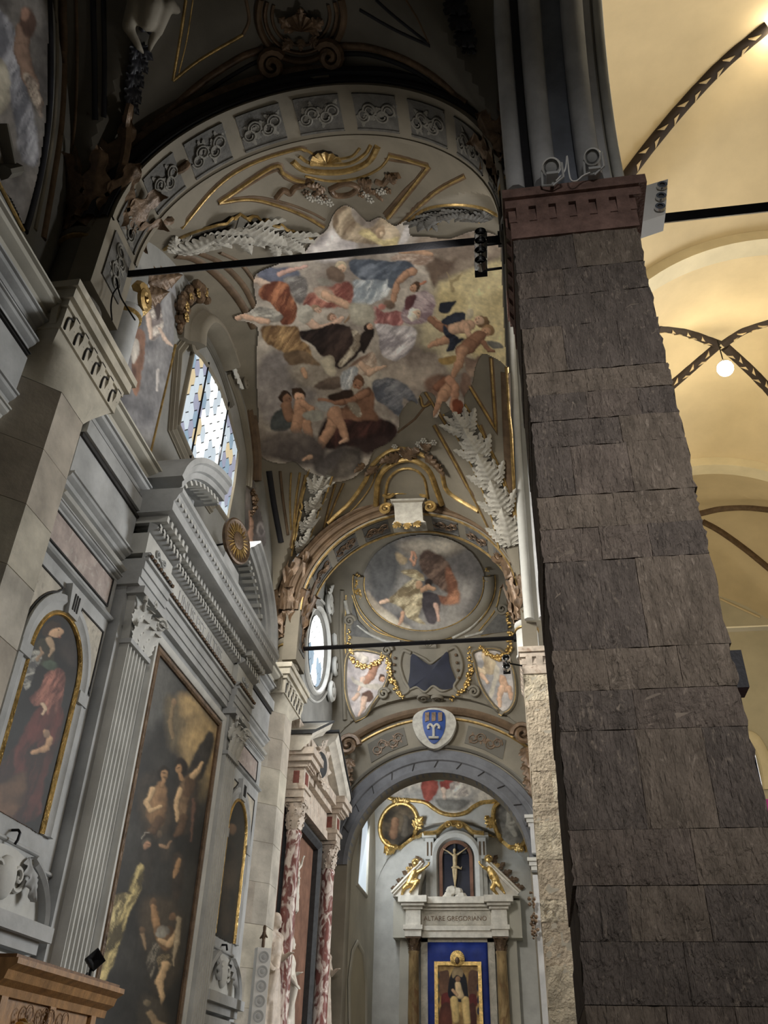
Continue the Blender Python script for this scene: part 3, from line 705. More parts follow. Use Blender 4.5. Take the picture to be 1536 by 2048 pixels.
# ---- half-octagonal wall piers on the left
def wall_pier(label, yc, jz, ztop, mats, seed, xs=0.0):
    t = thing('stone_pilaster', label, None, (-5.1, yc, 0), kind='structure'); r = random.Random(seed)
    oct_ = lambda e: [(-5.12, yc-.67+e), (-4.70-e*.7+xs, yc-.27+e*.4), (-4.70-e*.7+xs, yc+.27-e*.4), (-5.12, yc+.67-e)]
    mk('mortar_core', prism(oct_(.012), 2, 0, jz[-1]), 'mortar_light', t)
    for k in range(len(jz)-1):
        g = .004; s = r.choice((-1, 1))*.0+r.uniform(-.05, .05); p = oct_(r.uniform(-.003, .004))
        z0, z1 = jz[k]+g, jz[k+1]-g
        if k % 2:   # course of two stones, split on the broad near face
            m1 = (p[0][0]*.5+p[1][0]*.5, p[0][1]*.5+p[1][1]*.5)
            mk('stone_block', fixv(prism([p[0], m1, (-5.12, m1[1])], 2, z0, z1)), r.choice(mats), t)
            mk('stone_block', fixv(prism([m1, p[1], p[2], p[3], (-5.12, m1[1])], 2, z0, z1)), r.choice(mats), t)
        else: mk('stone_block', fixv(prism(p, 2, z0, z1)), r.choice(mats), t)
    zb = jz[-1]; sq = [(-5.12, yc-.70), (-4.66, yc-.70), (-4.66, yc+.70), (-5.12, yc+.70)]; o8 = [(-5.12, yc-.67), (-4.9, yc-.46), (-4.70, yc-.27), (-4.70, yc+.27), (-4.9, yc+.46), (-5.12, yc+.67)]
    s8 = [(-5.12, yc-.70), (-4.66, yc-.70), (-4.66, yc-.40), (-4.66, yc+.40), (-4.66, yc+.70), (-5.12, yc+.70)]
    V = []; F = []; st = 8
    for k in range(st+1):
        f = k/st; e = 1-math.cos(f*math.pi/2)
        for a, b in zip(o8, s8): V.append((a[0]+(b[0]-a[0])*e, a[1]+(b[1]-a[1])*e, zb+(ztop-.62-zb)*f))
    for k in range(st):
        for i in range(5): F.append((k*6+i, k*6+i+1, k*6+7+i, k*6+6+i))
    fixn(mk('chamfer_stop', (V, F), mats[0], t, angle=60))
    mk('capital', join(box(-5.12, -4.63, yc-.72, yc+.72, ztop-.62, ztop-.32), box(-5.12, -4.60, yc-.76, yc+.76, ztop-.32, ztop-.24), box(-5.12, -4.54, yc-.80, yc+.80, ztop-.24, ztop-.10), box(-5.12, -4.50, yc-.84, yc+.84, ztop-.10, ztop)), mats[0], t)
    for i in range(6):
        y = yc-.66+i*.235; c = []
        for q in range(9):
            a = math.pi*q/8; c.append((-4.622, y+.08-.08*math.cos(a), ztop-.48+.11*math.sin(a)))
        c = [(-4.622, y, ztop-.60)]+c
        mk('blind_arch', tube(c, .013, 5), 'groove_dark', t)
        mk('corbel', fixv(prism([(-4.64, ztop-.56), (-4.60, ztop-.44), (-4.60, ztop-.30), (-4.64, ztop-.30)], 1, y+.10, y+.20)), mats[0], t)
    for i in range(2):
        mk('corbel', fixv(prism([(yc-.73, ztop-.56), (yc-.77, ztop-.40), (yc-.77, ztop-.30), (yc-.70, ztop-.30), (yc-.70, ztop-.56)], 0, -4.95+i*.17, -4.87+i*.17)), mats[0], t)
    return t
def fixv(VF):
    bm = bmesh.new(); vs = [bm.verts.new(v) for v in VF[0]]
    for f in VF[1]: bm.faces.new([vs[i] for i in f])
    bmesh.ops.recalc_face_normals(bm, faces=bm.faces); bm.verts.index_update()
    out = ([tuple(v.co) for v in bm.verts], [tuple(v.index for v in f.verts) for f in bm.faces]); bm.free(); return out
ashl = ['stone_ashlar', 'stone_ashlar_b', 'stone_ashlar_c']
wall_pier('broad pale ashlar wall pier at the left edge', 6.68, [0, .6, 1.2, 1.8, 2.4, 3.1, 3.8, 4.5, 5.15, 5.8, 6.5, 7.2, 8.0], 9.16, ashl, 2)
wall_pier('slim pale ashlar wall pier between the painted altar and the marble altar', 16.68, [0, .6, 1.2, 1.8, 2.4, 3.0, 3.6, 4.3, 5.0, 5.7, 6.4, 7.1, 7.7, 8.25], 9.16, ashl, 4)
# ================================================================== LEFT WALL OF THE MIDDLE BAY: wall mouldings, painted altar, niches
def leaf_ring(c, r0, r1, h, n, m, name, parent, tiers=2, facing=None, arc=360, wid=.5, curl=.5, aspect=.24):
    """rings of acanthus leaves round a vertical axis; each leaf its own mesh"""
    out = []
    for k in range(tiers):
        z0 = c[2]+h*.38*k; hh = h*(.62 if tiers > 1 else 1)
        for i in range(n):
            a0 = (facing if facing is not None else 0)+math.radians(arc)*((i+.5*(k % 2))/n-.5)
            V, F = acanthus(4, aspect*1.1, .12, 0, 24, 10); V = np.array(V); s = V[:, 0]; t = V[:, 1]; q = V[:, 2]
            rad = r0+(r1-r0)*np.clip(s, 0, 1)**2.2+q*hh*.55+.006*k; zz_ = z0+hh*np.where(s < .86, s, .86+(s-.86)*-.4)
            ca, sa = math.cos(a0), math.sin(a0); tang = t*hh*wid*2
            P = np.stack([c[0]+rad*ca-tang*sa, c[1]+rad*sa+tang*ca, zz_], -1)
            out.append(mk(name, (P, F), m, parent, angle=None))
    return out
def corinthian(c, r, h, m, parent, square=None, facing=None, arc=360, n=8):
    cap = mk('capital', lathe([(r*.98, 0), (r*1.02, h*.04), (r*.95, h*.1), (r*1.0, h*.55), (r*1.25, h*.86)], c, 20), m, parent)
    leaf_ring(c, r*1.0, r*1.5, h*.9, n, m, 'leaf', cap, 2, facing, arc)
    for i in range(4):
        a = math.radians(45+90*i); p = np.array(c)+np.array([r*1.45*math.cos(a), r*1.45*math.sin(a), h*.80])
        M4 = np.eye(4); M4[:3, 0] = (math.cos(a), math.sin(a), 0); M4[:3, 1] = (0, 0, 1); M4[:3, 2] = (math.sin(a), -math.cos(a), 0); M4[:3, :3] *= h*.24; M4[:3, 3] = p
        mk('volute', xf(volute(1.6, .5, .1, .13, 22), M4), m, cap)
    w = r*1.5; mk('abacus', prism([(c[0]-w, c[1]-w), (c[0], c[1]-w*.86), (c[0]+w, c[1]-w), (c[0]+w*.86, c[1]), (c[0]+w, c[1]+w), (c[0], c[1]+w*.86), (c[0]-w, c[1]+w), (c[0]-w*.86, c[1])], 2, c[2]+h*.88, c[2]+h), m, cap)
    return cap
def text(name, s, size, m, parent, origin, ex, ey, depth=.004, align='CENTER'):
    cu = bpy.data.curves.new(name, 'FONT'); cu.body = s; cu.size = size; cu.align_x = align; cu.align_y = 'CENTER'; cu.extrude = depth
    to = bpy.data.objects.new(name, cu); me = bpy.data.meshes.new_from_object(to); bpy.data.objects.remove(to)
    V = np.array([v.co for v in me.vertices]); F = [tuple(p.vertices) for p in me.polygons]
    M4 = np.eye(4); M4[:3, 0] = ex; M4[:3, 1] = ey; M4[:3, 2] = np.cross(ex, ey); M4[:3, 3] = origin
    V = np.asarray(xf((V, F), M4)[0]); lab = list(range(len(V)))   # one mesh for each letter
    def find(i):
        while lab[i] != i: lab[i] = lab[lab[i]]; i = lab[i]
        return i
    for f in F:
        for i in f[1:]: lab[find(i)] = find(f[0])
    grp = {}
    for f in F: grp.setdefault(find(f[0]), []).append(f)
    for fs in grp.values():
        u_ = sorted({i for f in fs for i in f}); rm = {a: b for b, a in enumerate(u_)}
        mk('letter', (V[u_], [tuple(rm[i] for i in f) for f in fs]), m, parent, smooth=False)
# ---- horizontal wall mouldings on either side of the altar
wt = thing('trim_wall', 'stacked grey cornice mouldings along the aisle wall', None, (-5.1, 7.3, 6.5), kind='structure')
for y0, y1 in ((7.3, 9.06), (14.05, 16.1)):
    for z0, z1, d, m, st in ((6.55, 6.68, .17, 'stucco_grey', 'torus'), (7.12, 7.24, .16, 'stucco_grey', 'ogee'), (7.24, 7.42, .20, 'stucco_pale', 'torus'), (7.42, 7.62, .23, 'stucco_grey', 'ogee'),
                             (8.14, 8.20, .20, 'groove_dark', 'box'), (8.20, 8.40, .24, 'stucco_grey', 'box'), (8.40, 8.44, .22, 'groove_dark', 'box'), (8.44, 8.66, .30, 'stucco_grey', 'ogee'), (8.66, 8.90, .42, 'wall_wash', 'ogee')):
        wallmould(-5.1, y0, y1, z0, z1, d, m, 'moulding', wt, style=st)
    mk('frieze', box(-5.1, -4.93, y0, y1, 7.62, 8.14), 'stucco_grey', wt, smooth=False)
    mk('wall_panel', box(-5.1, -5.0, y0, y1, 0, 7.14), 'stucco_grey', wt, smooth=False)
def outline(name, pts, w, m, parent, X, d=.012, closed=True):
    P = [(X, a, b) for a, b in pts]; return mk(name, sweep(P, (1, 0, 0), [(-w/2, 0), (-w/2, d), (w/2, d), (w/2, 0)], closed), m, parent, smooth=False)
def flat_panel(name, pts, m, parent, X, d=.008):
    return mk(name, fixv(prism(pts, 0, X-.01, X+d)), m, parent, smooth=False)
def arc_yz(yc, zc, r, a0, a1, n=16, rz=None): return [(yc+r*math.cos(math.radians(a0+(a1-a0)*i/n)), zc+(rz or r)*math.sin(math.radians(a0+(a1-a0)*i/n))) for i in range(n+1)]
# ---- niches with arched paintings
def niche(label_f, label_p, y0, y1, zb, zs, painter, base, nm):
    yc, r = (y0+y1)/2, (y1-y0)/2; X = -5.0; rz = r*1.12
    shape = [(y0, zb), (y1, zb)]+arc_yz(yc, zs, r, 0, 180, 22, rz)
    t = thing('picture_niche', label_f, 'niche', (X, yc, zb))
    mk('surround', sweep([(X, a, b) for a, b in [(y0-.12, zb)]+[(2*yc-a, b) for a, b in arc_yz(yc, zs, r+.12, 0, 180, 22, rz+.12)][::1]+[(y1+.12, zb)]], (1, 0, 0), [(-.10, 0), (-.10, .05), (-.02, .06), (.02, .03), (.10, .03), (.10, 0)]), 'stucco_grey', t)
    for k, (a, b) in enumerate(((y0-.24, y0-.02), (y1+.02, y1+.24))): mk('impost', box(X, X+.07, a, b, zs-.16, zs-.02), 'stucco_grey', t, smooth=False)
    key = [(yc-.11, zs+rz+.01), (yc+.11, zs+rz+.01), (yc+.17, zs+rz+.36), (yc-.17, zs+rz+.36)]
    k_ = mk('keystone', fixv(prism(key, 0, X, X+.08)), 'stucco_grey', t, smooth=False)
    for q in (-.05, 0, .05): mk('keystone_groove', box(X+.075, X+.088, yc+q-.012, yc+q+.012, zs+rz+.08, zs+rz+.28), 'groove_dark', k_, smooth=False)
    for s in (-1, 1):
        pts = [(yc+s*.22, zs+rz+.26), (yc+s*(r+.32), zs+rz+.26), (yc+s*(r+.32), zs-.10+.16)]+[(yc+s*(r+.24)*math.cos(math.radians(q)), zs+(rz+.24)*math.sin(math.radians(q))) for q in np.linspace(12, 66, 9)]
        p = flat_panel('spandrel', pts, 'buff_marble', t, X); outline('groove', pts, .02, 'groove_dark', p, X+.008)
    pts = [(y0-.27, zs+rz+.60), (y1+.27, zs+rz+.60), (y1+.27, zs+rz+.98), (y0-.27, zs+rz+.98)]
    p = flat_panel('marble_panel', pts, 'pink_marble', t, X); outline('groove', pts, .022, 'groove_dark', p, X+.008)
    pic = thing('arched_painting', label_p, 'painting', (X, yc, zb))
    px = [proj(np.array([(X+.012, a, b)]))  for a, b in shape]; pl = [(float(a[0]), float(b[0])) for a, b in px]
    dense = []
    for k in range(len(pl)):
        a, b = np.array(pl[k]), np.array(pl[(k+1) % len(pl)]); n = max(1, int(np.hypot(*(b-a))/25))
        for q in range(n): dense.append(tuple(a+(b-a)*q/n))
    mk('backing', fixv(prism(shape, 0, X-.02, X+.008)), 'wood_dark', pic, smooth=False)
    paint_grid(PlaneS(0, X+.012), dense, 2.0, 0.0, 'canvas', pic, 'oil_painting', painter, base)
    fr = [(X+.01, y0, zb)]+[(X+.01, 2*yc-a, b) for a, b in arc_yz(yc, zs, r, 0, 180, 26, rz)]+[(X+.01, y1, zb)]
    mk('gilt_frame', sweep(fr, (1, 0, 0), [(-.035, 0), (-.035, .02), (-.018, .04), (0, .025), (.014, .035), (.024, .015), (.024, 0)]), 'gold', pic)
    return t, pic
def p_saint(p):
    p.cloud([(-80, 1180), (220, 1180), (220, 1720), (-80, 1720)], S8(38, 46, 52), S8(22, 26, 30), 6, .02)
    p.cloud([(110, 1230), (150, 1220), (150, 1330), (118, 1300)], S8(72, 62, 60), S8(40, 44, 50), 12)
    p.poly([(60, 1440), (95, 1400), (128, 1420), (118, 1480), (90, 1560), (70, 1640), (-30, 1640), (-20, 1560), (25, 1500)], S8(110, 46, 42), S8(62, 36, 34), 4, 40, 20)
    p.poly([(10, 1560), (52, 1545), (48, 1600), (20, 1640), (-30, 1650), (-30, 1590)], S8(130, 92, 62), S8(78, 58, 44), 8)
    p.poly([(60, 1395), (78, 1375), (92, 1345), (118, 1335), (130, 1350), (128, 1390), (112, 1430), (96, 1432), (90, 1410), (68, 1412)], S8(170, 104, 88), S8(105, 52, 48), 3, 16, 30)
    p.poly([(70, 1290), (84, 1276), (104, 1284), (110, 1310), (104, 1330), (80, 1330), (66, 1310)], S8(96, 92, 66), S8(60, 60, 46), 3)
    p.poly([(44, 1330), (58, 1306), (76, 1300), (84, 1316), (70, 1340), (60, 1372), (48, 1378), (44, 1352)], S8(168, 170, 166), S8(88, 92, 96), 2.5, 9, 70)
    p.limb([(98, 1278), (106, 1300), (98, 1312)], [6, 5, 3], S8(172, 146, 116)); p.limb([(74, 1318), (84, 1306), (80, 1296)], [4, 3, 2.5], S8(160, 132, 104))
    p.ell(104, 1258, 16, 19, 70, S8(66, 50, 40), 2); p.ell(113, 1265, 9, 14, 78, S8(196, 156, 120), 1.5); p.ell(117, 1260, 2, 1.4, 0, S8(40, 28, 22), 1, 0); p.ell(119, 1274, 3, 1.3, 0, S8(150, 80, 66), 1, 0)
    p.ell(100, 1330, 17, 9, 12, S8(70, 92, 74), 3)
    p.limb([(86, 1408), (92, 1420), (86, 1430)], [4, 3, 2], S8(196, 168, 140)); p.limb([(90, 1462), (100, 1478), (94, 1496), (64, 1506)], [4, 6, 6, 4], S8(190, 146, 106)); p.ell(94, 1468, 6, 9, 10, S8(150, 120, 96), 2)
niche('arched grey stucco niche framing the painted saint in red at the far left', 'arched oil painting of a saint in a red robe, leftmost on the wall', 7.57, 8.66, 3.90, 5.52, p_saint, S8(30, 34, 38), 'a')
def p_dark(p):
    p.cloud([(380, 1500), (560, 1500), (560, 1950), (380, 1950)], S8(58, 54, 46), S8(34, 34, 32), 6)
    p.poly([(452, 1700), (470, 1690), (474, 1760), (462, 1860), (440, 1860)], S8(84, 70, 54), S8(48, 44, 38), 6)
    p.ell(466, 1660, 8, 11, 0, S8(120, 92, 66), 3)
niche('narrow arched stucco niche beside the slim ashlar pier', 'narrow dark arched painting beside the slim ashlar pier', 14.50, 15.56, 3.88, 5.50, p_dark, S8(50, 48, 42), 'b')
# ---- small cartouche pediments below the niches
def low_pediment(label, yc):
    t = thing('niche_pediment', label, 'pediment', (-5.0, yc, 2.2)); X = -5.0
    mk('base_cornice', join(*[box(X, X+d, yc-w, yc+w, a, b) for d, w, a, b in ((.10, .80, 2.40, 2.62), (.14, .84, 2.62, 2.74), (.12, .82, 2.80, 2.92), (.20, .92, 2.92, 3.06))]), 'stucco_grey', t, smooth=False)
    mk('tympanum', fixv(prism([(yc-.86, 3.06)]+[(2*yc-a, b) for a, b in arc_yz(yc, 3.06, .86, 0, 180, 20, .58)]+[(yc+.86, 3.06)], 0, X, X+.05)), 'stucco_pale', t, smooth=False)
    for s in (-1, 1):
        pts = [(X+.03, yc+s*.88*math.cos(math.radians(a)), 3.06+.60*math.sin(math.radians(a))) for a in np.linspace(0, 62, 12)]
        fixn(mk('curved_cornice', sweep(pts, (1, 0, 0), [(-.06, 0), (-.06, .10), (-.02, .13), (.03, .08), (.06, .08), (.06, 0)]), 'stucco_grey', t))
        M4 = np.eye(4); M4[:3, 0] = (0, s*.25, -.97); M4[:3, 1] = (0, -s*.97, -.25); M4[:3, 2] = (1, 0, 0); M4[:3, :3] *= .42; M4[:3, 3] = (X+.05, yc+s*.34, 3.62)
        mk('bracket_leaf', xf(acanthus(4, .26, .28, .3), M4), 'stucco_grey', t, angle=None)
        M4 = np.eye(4); M4[:3, 0] = (0, s*1, 0); M4[:3, 1] = (0, 0, 1); M4[:3, 2] = (1, 0, 0); M4[:3, :3] *= .26; M4[:3, 3] = (X+.06, yc+s*.20, 3.40)
        mk('scroll', xf(volute(1.5, .5, .12, .09, 26, -1), M4), 'stucco_pale', t)
    mk('cartouche', ball((X+.06, yc, 3.36), .2, 14, 10, (.35, .9, 1.0)), 'stucco_pale', t)
    pts = [(X, yc-.95, 3.58), (X, yc-.60, 3.58), (X, yc-.60, 3.70), (X, yc+.60, 3.70), (X, yc+.60, 3.58), (X, yc+.95, 3.58)]
    mk('raised_moulding', sweep(pts, (1, 0, 0), half_round(.05, .03)), 'stucco_grey', t)
low_pediment('grey stucco pediment with cartouche below the saint in red', 8.12); low_pediment('grey stucco pediment with cartouche below the narrow dark painting', 15.03)
# ---- the altar surround
AL = thing('altar_surround', 'tall grey stucco altar surround with fluted pilasters and broken curved pediment', 'altar', (-4.9, 11.6, 0))
def flutes(y0, y1, n, z0, z1, X, parent, m):
    for i in range(n):
        w = (y1-y0)/n; y = y0+w*(i+.5); r = w*.40
        V, F = [], []
        pts = [(X+.004-r*.9*math.sin(math.pi*k/6), y-r*math.cos(math.pi*k/6)) for k in range(7)]
        mk('flute', join(tube([(X-.006, y, z0), (X-.006, y, z1)], r*.62, 8)), 'groove_dark' if False else m, parent)
for y0, y1, nm in ((9.25, 9.84, 'a'), (13.34, 13.92, 'b')):
    X = -4.76; yc = (y0+y1)/2
    mk('pilaster_backing', box(-5.1, -4.88, y0-.14, y1+.20, 0, 7.2), 'stucco_grey', AL, smooth=False)
    n = 6; w = (y1-y0)/n; poly = [(-4.90, y0)]
    for i in range(n):
        a = y0+i*w; poly += [(X, a), (X, a+w*.16)]+[(X-.085*math.sin(math.pi*k/6), a+w*.16+w*.68*k/6) for k in range(1, 6)]+[(X, a+w*.84)]
    poly += [(X, y1), (-4.90, y1)]
    pil = mk('fluted_pilaster', fixv(prism(poly, 2, .9, 6.36)), 'stucco_pale', AL, angle=30)
    mk('astragal', join(box(-4.9, X+.04, y0-.03, y1+.03, 6.36, 6.42)), 'stucco_grey', pil, smooth=False)
    mk('base', join(box(-4.9, X+.06, y0-.06, y1+.06, .7, .82), box(-4.9, X+.03, y0-.03, y1+.03, .82, .9)), 'stucco_grey', pil, smooth=False)
    cap = mk('capital', fixv(prism([(y0, 6.42), (y1, 6.42), (y1+.06, 7.02), (y0-.06, 7.02)], 0, -4.9, X-.01)), 'stucco_pale', AL, smooth=False)
    for k in range(2):
        cnt = 3 if k == 0 else 4
        for i in range(cnt):
            yy = y0+(y1-y0)*((i+.5)/cnt if k == 0 else i/(cnt-1)); zz0 = 6.42+.19*k; hh = .34
            V, F = acanthus(5, .36, .16, 0, 14, 6); V = np.array(V); s, tt, q = V[:, 0], V[:, 1], V[:, 2]
            P = np.stack([X+.01+q*hh*.9+.12*np.clip(s, 0, 1)**3, yy+tt*hh*1.05, zz0+hh*np.where(s < .86, s, .86-(s-.86)*.8)], -1)
            mk('leaf', (P, F), 'stucco_pale', cap, angle=None)
    for s, yy in ((-1, y0), (1, y1)):
        M4 = np.eye(4); M4[:3, 0] = (.4, s*.9, 0); M4[:3, 1] = (0, 0, 1); M4[:3, 2] = (.9, -s*.4, 0); M4[:3, :3] *= .20; M4[:3, 3] = (X+.10, yy, 6.90)
        mk('volute', xf(volute(1.6, .5, .1, .13, 22), M4), 'stucco_pale', cap)
    mk('abacus', box(-4.9, X+.12, y0-.12, y1+.12, 7.02, 7.12), 'stucco_grey', cap, smooth=False)
    M4 = np.eye(4); M4[:3, 0] = (0, 1, 0); M4[:3, 1] = (0, 0, 1); M4[:3, 2] = (1, 0, 0); M4[:3, :3] *= .14; M4[:3, 3] = (X+.11, yc, 7.06)
    mk('rosette', xf(rosette(6), M4), 'stucco_pale', cap)
# entablature, broken forward over the pilasters
def ent(y0, y1, dx, nm):
    B = -4.80+dx
    e = mk('entablature', join(box(-5.1, B, y0, y1, 7.12, 7.22), box(-5.1, B+.02, y0, y1, 7.22, 7.34), box(-5.1, B+.04, y0, y1, 7.34, 7.46), box(-5.1, B+.08, y0, y1, 7.46, 7.50)), 'stucco_grey', AL, smooth=False)
    mk('frieze', box(-5.1, B+.01, y0, y1, 7.58, 7.90), 'stucco_pale', AL, smooth=False)
    wallmould(B-.02, y0, y1, 7.50, 7.58, .11, 'stucco_grey', 'moulding', AL)
    wallmould(B-.02, y0, y1, 7.90, 8.06, .14, 'stucco_grey', 'moulding', AL, style='torus')
    n = int((y1-y0)/.115); d = (y1-y0)/n
    mk('leaf_band', join(*[xf(acanthus(2, .3, .25, .2, 6, 4), np.array([[0, 0, .10, B+.12], [0, .13, 0, y0+d*(i+.5)], [-.15, 0, 0, 8.06], [0, 0, 0, 1]])) for i in range(n)]), 'stucco_pale', AL, angle=None)['kind'] = 'stuff'
    n = int((y1-y0)/.13); d = (y1-y0)/n
    for i in range(n): mk('dentil', box(-5.0, B+.22, y0+d*i+.015, y0+d*i+.085, 8.07, 8.17), 'stucco_pale', AL, smooth=False)
    n = int((y1-y0)/.10); d = (y1-y0)/n
    mk('bead_row', join(*[ball((B+.09, y0+d*(i+.5), 7.54), .028, 5, 4, (1, 1.3, 1)) for i in range(n)]), 'bronze_brown', AL)['kind'] = 'stuff'
ent(9.95, 13.22, 0, 'm'); ent(9.06, 9.95, .09, 'l'); ent(13.22, 14.14, .09, 'r')
CY0, CY1 = 8.97, 14.25
mk('cornice', fixv(prism([(-5.1, 8.17), (-4.46, 8.17), (-4.40, 8.19), (-4.40, 8.33), (-4.37, 8.36), (-4.34, 8.44), (-4.30, 8.47), (-4.30, 8.54), (-5.1, 8.56)], 1, CY0, CY1)), 'stucco_grey', AL, angle=25)
n = 40; mk('cornice_leaf_band', join(*[xf(acanthus(2, .3, .25, .2, 6, 4), np.array([[0, 0, .08, -4.37], [0, .15, 0, CY0+.07+i*.129], [-.11, 0, 0, 8.45], [0, 0, 0, 1]])) for i in range(n)]), 'stucco_pale', AL, angle=None)['kind'] = 'stuff'
text('inscription', 'UNUS EST ALTISS', .27, 'grey_roll', AL, (-4.785, 11.55, 7.74), (0, 1, 0), (0, 0, 1), .003)
for yc in (9.52, 13.68):   # emblem on the frieze blocks
    M4 = np.eye(4); M4[:3, 0] = (0, 1, 0); M4[:3, 1] = (0, 0, 1); M4[:3, 2] = (1, 0, 0); M4[:3, :3] *= .22; M4[:3, 3] = (-4.70, yc, 7.75)
    mk('frieze_rosette', xf(scroll_c(.5, .07), M4), 'stucco_grey', AL)
pz = lambda y, k=0: 8.50+(1.58-k)*math.sqrt(max(0, 1-((y-11.6)/(2.68-k))**2))
for a, b in ((8.95, 10.75), (12.55, 14.28)):   # the two ends of the broken curved pediment
    ys = np.linspace(a, b, 22)
    path = [(-4.78, y, pz(y)) for y in ys]
    cen = np.array([-4.78, 11.6, 8.4]); ups = [unit(np.array(p)-cen) for p in path]
    s = 1
    prof = [(-.34, -.40), (.20, -.40), (.22, -.34), (.30, -.34), (.31, -.24), (.36, -.22), (.40, -.12), (.44, -.09), (.44, 0), (-.34, 0)]
    V = []; F = []; m = len(prof)
    for p, u_ in zip(path, ups):
        for q, h in prof: V.append(np.array(p)+np.array([q, 0, 0])+u_*h)
    for i in range(len(path)-1):
        for k in range(m): F.append((i*m+k, i*m+(k+1) % m, (i+1)*m+(k+1) % m, (i+1)*m+k))
    F += [tuple(range(m)), tuple(range(len(V)-m, len(V)))]
    pe = mk('pediment_end', fixv((V, F)), 'stucco_grey', AL, angle=30)
    for i in range(2, 20, 2):
        p, u_ = np.array(path[i]), ups[i]; T = unit(np.array(path[i+1])-p); B = np.array([1, 0, 0])
        M4 = np.eye(4); M4[:3, 0] = B; M4[:3, 1] = T; M4[:3, 2] = u_; M4[:3, 3] = p+u_*-.45
        mk('dentil', xf(box(.02, .26, -.035, .035, 0, .08), M4), 'stucco_pale', pe, smooth=False)
    mk('tympanum_wall', fixv(prism([(a, 8.5)]+[(y, pz(y)-.3) for y in ys]+[(b, 8.5)], 0, -5.1, -4.92)), 'stucco_grey', pe, smooth=False)
# attic block and the sun medallion between the pediment ends
mk('attic_block', fixv(prism([(10.9, 8.5), (12.3, 8.5), (12.25, 8.66), (12.05, 8.70), (11.98, 8.95), (11.25, 8.95), (11.15, 8.70), (10.95, 8.66)], 0, -5.0, -4.46)), 'stucco_grey', AL, smooth=False)
md = thing('sun_medallion', 'round bronze sun medallion on an arm above the altar cornice', 'medallion', (-4.5, 11.62, 9.38))
def disc_x(prof, c, n=32, rot=0.0):   # lathe about an axis leaning from +x towards -y
    V, F = lathe(prof, (0, 0, 0), n); a = math.radians(rot); X = np.array([math.cos(a), -math.sin(a), 0]); Y = np.array([math.sin(a), math.cos(a), 0])
    V = np.array(V); return np.array(c)+V[:, 2:3]*X+V[:, 0:1]*Y+V[:, 1:2]*np.array([0, 0, 1]), F
fixn(mk('disc', disc_x([(.0, -.05), (.36, -.05), (.40, -.02), (.40, .03), (.37, .045), (.34, .03), (.15, .03), (.15, .05), (.12, .06), (0, .05)], (-4.45, 11.62, 9.38), rot=14), 'bronze_brown', md))
rays = []
for i in range(24):
    a = 2*math.pi*i/24; L = .155 if i % 2 else .175; a_ = math.radians(14); Y = np.array([math.sin(a_), math.cos(a_), 0]); X = np.array([math.cos(a_), -math.sin(a_), 0])
    d = Y*math.cos(a)+np.array([0, 0, math.sin(a)]); c = np.array((-4.45, 11.62, 9.38))+X*.035
    mk('sun_ray', tube([c+d*.16, c+d*(.16+L*.55)+Y*.008*(-1)**i, c+d*(.16+L)], [.018, .02, .004], 5), 'gilt', md)
mk('support_arm', tube([(-5.0, 11.35, 9.10), (-4.5, 11.5, 9.28)], .016, 6), 'iron', md)
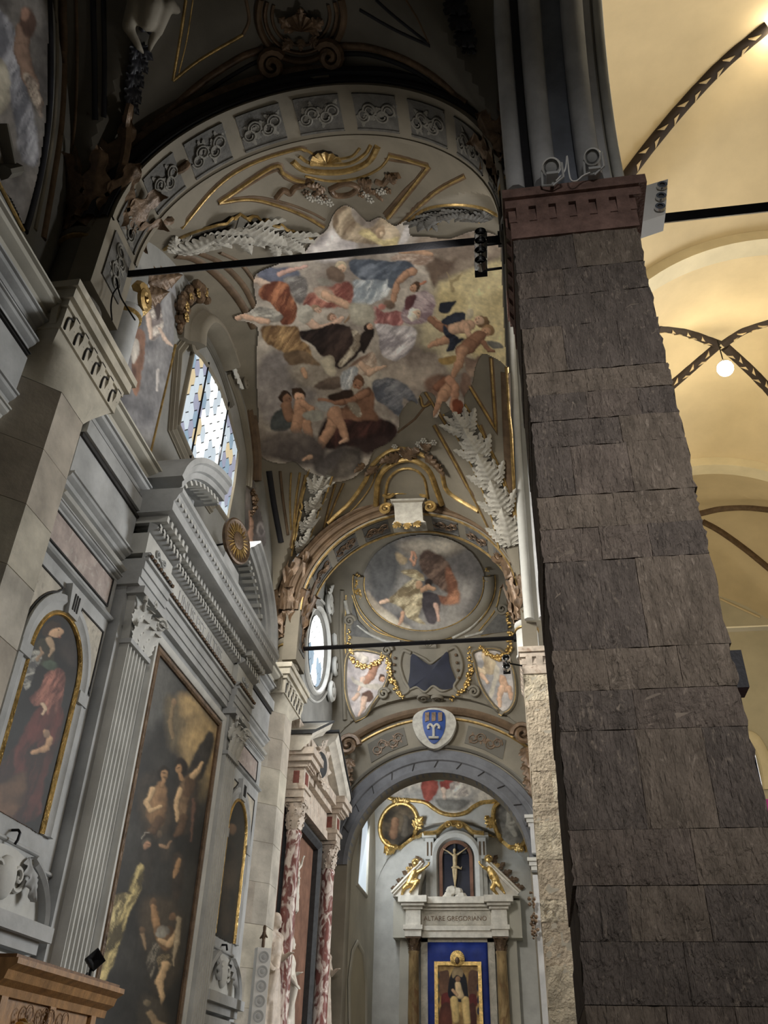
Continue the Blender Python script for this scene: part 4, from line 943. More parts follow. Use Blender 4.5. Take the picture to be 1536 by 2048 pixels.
# ---- large altar painting
PIC = thing('altar_painting', 'tall dark oil painting with pale nude figures and yellow drapery', 'painting', (-4.84, 11.65, 2))
Y0, Y1, Z0, Z1 = 10.22, 13.02, 1.75, 6.76
mk('backing', box(-5.0, -4.835, Y0, Y1, Z0, Z1), 'wood_dark', PIC, smooth=False)
def p_altar(p):
    p.cloud([(100, 1250), (500, 1250), (500, 2250), (60, 2250)], S8(70, 70, 69), S8(46, 47, 48), 6, .012)
    p.cloud([(290, 1330), (330, 1320), (420, 1430), (400, 1480), (330, 1440), (270, 1500)], S8(100, 102, 102), S8(70, 72, 74), 26)
    p.cloud([(356, 1396), (385, 1390), (425, 1436), (446, 1470), (425, 1575), (395, 1600), (372, 1540), (345, 1470)], S8(196, 164, 104), S8(128, 112, 82), 20, .02)
    p.poly([(417, 1462), (404, 1486), (385, 1515), (380, 1545), (398, 1560), (412, 1540), (424, 1500), (430, 1475)], S8(84, 80, 76), S8(56, 54, 54), 5)
    sk = S8(176, 134, 88); hl = S8(206, 170, 122); sh = S8(110, 82, 58); hr = S8(44, 34, 28)
    p.cloud([(330, 1400), (352, 1395), (362, 1440), (354, 1500), (336, 1490)], S8(130, 116, 88), S8(84, 80, 72), 14); p.limb([(346, 1412), (341, 1440), (345, 1478)], [4, 5, 3], S8(146, 124, 88)); p.ell(348, 1404, 5, 6, 0, S8(160, 130, 94), 3)
    # two seated nudes
    p.cloud([(280, 1560), (335, 1550), (345, 1640), (320, 1680), (285, 1660)], S8(104, 88, 70), S8(62, 58, 54), 16)
    p.poly([(310, 1574), (320, 1564), (331, 1572), (336, 1600), (331, 1628), (322, 1652), (304, 1650), (292, 1634), (296, 1606)], sk, sh, 5); p.limb([(306, 1580), (293, 1606), (300, 1622), (322, 1614)], [6, 6, 5, 4], hl, .4, 3); p.limb([(318, 1640), (304, 1662), (292, 1668)], [9, 8, 5], sh, .4, 5)
    p.ell(326, 1546, 12, 15, 20, hr, 4); p.ell(328, 1550, 7, 10, 15, sk, 3); p.limb([(326, 1560), (324, 1572)], [4, 5], sk, .3, 3); p.ell(328, 1547, 4, 1.2, 10, sh*.6, 1.5, 0); p.ell(329, 1555, 3, 1, 10, sh*.7, 1.5, 0)
    p.cloud([(348, 1560), (395, 1535), (398, 1600), (380, 1660), (352, 1650)], S8(104, 88, 70), S8(62, 58, 54), 14)
    p.poly([(360, 1570), (374, 1552), (390, 1544), (392, 1562), (384, 1588), (376, 1612), (368, 1640), (354, 1642), (350, 1612)], hl, sh, 5); p.limb([(360, 1580), (352, 1612), (354, 1640)], [6, 5, 4], hl, .4, 3); p.limb([(386, 1552), (398, 1538), (404, 1526)], [6, 5, 3], hl, .4, 3); p.limb([(368, 1636), (360, 1662), (350, 1672)], [9, 8, 5], sh, .4, 5)
    p.ell(362, 1534, 13, 18, -20, hr, 4); p.ell(357, 1538, 7, 10, -10, sk, 3); p.limb([(360, 1548), (364, 1560)], [4, 5], sk, .3, 3); p.ell(356, 1535, 4, 1.2, -10, sh*.6, 1.5, 0)
    p.limb([(388, 1600), (386, 1640), (382, 1684)], [4, 3, 2], S8(120, 86, 72), .3, 4)
    # veiled woman
    p.poly([(284, 1680), (292, 1664), (304, 1672), (310, 1700), (304, 1760), (284, 1800), (262, 1820), (272, 1750)], S8(70, 66, 62), S8(48, 46, 46), 8); p.ell(293, 1686, 8, 11, 20, S8(90, 84, 76), 3); p.ell(294, 1690, 5.5, 8, 15, S8(182, 136, 104), 2.5); p.ell(295, 1688, 3, 1, 10, S8(70, 50, 40), 1.2, 0); p.limb([(283, 1676), (289, 1664), (299, 1664)], [1.5, 1.5, 1.2], S8(156, 150, 140), .2, 2)
    p.poly([(312, 1676), (330, 1668), (346, 1680), (340, 1720), (318, 1720)], S8(82, 76, 70), S8(56, 54, 52), 8); p.limb([(320, 1692), (333, 1695), (342, 1683)], [4, 4, 2], S8(160, 128, 98), .4, 3); p.ell(318, 1668, 6, 8, 0, S8(110, 92, 74), 3)
    p.poly([(346, 1716), (364, 1708), (370, 1740), (360, 1800), (344, 1790)], S8(84, 72, 64), S8(56, 52, 50), 8); p.limb([(360, 1722), (354, 1740), (349, 1754)], [5, 6, 3], sk, .4, 3)
    # yellow drapery
    p.poly([(280, 1726), (287, 1740), (283, 1775), (271, 1802), (258, 1832), (234, 1908), (205, 1975), (182, 2010), (205, 1890), (236, 1802), (254, 1790), (262, 1760)], S8(200, 182, 116), S8(96, 86, 54), 4, 16, 25); p.poly([(215, 1812), (240, 1788), (256, 1792), (240, 1832), (205, 1905), (196, 1884)], S8(210, 194, 132), S8(116, 104, 66), 4, 10, 20)
    # lower putti
    p.cloud([(285, 1800), (350, 1800), (368, 1860), (350, 1960), (310, 1990), (285, 1900)], S8(92, 80, 66), S8(58, 56, 54), 18)
    p.ell(308, 1806, 7, 8, 0, S8(120, 92, 66), 3); p.limb([(309, 1814), (312, 1840), (318, 1862)], [6, 8, 7], sk, .4, 3); p.poly([(308, 1858), (322, 1850), (346, 1858), (354, 1880), (336, 1900), (318, 1892)], sk, sh, 4); p.limb([(320, 1880), (338, 1888), (354, 1868), (357, 1842)], [6, 7, 6, 3], hl, .4, 3); p.ell(346, 1834, 7, 8, 0, S8(130, 98, 70), 3)
    p.limb([(357, 1838), (354, 1885), (347, 1930)], [5, 6, 2], S8(170, 152, 122), .4, 4); p.poly([(316, 1856), (330, 1850), (340, 1862), (328, 1874), (313, 1872)], S8(196, 192, 180), S8(120, 116, 110), 3)
    p.poly([(304, 1888), (320, 1894), (312, 1926), (302, 1955), (295, 1930)], S8(150, 142, 126), S8(84, 80, 74), 5, 8, 20); p.poly([(318, 1912), (340, 1906), (340, 1936), (324, 1946), (314, 1936)], S8(168, 148, 112), S8(92, 82, 62), 4, 8, 50)
    p.limb([(330, 1930), (319, 1964), (325, 1998), (315, 2028)], [9, 8, 5, 3], hl, .4, 3); p.limb([(284, 1868), (290, 1900)], [5, 2], S8(160, 132, 98), .4, 4); p.ell(284, 1860, 6, 7, 0, S8(120, 94, 70), 3)
    p.cloud([(280, 1990), (330, 2010), (330, 2070), (280, 2070)], S8(90, 82, 70), S8(58, 56, 54), 12); p.ell(294, 2005, 8, 6, 40, S8(126, 112, 90), 3); p.limb([(300, 2028), (313, 2048), (330, 2050)], [8, 7, 4], S8(156, 132, 98), .4, 4); p.ell(250, 1648, 9, 6, 20, S8(104, 92, 74), 4); p.ell(240, 1700, 8, 12, 20, S8(84, 80, 72), 6)
Q = [(Y0, Z0), (Y1, Z0), (Y1, Z1), (Y0, Z1)]; dn = []
for k in range(4):
    a, b = np.array(Q[k]), np.array(Q[(k+1) % 4])
    for q in range(12): dn.append(a+(b-a)*q/12)
gx, gy = proj(np.array([(-4.83, a, b) for a, b in dn])); paint_grid(PlaneS(0, -4.83), list(zip(gx, gy)), 2.0, 0, 'canvas', PIC, 'oil_painting', p_altar, S8(58, 58, 58), gain=.95)
mk('gilt_frame', sweep([(-4.83, a, b) for a, b in Q], (1, 0, 0), [(-.06, 0), (-.06, .03), (-.035, .05), (-.01, .035), (.02, .045), (.045, .02), (.045, 0)], True), 'bronze_brown', PIC)
mk('gilt_fillet', sweep([(-4.825, a, b) for a, b in [(Y0+.045, Z0), (Y1-.045, Z0), (Y1-.045, Z1-.045), (Y0+.045, Z1-.045)]], (1, 0, 0), half_round(.025, .02), True), 'gold', PIC)
FO = [(Y0-.13, Z0), (Y1+.13, Z0), (Y1+.13, Z1+.13), (Y0-.13, Z1+.13)]
mk('picture_moulding', sweep([(-4.86, a, b) for a, b in FO], (1, 0, 0), [(-.06, 0), (-.06, .06), (-.02, .09), (.03, .09), (.06, .05), (.06, 0)], True), 'stucco_pale', AL)
mk('picture_ground', box(-5.1, -4.88, 10.0, 13.24, 0, 7.2), 'stucco_grey', AL, smooth=False)
# ================================================================== MIDDLE BAY: window, lunette, vault stucco and the cloud fresco
def clip_poly(P, C):
    """clip polygon P by convex polygon C (both lists of 2D points, C counter-clockwise)"""
    out = list(P)
    for i in range(len(C)):
        a, b = np.array(C[i]), np.array(C[(i+1) % len(C)]); inp, out = out, []
        ins = lambda q: (b[0]-a[0])*(q[1]-a[1])-(b[1]-a[1])*(q[0]-a[0]) >= -1e-9
        for k in range(len(inp)):
            s, e = np.array(inp[k-1]), np.array(inp[k])
            if ins(e) != ins(s):
                d1 = (b[0]-a[0])*(s[1]-a[1])-(b[1]-a[1])*(s[0]-a[0]); d2 = (b[0]-a[0])*(e[1]-a[1])-(b[1]-a[1])*(e[0]-a[0]); out.append(tuple(s+(e-s)*d1/(d1-d2)))
            if ins(e): out.append(tuple(e))
        if not out: return []
    return out
def ccw(P):
    a = sum(P[i][0]*P[(i+1) % len(P)][1]-P[(i+1) % len(P)][0]*P[i][1] for i in range(len(P))); return P if a > 0 else P[::-1]
def leaded(name, label, poly, X, hexw, hexh, colour, bars=(), nm='window_1'):
    """leaded window of separate hexagonal panes in the plane x = X; poly in (y, z)"""
    poly = ccw(poly); t = thing(nm, label, None, (X, poly[0][0], poly[0][1]), kind='structure')
    mk('lead_ground', fixv(prism(poly, 0, X-.03, X)), 'lead', t, smooth=False)
    ys = [p[0] for p in poly]; zs = [p[1] for p in poly]; r = 0; z = min(zs)-hexh
    g = .008
    while z < max(zs)+hexh:
        y = min(ys)-hexw+(hexw/2 if r % 2 else 0)
        while y < max(ys)+hexw:
            h6 = [(y+hexw/2-g, z-hexh*.25+g), (y+hexw/2-g, z+hexh*.25-g), (y, z+hexh*.5-g*1.5), (y-hexw/2+g, z+hexh*.25-g), (y-hexw/2+g, z-hexh*.25+g), (y, z-hexh*.5+g*1.5)]
            c = clip_poly(ccw(h6), poly)
            if len(c) > 2:
                ar = abs(sum(c[i][0]*c[(i+1) % len(c)][1]-c[(i+1) % len(c)][0]*c[i][1] for i in range(len(c))))/2
                if ar > .004: mk('pane', fixv(prism(c, 0, X, X+.008)), colour(y, z), t, smooth=False)
            y += hexw
        z += hexh*.75; r += 1
    for a, b in bars: mk('bar', tube([(X+.02, *a), (X+.02, *b)], .018, 6), 'iron', t)
    return t
WPX = [(384.6, 700.5), (400, 714), (414, 735), (437.5, 777), (455, 828), (474, 901), (466, 965), (452, 1040), (425, 1000), (395.6, 950), (353.7, 850)]
wp = [tuple(atx(x, y, -5.09)[1:]) for x, y in WPX]; wr = random.Random(4)
def wcol(y, z):
    k = wr.random()
    if 10.75 < y < 11.75: return 'daylight_white' if k < .8 else 'daylight_glass'
    return 'daylight_violet' if k < .22 else 'daylight_amber' if k < .38 else 'daylight_blue' if k < .6 else 'daylight_glass'
b1 = atx(397, 825, -5.08)[1]; b2 = atx(442, 890, -5.08)[1]
W1 = leaded('window', 'bright leaded window of hexagonal panes above the painted altar', wp, -5.085, .20, .40, wcol, [((b1, 10.2), (b1, 12.6)), ((b2, 10.2), (b2, 12.7))])
WF = PlaneS(0, -5.1)
mould(WF, WPX, .10, .06, 'stucco_cream', 'window_frame', W1, smooth=False, closed=True)
mould(WF, [(378, 672), (352, 706), (340, 860), (390, 972), (420, 1018)], .12, .09, 'stucco_cream', 'window_jamb', W1, smooth=False, prof=ogee(.2, .10))
mould(WF, [(470, 705), (486, 760), (498, 830), (507, 900), (508, 962)], .16, .16, 'brown_and_shadow_paint', 'window_jamb', W1, prof=ogee(.20, .16))
mould(WF, [(455, 745), (474, 800), (487, 860), (496, 920), (494, 975)], .14, .10, 'stucco_cream', 'window_jamb', W1, prof=ogee(.18, .10))
mould(WF, [(366, 690), (370, 655), (388, 634), (408, 645), (428, 680), (446, 730)], .2, .2, 'stucco_cream', 'window_hood', W1, prof=[(-.22, 0), (-.22, .10), (-.1, .16), (-.02, .30), (.06, .36), (.13, .36), (.15, .28), (.19, .2), (.22, 0)])
mould(WF, [(378, 690), (390, 668), (404, 672), (424, 705), (444, 752), (462, 812)], .16, .08, 'stucco_shade', 'window_architrave', W1, prof=ogee(.16, .07))
for a, b, s in (((452, 702), (470, 712), 1), ((478, 768), (494, 780), 1), ((372, 690), (384, 690), -1)):
    M4 = place(WF, a, b, .26, .12); mk('scroll', xf(volute(1.6, .5, .2, .15, 26, s), M4), 'stucco_cream', W1)
for a, b in (((448, 705), (456, 765)), ((455, 735), (470, 790))): M4 = place(WF, a, b, .5, .08); mk('bracket_leaf', xf(acanthus(4, .22, .2, .2), M4), 'stucco_pale', W1, angle=None)
L, N = trace(WF, [(354, 652), (352, 622), (362, 598), (382, 586), (404, 590), (428, 604), (450, 628), (466, 648), (482, 668)], per=4)
gl = thing('window_garland', 'dark carved flower garland arched over the leaded window', 'garland', L[0]); mk('flowers', swag(L, N, .17, 3, 1.6), 'bronze_brown', gl)
for k in range(2, len(L), 3):
    M4, s = frame4(L[k]+N[k]*.17, N[k], L[k]+np.array([0, .2, .1])); M4[:3, :3] *= .2; mk('blossom', xf(rosette(7), M4), 'gilt', gl)
L, N = trace(WF, [(494, 650), (504, 690), (511, 740), (514, 800), (514, 850), (510, 905)], per=5)
gl = thing('window_garland', 'dark carved fruit garland hanging down the right of the window', 'garland', L[0]); mk('fruit', swag(L, N, .12, 5, 1.4), 'bronze_brown', gl)
for a, b, s in (((470, 660), (490, 640), 1), ((486, 690), (500, 672), -1), ((498, 735), (510, 720), 1)): M4 = place(WF, a, b, .36, .1); mk('curl', xf(volute(1.7, .5, .15, .13, 26, s), M4), 'stucco_shade', gl)
L, N = trace(WF, [(500, 985), (504, 1003), (500, 1028)], per=3); gl = thing('window_drop', 'small dark fruit drop below the right end of the window', 'ornament', L[0]); mk('fruit', swag(L, N, .10, 8), 'bronze_brown', gl)
# lunette frescoes on the wall either side of the window
def p_lun(p):
    p.cloud([(180, 500), (380, 500), (380, 950), (180, 950)], S8(150, 152, 160), S8(104, 106, 116), 6, .018)
    p.poly([(300, 585), (312, 590), (326, 640), (322, 668), (302, 682), (294, 650), (298, 610)], S8(214, 208, 204), S8(140, 132, 136), 3, 12, 60)
    p.poly([(306, 590), (318, 588), (322, 620), (312, 640)], S8(110, 96, 96), S8(80, 70, 74), 3); p.limb([(292, 600), (296, 640), (300, 676)], [5, 5, 4], S8(206, 184, 172)); p.limb([(318, 660), (330, 680), (345, 694)], [4, 4, 2], S8(206, 184, 172))
    p.poly([(262, 700), (272, 660), (284, 660), (290, 690), (278, 780), (268, 790), (264, 740)], S8(176, 132, 110), S8(120, 92, 84), 3); p.poly([(258, 690), (272, 676), (280, 700), (266, 728)], S8(226, 222, 216), S8(170, 166, 166), 3)
    p.limb([(314, 740), (312, 780)], [4, 3], S8(182, 180, 184))
LF = thing('lunette_fresco', 'grey blue lunette fresco with a white draped figure, left of the window', 'fresco', (-5.1, 8.2, 9.5))
LFo = [(300, 560), (322, 548), (345, 552), (352, 600), (348, 650), (346, 690), (338, 740), (328, 790), (314, 850), (298, 914), (280, 880), (262, 843), (245, 808), (224, 768), (240, 735), (262, 700), (276, 640), (286, 600)]
paint_grid(WF, LFo, 2.2, .008, 'painted_plaster', LF, 'fresco', p_lun, S8(130, 132, 140))
mould(WF, [(222, 768), (297, 916)], .03, .02, 'gold', 'gilt_line', LF, smooth=False); mould(WF, [(297, 916), (350, 690)], .05, .03, 'gilt', 'gilt_line', LF, smooth=False)
def p_lun2(p):
    p.cloud([(470, 940), (550, 940), (550, 1110), (470, 1110)], S8(140, 136, 142), S8(96, 94, 100), 6)
    p.limb([(500, 1085), (502, 1050), (500, 1022)], [6, 5, 2], S8(196, 158, 142)); p.ell(521, 1060, 9, 16, 0, S8(160, 158, 168), 3); p.ell(521, 1062, 5, 11, 0, S8(120, 118, 126), 2)
LF2 = thing('lunette_fresco', 'narrow grey lunette fresco with a raised hand, right of the window', 'fresco', (-5.1, 13, 10))
paint_grid(WF, [(492, 972), (505, 958), (514, 990), (520, 1020), (529, 1062), (530, 1090), (512, 1096), (495, 1092), (490, 1040)], 2, .008, 'painted_plaster', LF2, 'fresco', p_lun2, S8(120, 118, 124))
# ---- stucco bands of the vault
VS = thing('trim_vault', 'gilt and brown stucco mouldings with painted shadow lines framing the cloud fresco', None, (-2.4, 11.4, 13.5), kind='structure')
def line(pts, w, h, m, smooth=True, nm='moulding', S=None, par=None, prof=None, off=-.01): return mould(S or S2, pts, w, h, m, nm, par or VS, smooth, prof=prof, off=off)
flat = lambda w, d=.02: [(-w/2, -.02), (-w/2, d), (w/2, d), (w/2, -.02)]
for pts, w, m in (([(352, 512), (392, 520), (440, 556), (480, 604), (508, 656)], .16, 'brown_and_shadow_paint'), ([(398, 506), (444, 528), (486, 570), (512, 620)], .12, 'brown_and_shadow_paint'), ([(440, 505), (480, 526), (512, 566)], .08, 'brown_and_shadow_paint'),
                  ([(538, 942), (548, 1010), (562, 1085)], .14, 'black_paint'), ([(560, 942), (566, 1000), (576, 1070)], .07, 'brown_and_shadow_paint'), ([(582, 945), (580, 1000), (582, 1060)], .05, 'gilt'), ([(600, 945), (592, 1000), (586, 1070)], .06, 'gilt'),
                  ([(1010, 745), (1014, 860), (1022, 1000), (1030, 1080)], .20, 'brown_and_shadow_paint'), ([(1018, 735), (1026, 900), (1034, 1060)], .08, 'gilt')):
    line(pts, w, .04, m, prof=half_round(w, .04))
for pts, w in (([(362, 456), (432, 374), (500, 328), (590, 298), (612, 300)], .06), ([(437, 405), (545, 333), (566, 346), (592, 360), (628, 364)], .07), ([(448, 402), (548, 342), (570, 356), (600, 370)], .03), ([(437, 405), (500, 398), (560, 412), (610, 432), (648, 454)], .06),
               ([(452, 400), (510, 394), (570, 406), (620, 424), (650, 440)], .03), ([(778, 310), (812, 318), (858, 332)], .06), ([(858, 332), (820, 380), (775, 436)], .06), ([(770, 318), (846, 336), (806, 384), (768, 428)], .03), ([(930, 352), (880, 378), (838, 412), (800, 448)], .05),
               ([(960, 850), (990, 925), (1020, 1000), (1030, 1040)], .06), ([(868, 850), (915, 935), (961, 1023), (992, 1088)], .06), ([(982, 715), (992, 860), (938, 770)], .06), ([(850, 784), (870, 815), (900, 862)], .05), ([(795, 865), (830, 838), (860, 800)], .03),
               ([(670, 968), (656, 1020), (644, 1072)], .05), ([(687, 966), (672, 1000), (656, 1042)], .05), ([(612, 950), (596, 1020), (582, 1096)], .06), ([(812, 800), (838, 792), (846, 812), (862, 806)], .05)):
    line(pts, w*1.9, .025, 'brown_and_shadow_paint', smooth=len(pts) > 3, nm='moulding'); line(pts, w, w*.75, 'gilt', smooth=len(pts) > 3, nm='gilt_moulding')  # wider brown band under each gilt moulding is its painted shadow line
def leaf_rib(S, pts, n, wid, m, label, par, relief=.30, border='gilt', bw=.05):
    L, N = trace(S, pts, per=14); d = np.r_[0, np.cumsum(np.linalg.norm(np.diff(L, axis=0), axis=1))]; tot = d[-1]
    at = lambda s: (np.array([np.interp(s, d, L[:, k]) for k in range(3)]), unit(np.array([np.interp(s, d, N[:, k]) for k in range(3)])))
    t = thing('leaf_rib', label, 'rib', L[0])
    st = tot/n
    mk('rib_bed', sweep(L-N*.01, N, [(-wid*.6, 0), (-wid*.6, .03), (wid*.6, .03), (wid*.6, 0)]), 'stucco_shade', t)
    for s in (-1, 1):
        B = np.array([unit(np.cross(unit(L[min(i+1, len(L)-1)]-L[max(i-1, 0)]), N[i])) for i in range(len(L))])
        mk('rib_border', sweep(L+B*s*wid*.62, N, half_round(bw, bw*.8)), border, t)
    for k in range(n):
        a, na = at(st*k); b, nb = at(min(tot, st*(k+1.35))); M4, s = frame4(a+na*.03, na, b); T = M4[:3, 0].copy(); B = M4[:3, 1].copy()
        A = M4.copy(); A[:3, 0] = T*s; A[:3, 1] = B*s*.8; A[:3, 2] = na*s*.62; mk('leaf', xf(acanthus(8, .30, relief, .35, 44, 14), A), m, t, angle=None)
        for sg, bb in ((-1, .66), (1, .66), (-1, .3), (1, .3)):
            dirv = unit(T*.75+B*sg*bb); A = np.eye(4); yv = np.cross(na, dirv); A[:3, 0] = dirv*st*1.05; A[:3, 1] = yv*st*.7; A[:3, 2] = na*st*.45; A[:3, 3] = a+na*.03
            mk('leaf', xf(acanthus(7, .24, relief*.9, .3, 36, 12), A), m, t, angle=None)
    return t
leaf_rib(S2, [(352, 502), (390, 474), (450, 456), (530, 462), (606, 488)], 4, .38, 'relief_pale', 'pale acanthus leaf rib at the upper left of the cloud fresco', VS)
leaf_rib(S2, [(978, 436), (936, 418), (880, 420), (836, 450)], 4, .34, 'panel_grey', 'acanthus leaf rib with shade in its dark colour at the upper right of the cloud fresco', VS)  # dark grey leaves instead of pale ones: shade put into the colour
leaf_rib(S2, [(1022, 1092), (1004, 1018), (975, 942), (938, 868), (908, 818)], 5, .42, 'relief_pale', 'pale acanthus leaf rib climbing the vault beside the dark pier', VS)
leaf_rib(S2, [(596, 1108), (612, 1048), (628, 990), (642, 945)], 4, .42, 'relief_pale', 'pale acanthus leaf rib below the left end of the cloud fresco', VS)
# ---- cartouche over the second arch
TBp = PlaneS(1, 15.74)
CA = thing('shell_cartouche', 'gilt shell cartouche with blank tablet above the second arch', 'cartouche', S2.hit(815, 980)[0])
for pts, w in (([(654, 1046), (700, 1004), (730, 962), (748, 926), (790, 898), (838, 906), (880, 936), (896, 982), (958, 1022)], .11), ([(752, 1010), (758, 955), (786, 926), (822, 918), (856, 938), (872, 975), (884, 1008)], .14), ([(770, 1004), (776, 962), (798, 940), (826, 938), (848, 956), (856, 996)], .07), ([(664, 1056), (712, 1012), (742, 972), (756, 936), (792, 910), (834, 916)], .04)):
    mould(S2, pts, w, w*.7, 'gilt', 'frame_moulding', CA, off=-.01)
M4 = place(TBp, (812, 990), (850, 988), .62, .0); M4[:3, 1] *= -1 if M4[2, 1] < 0 else 1; mk('shell', xf(shell(8), M4), 'gold', CA)
q4 = [TBp.hit(x, y)[0] for x, y in ((780, 998), (850, 996), (844, 1008), (846, 1040), (852, 1044), (816, 1046), (784, 1048), (790, 1040), (788, 1010))]; k9 = len(q4)
mk('tablet', fixv((q4+[p+np.array([0, .35, 0]) for p in q4], [tuple(range(k9)), tuple(range(2*k9-1, k9-1, -1))]+[(i, (i+1) % k9, k9+(i+1) % k9, k9+i) for i in range(k9)])), 'relief_pale', CA, smooth=False)
mk('tablet_band', sweep([TBp.hit(x, y)[0] for x, y in ((784, 1004), (846, 1002))], (0, -1, 0), half_round(.05, .03)), 'stucco_cream', CA)
for a, b, s in (((772, 1020), (784, 1012), 1), ((860, 1016), (848, 1008), -1), ((776, 988), (790, 980), -1), ((852, 986), (840, 978), 1)): M4 = place(TBp, a, b, .26, .02); mk('volute', xf(volute(1.7, .5, .15, .15, 24, s), M4), 'gilt', CA)
for a, b in (((800, 908), (760, 918)), ((800, 908), (842, 892)), ((842, 894), (870, 880)), ((755, 930), (728, 946)), ((850, 905), (884, 930)), ((728, 925), (706, 940)), ((870, 920), (894, 945))): M4 = place(S2, a, b, None, .02); mk('leaf', xf(acanthus(4, .3, .3, .4), M4), 'bronze_brown', CA, angle=None)
for x, y in ((838, 886), (848, 880), (858, 888), (846, 893), (868, 884), (806, 906), (790, 890)): M4 = place(S2, (x, y), (x+8, y), .16, .04); mk('blossom', xf(rosette(6), M4), 'relief_pale', CA)
for a, b in (((800, 1046), (790, 1056)), ((815, 1046), (815, 1062)), ((830, 1044), (840, 1056))): M4 = place(TBp, a, b, .22, .0); mk('fringe_leaf', xf(acanthus(3, .4, .3, .3), M4), 'gilt', CA, angle=None)
# ---- cartouche on the near cell, above the first arch
CB = thing('shell_cartouche', 'shadowed gilt shell cartouche with ribbons behind the near arch', 'cartouche', S2.hit(675, 320)[0])
for pts, w in (([(585, 322), (606, 338), (650, 344), (700, 340), (738, 322), (756, 292)], .10), ([(598, 312), (620, 326), (656, 330), (700, 326), (730, 308), (742, 290)], .06), ([(610, 352), (660, 362), (716, 356), (760, 336), (782, 308)], .05), ([(612, 300), (650, 318), (700, 314), (720, 296)], .05)):
    mould(S2, pts, w, w*.7, 'gilt', 'frame_moulding', CB, off=-.01)
M4 = place(S2, (655, 322), (692, 318), .5, .03); mk('shell', xf(shell(7), M4), 'gilt', CB)
for pts, w in (([(552, 396), (566, 380), (580, 386), (590, 374), (606, 370), (620, 358)], .10), ([(800, 350), (780, 352), (768, 366), (752, 362)], .10), ([(660, 378), (690, 366), (716, 374), (700, 388), (672, 390), (662, 380)], .10)):
    mould(S2, pts, w, w*.6, 'bronze_brown', 'ribbon', CB, off=0)
for k in range(16):
    x, y = (612+k*6, 392-abs(k-8)*1.2) if k < 9 else (724+(k-9)*9, 372+((k*7) % 13)); M4 = place(S2, (x, y+((k*5) % 14)), (x+6, y+4), .15, .03); mk('blossom', xf(rosette(5), M4), 'relief_pale' if k % 3 else 'bronze_brown', CB)
for a, b in (((640, 372), (612, 360)), ((650, 372), (628, 384)), ((720, 366), (748, 352)), ((726, 372), (756, 378)), ((776, 356), (800, 346)), ((752, 384), (770, 396))): M4 = place(S2, a, b, None, .02); mk('leaf', xf(acanthus(4, .3, .35, .4), M4), 'bronze_brown', CB, angle=None)
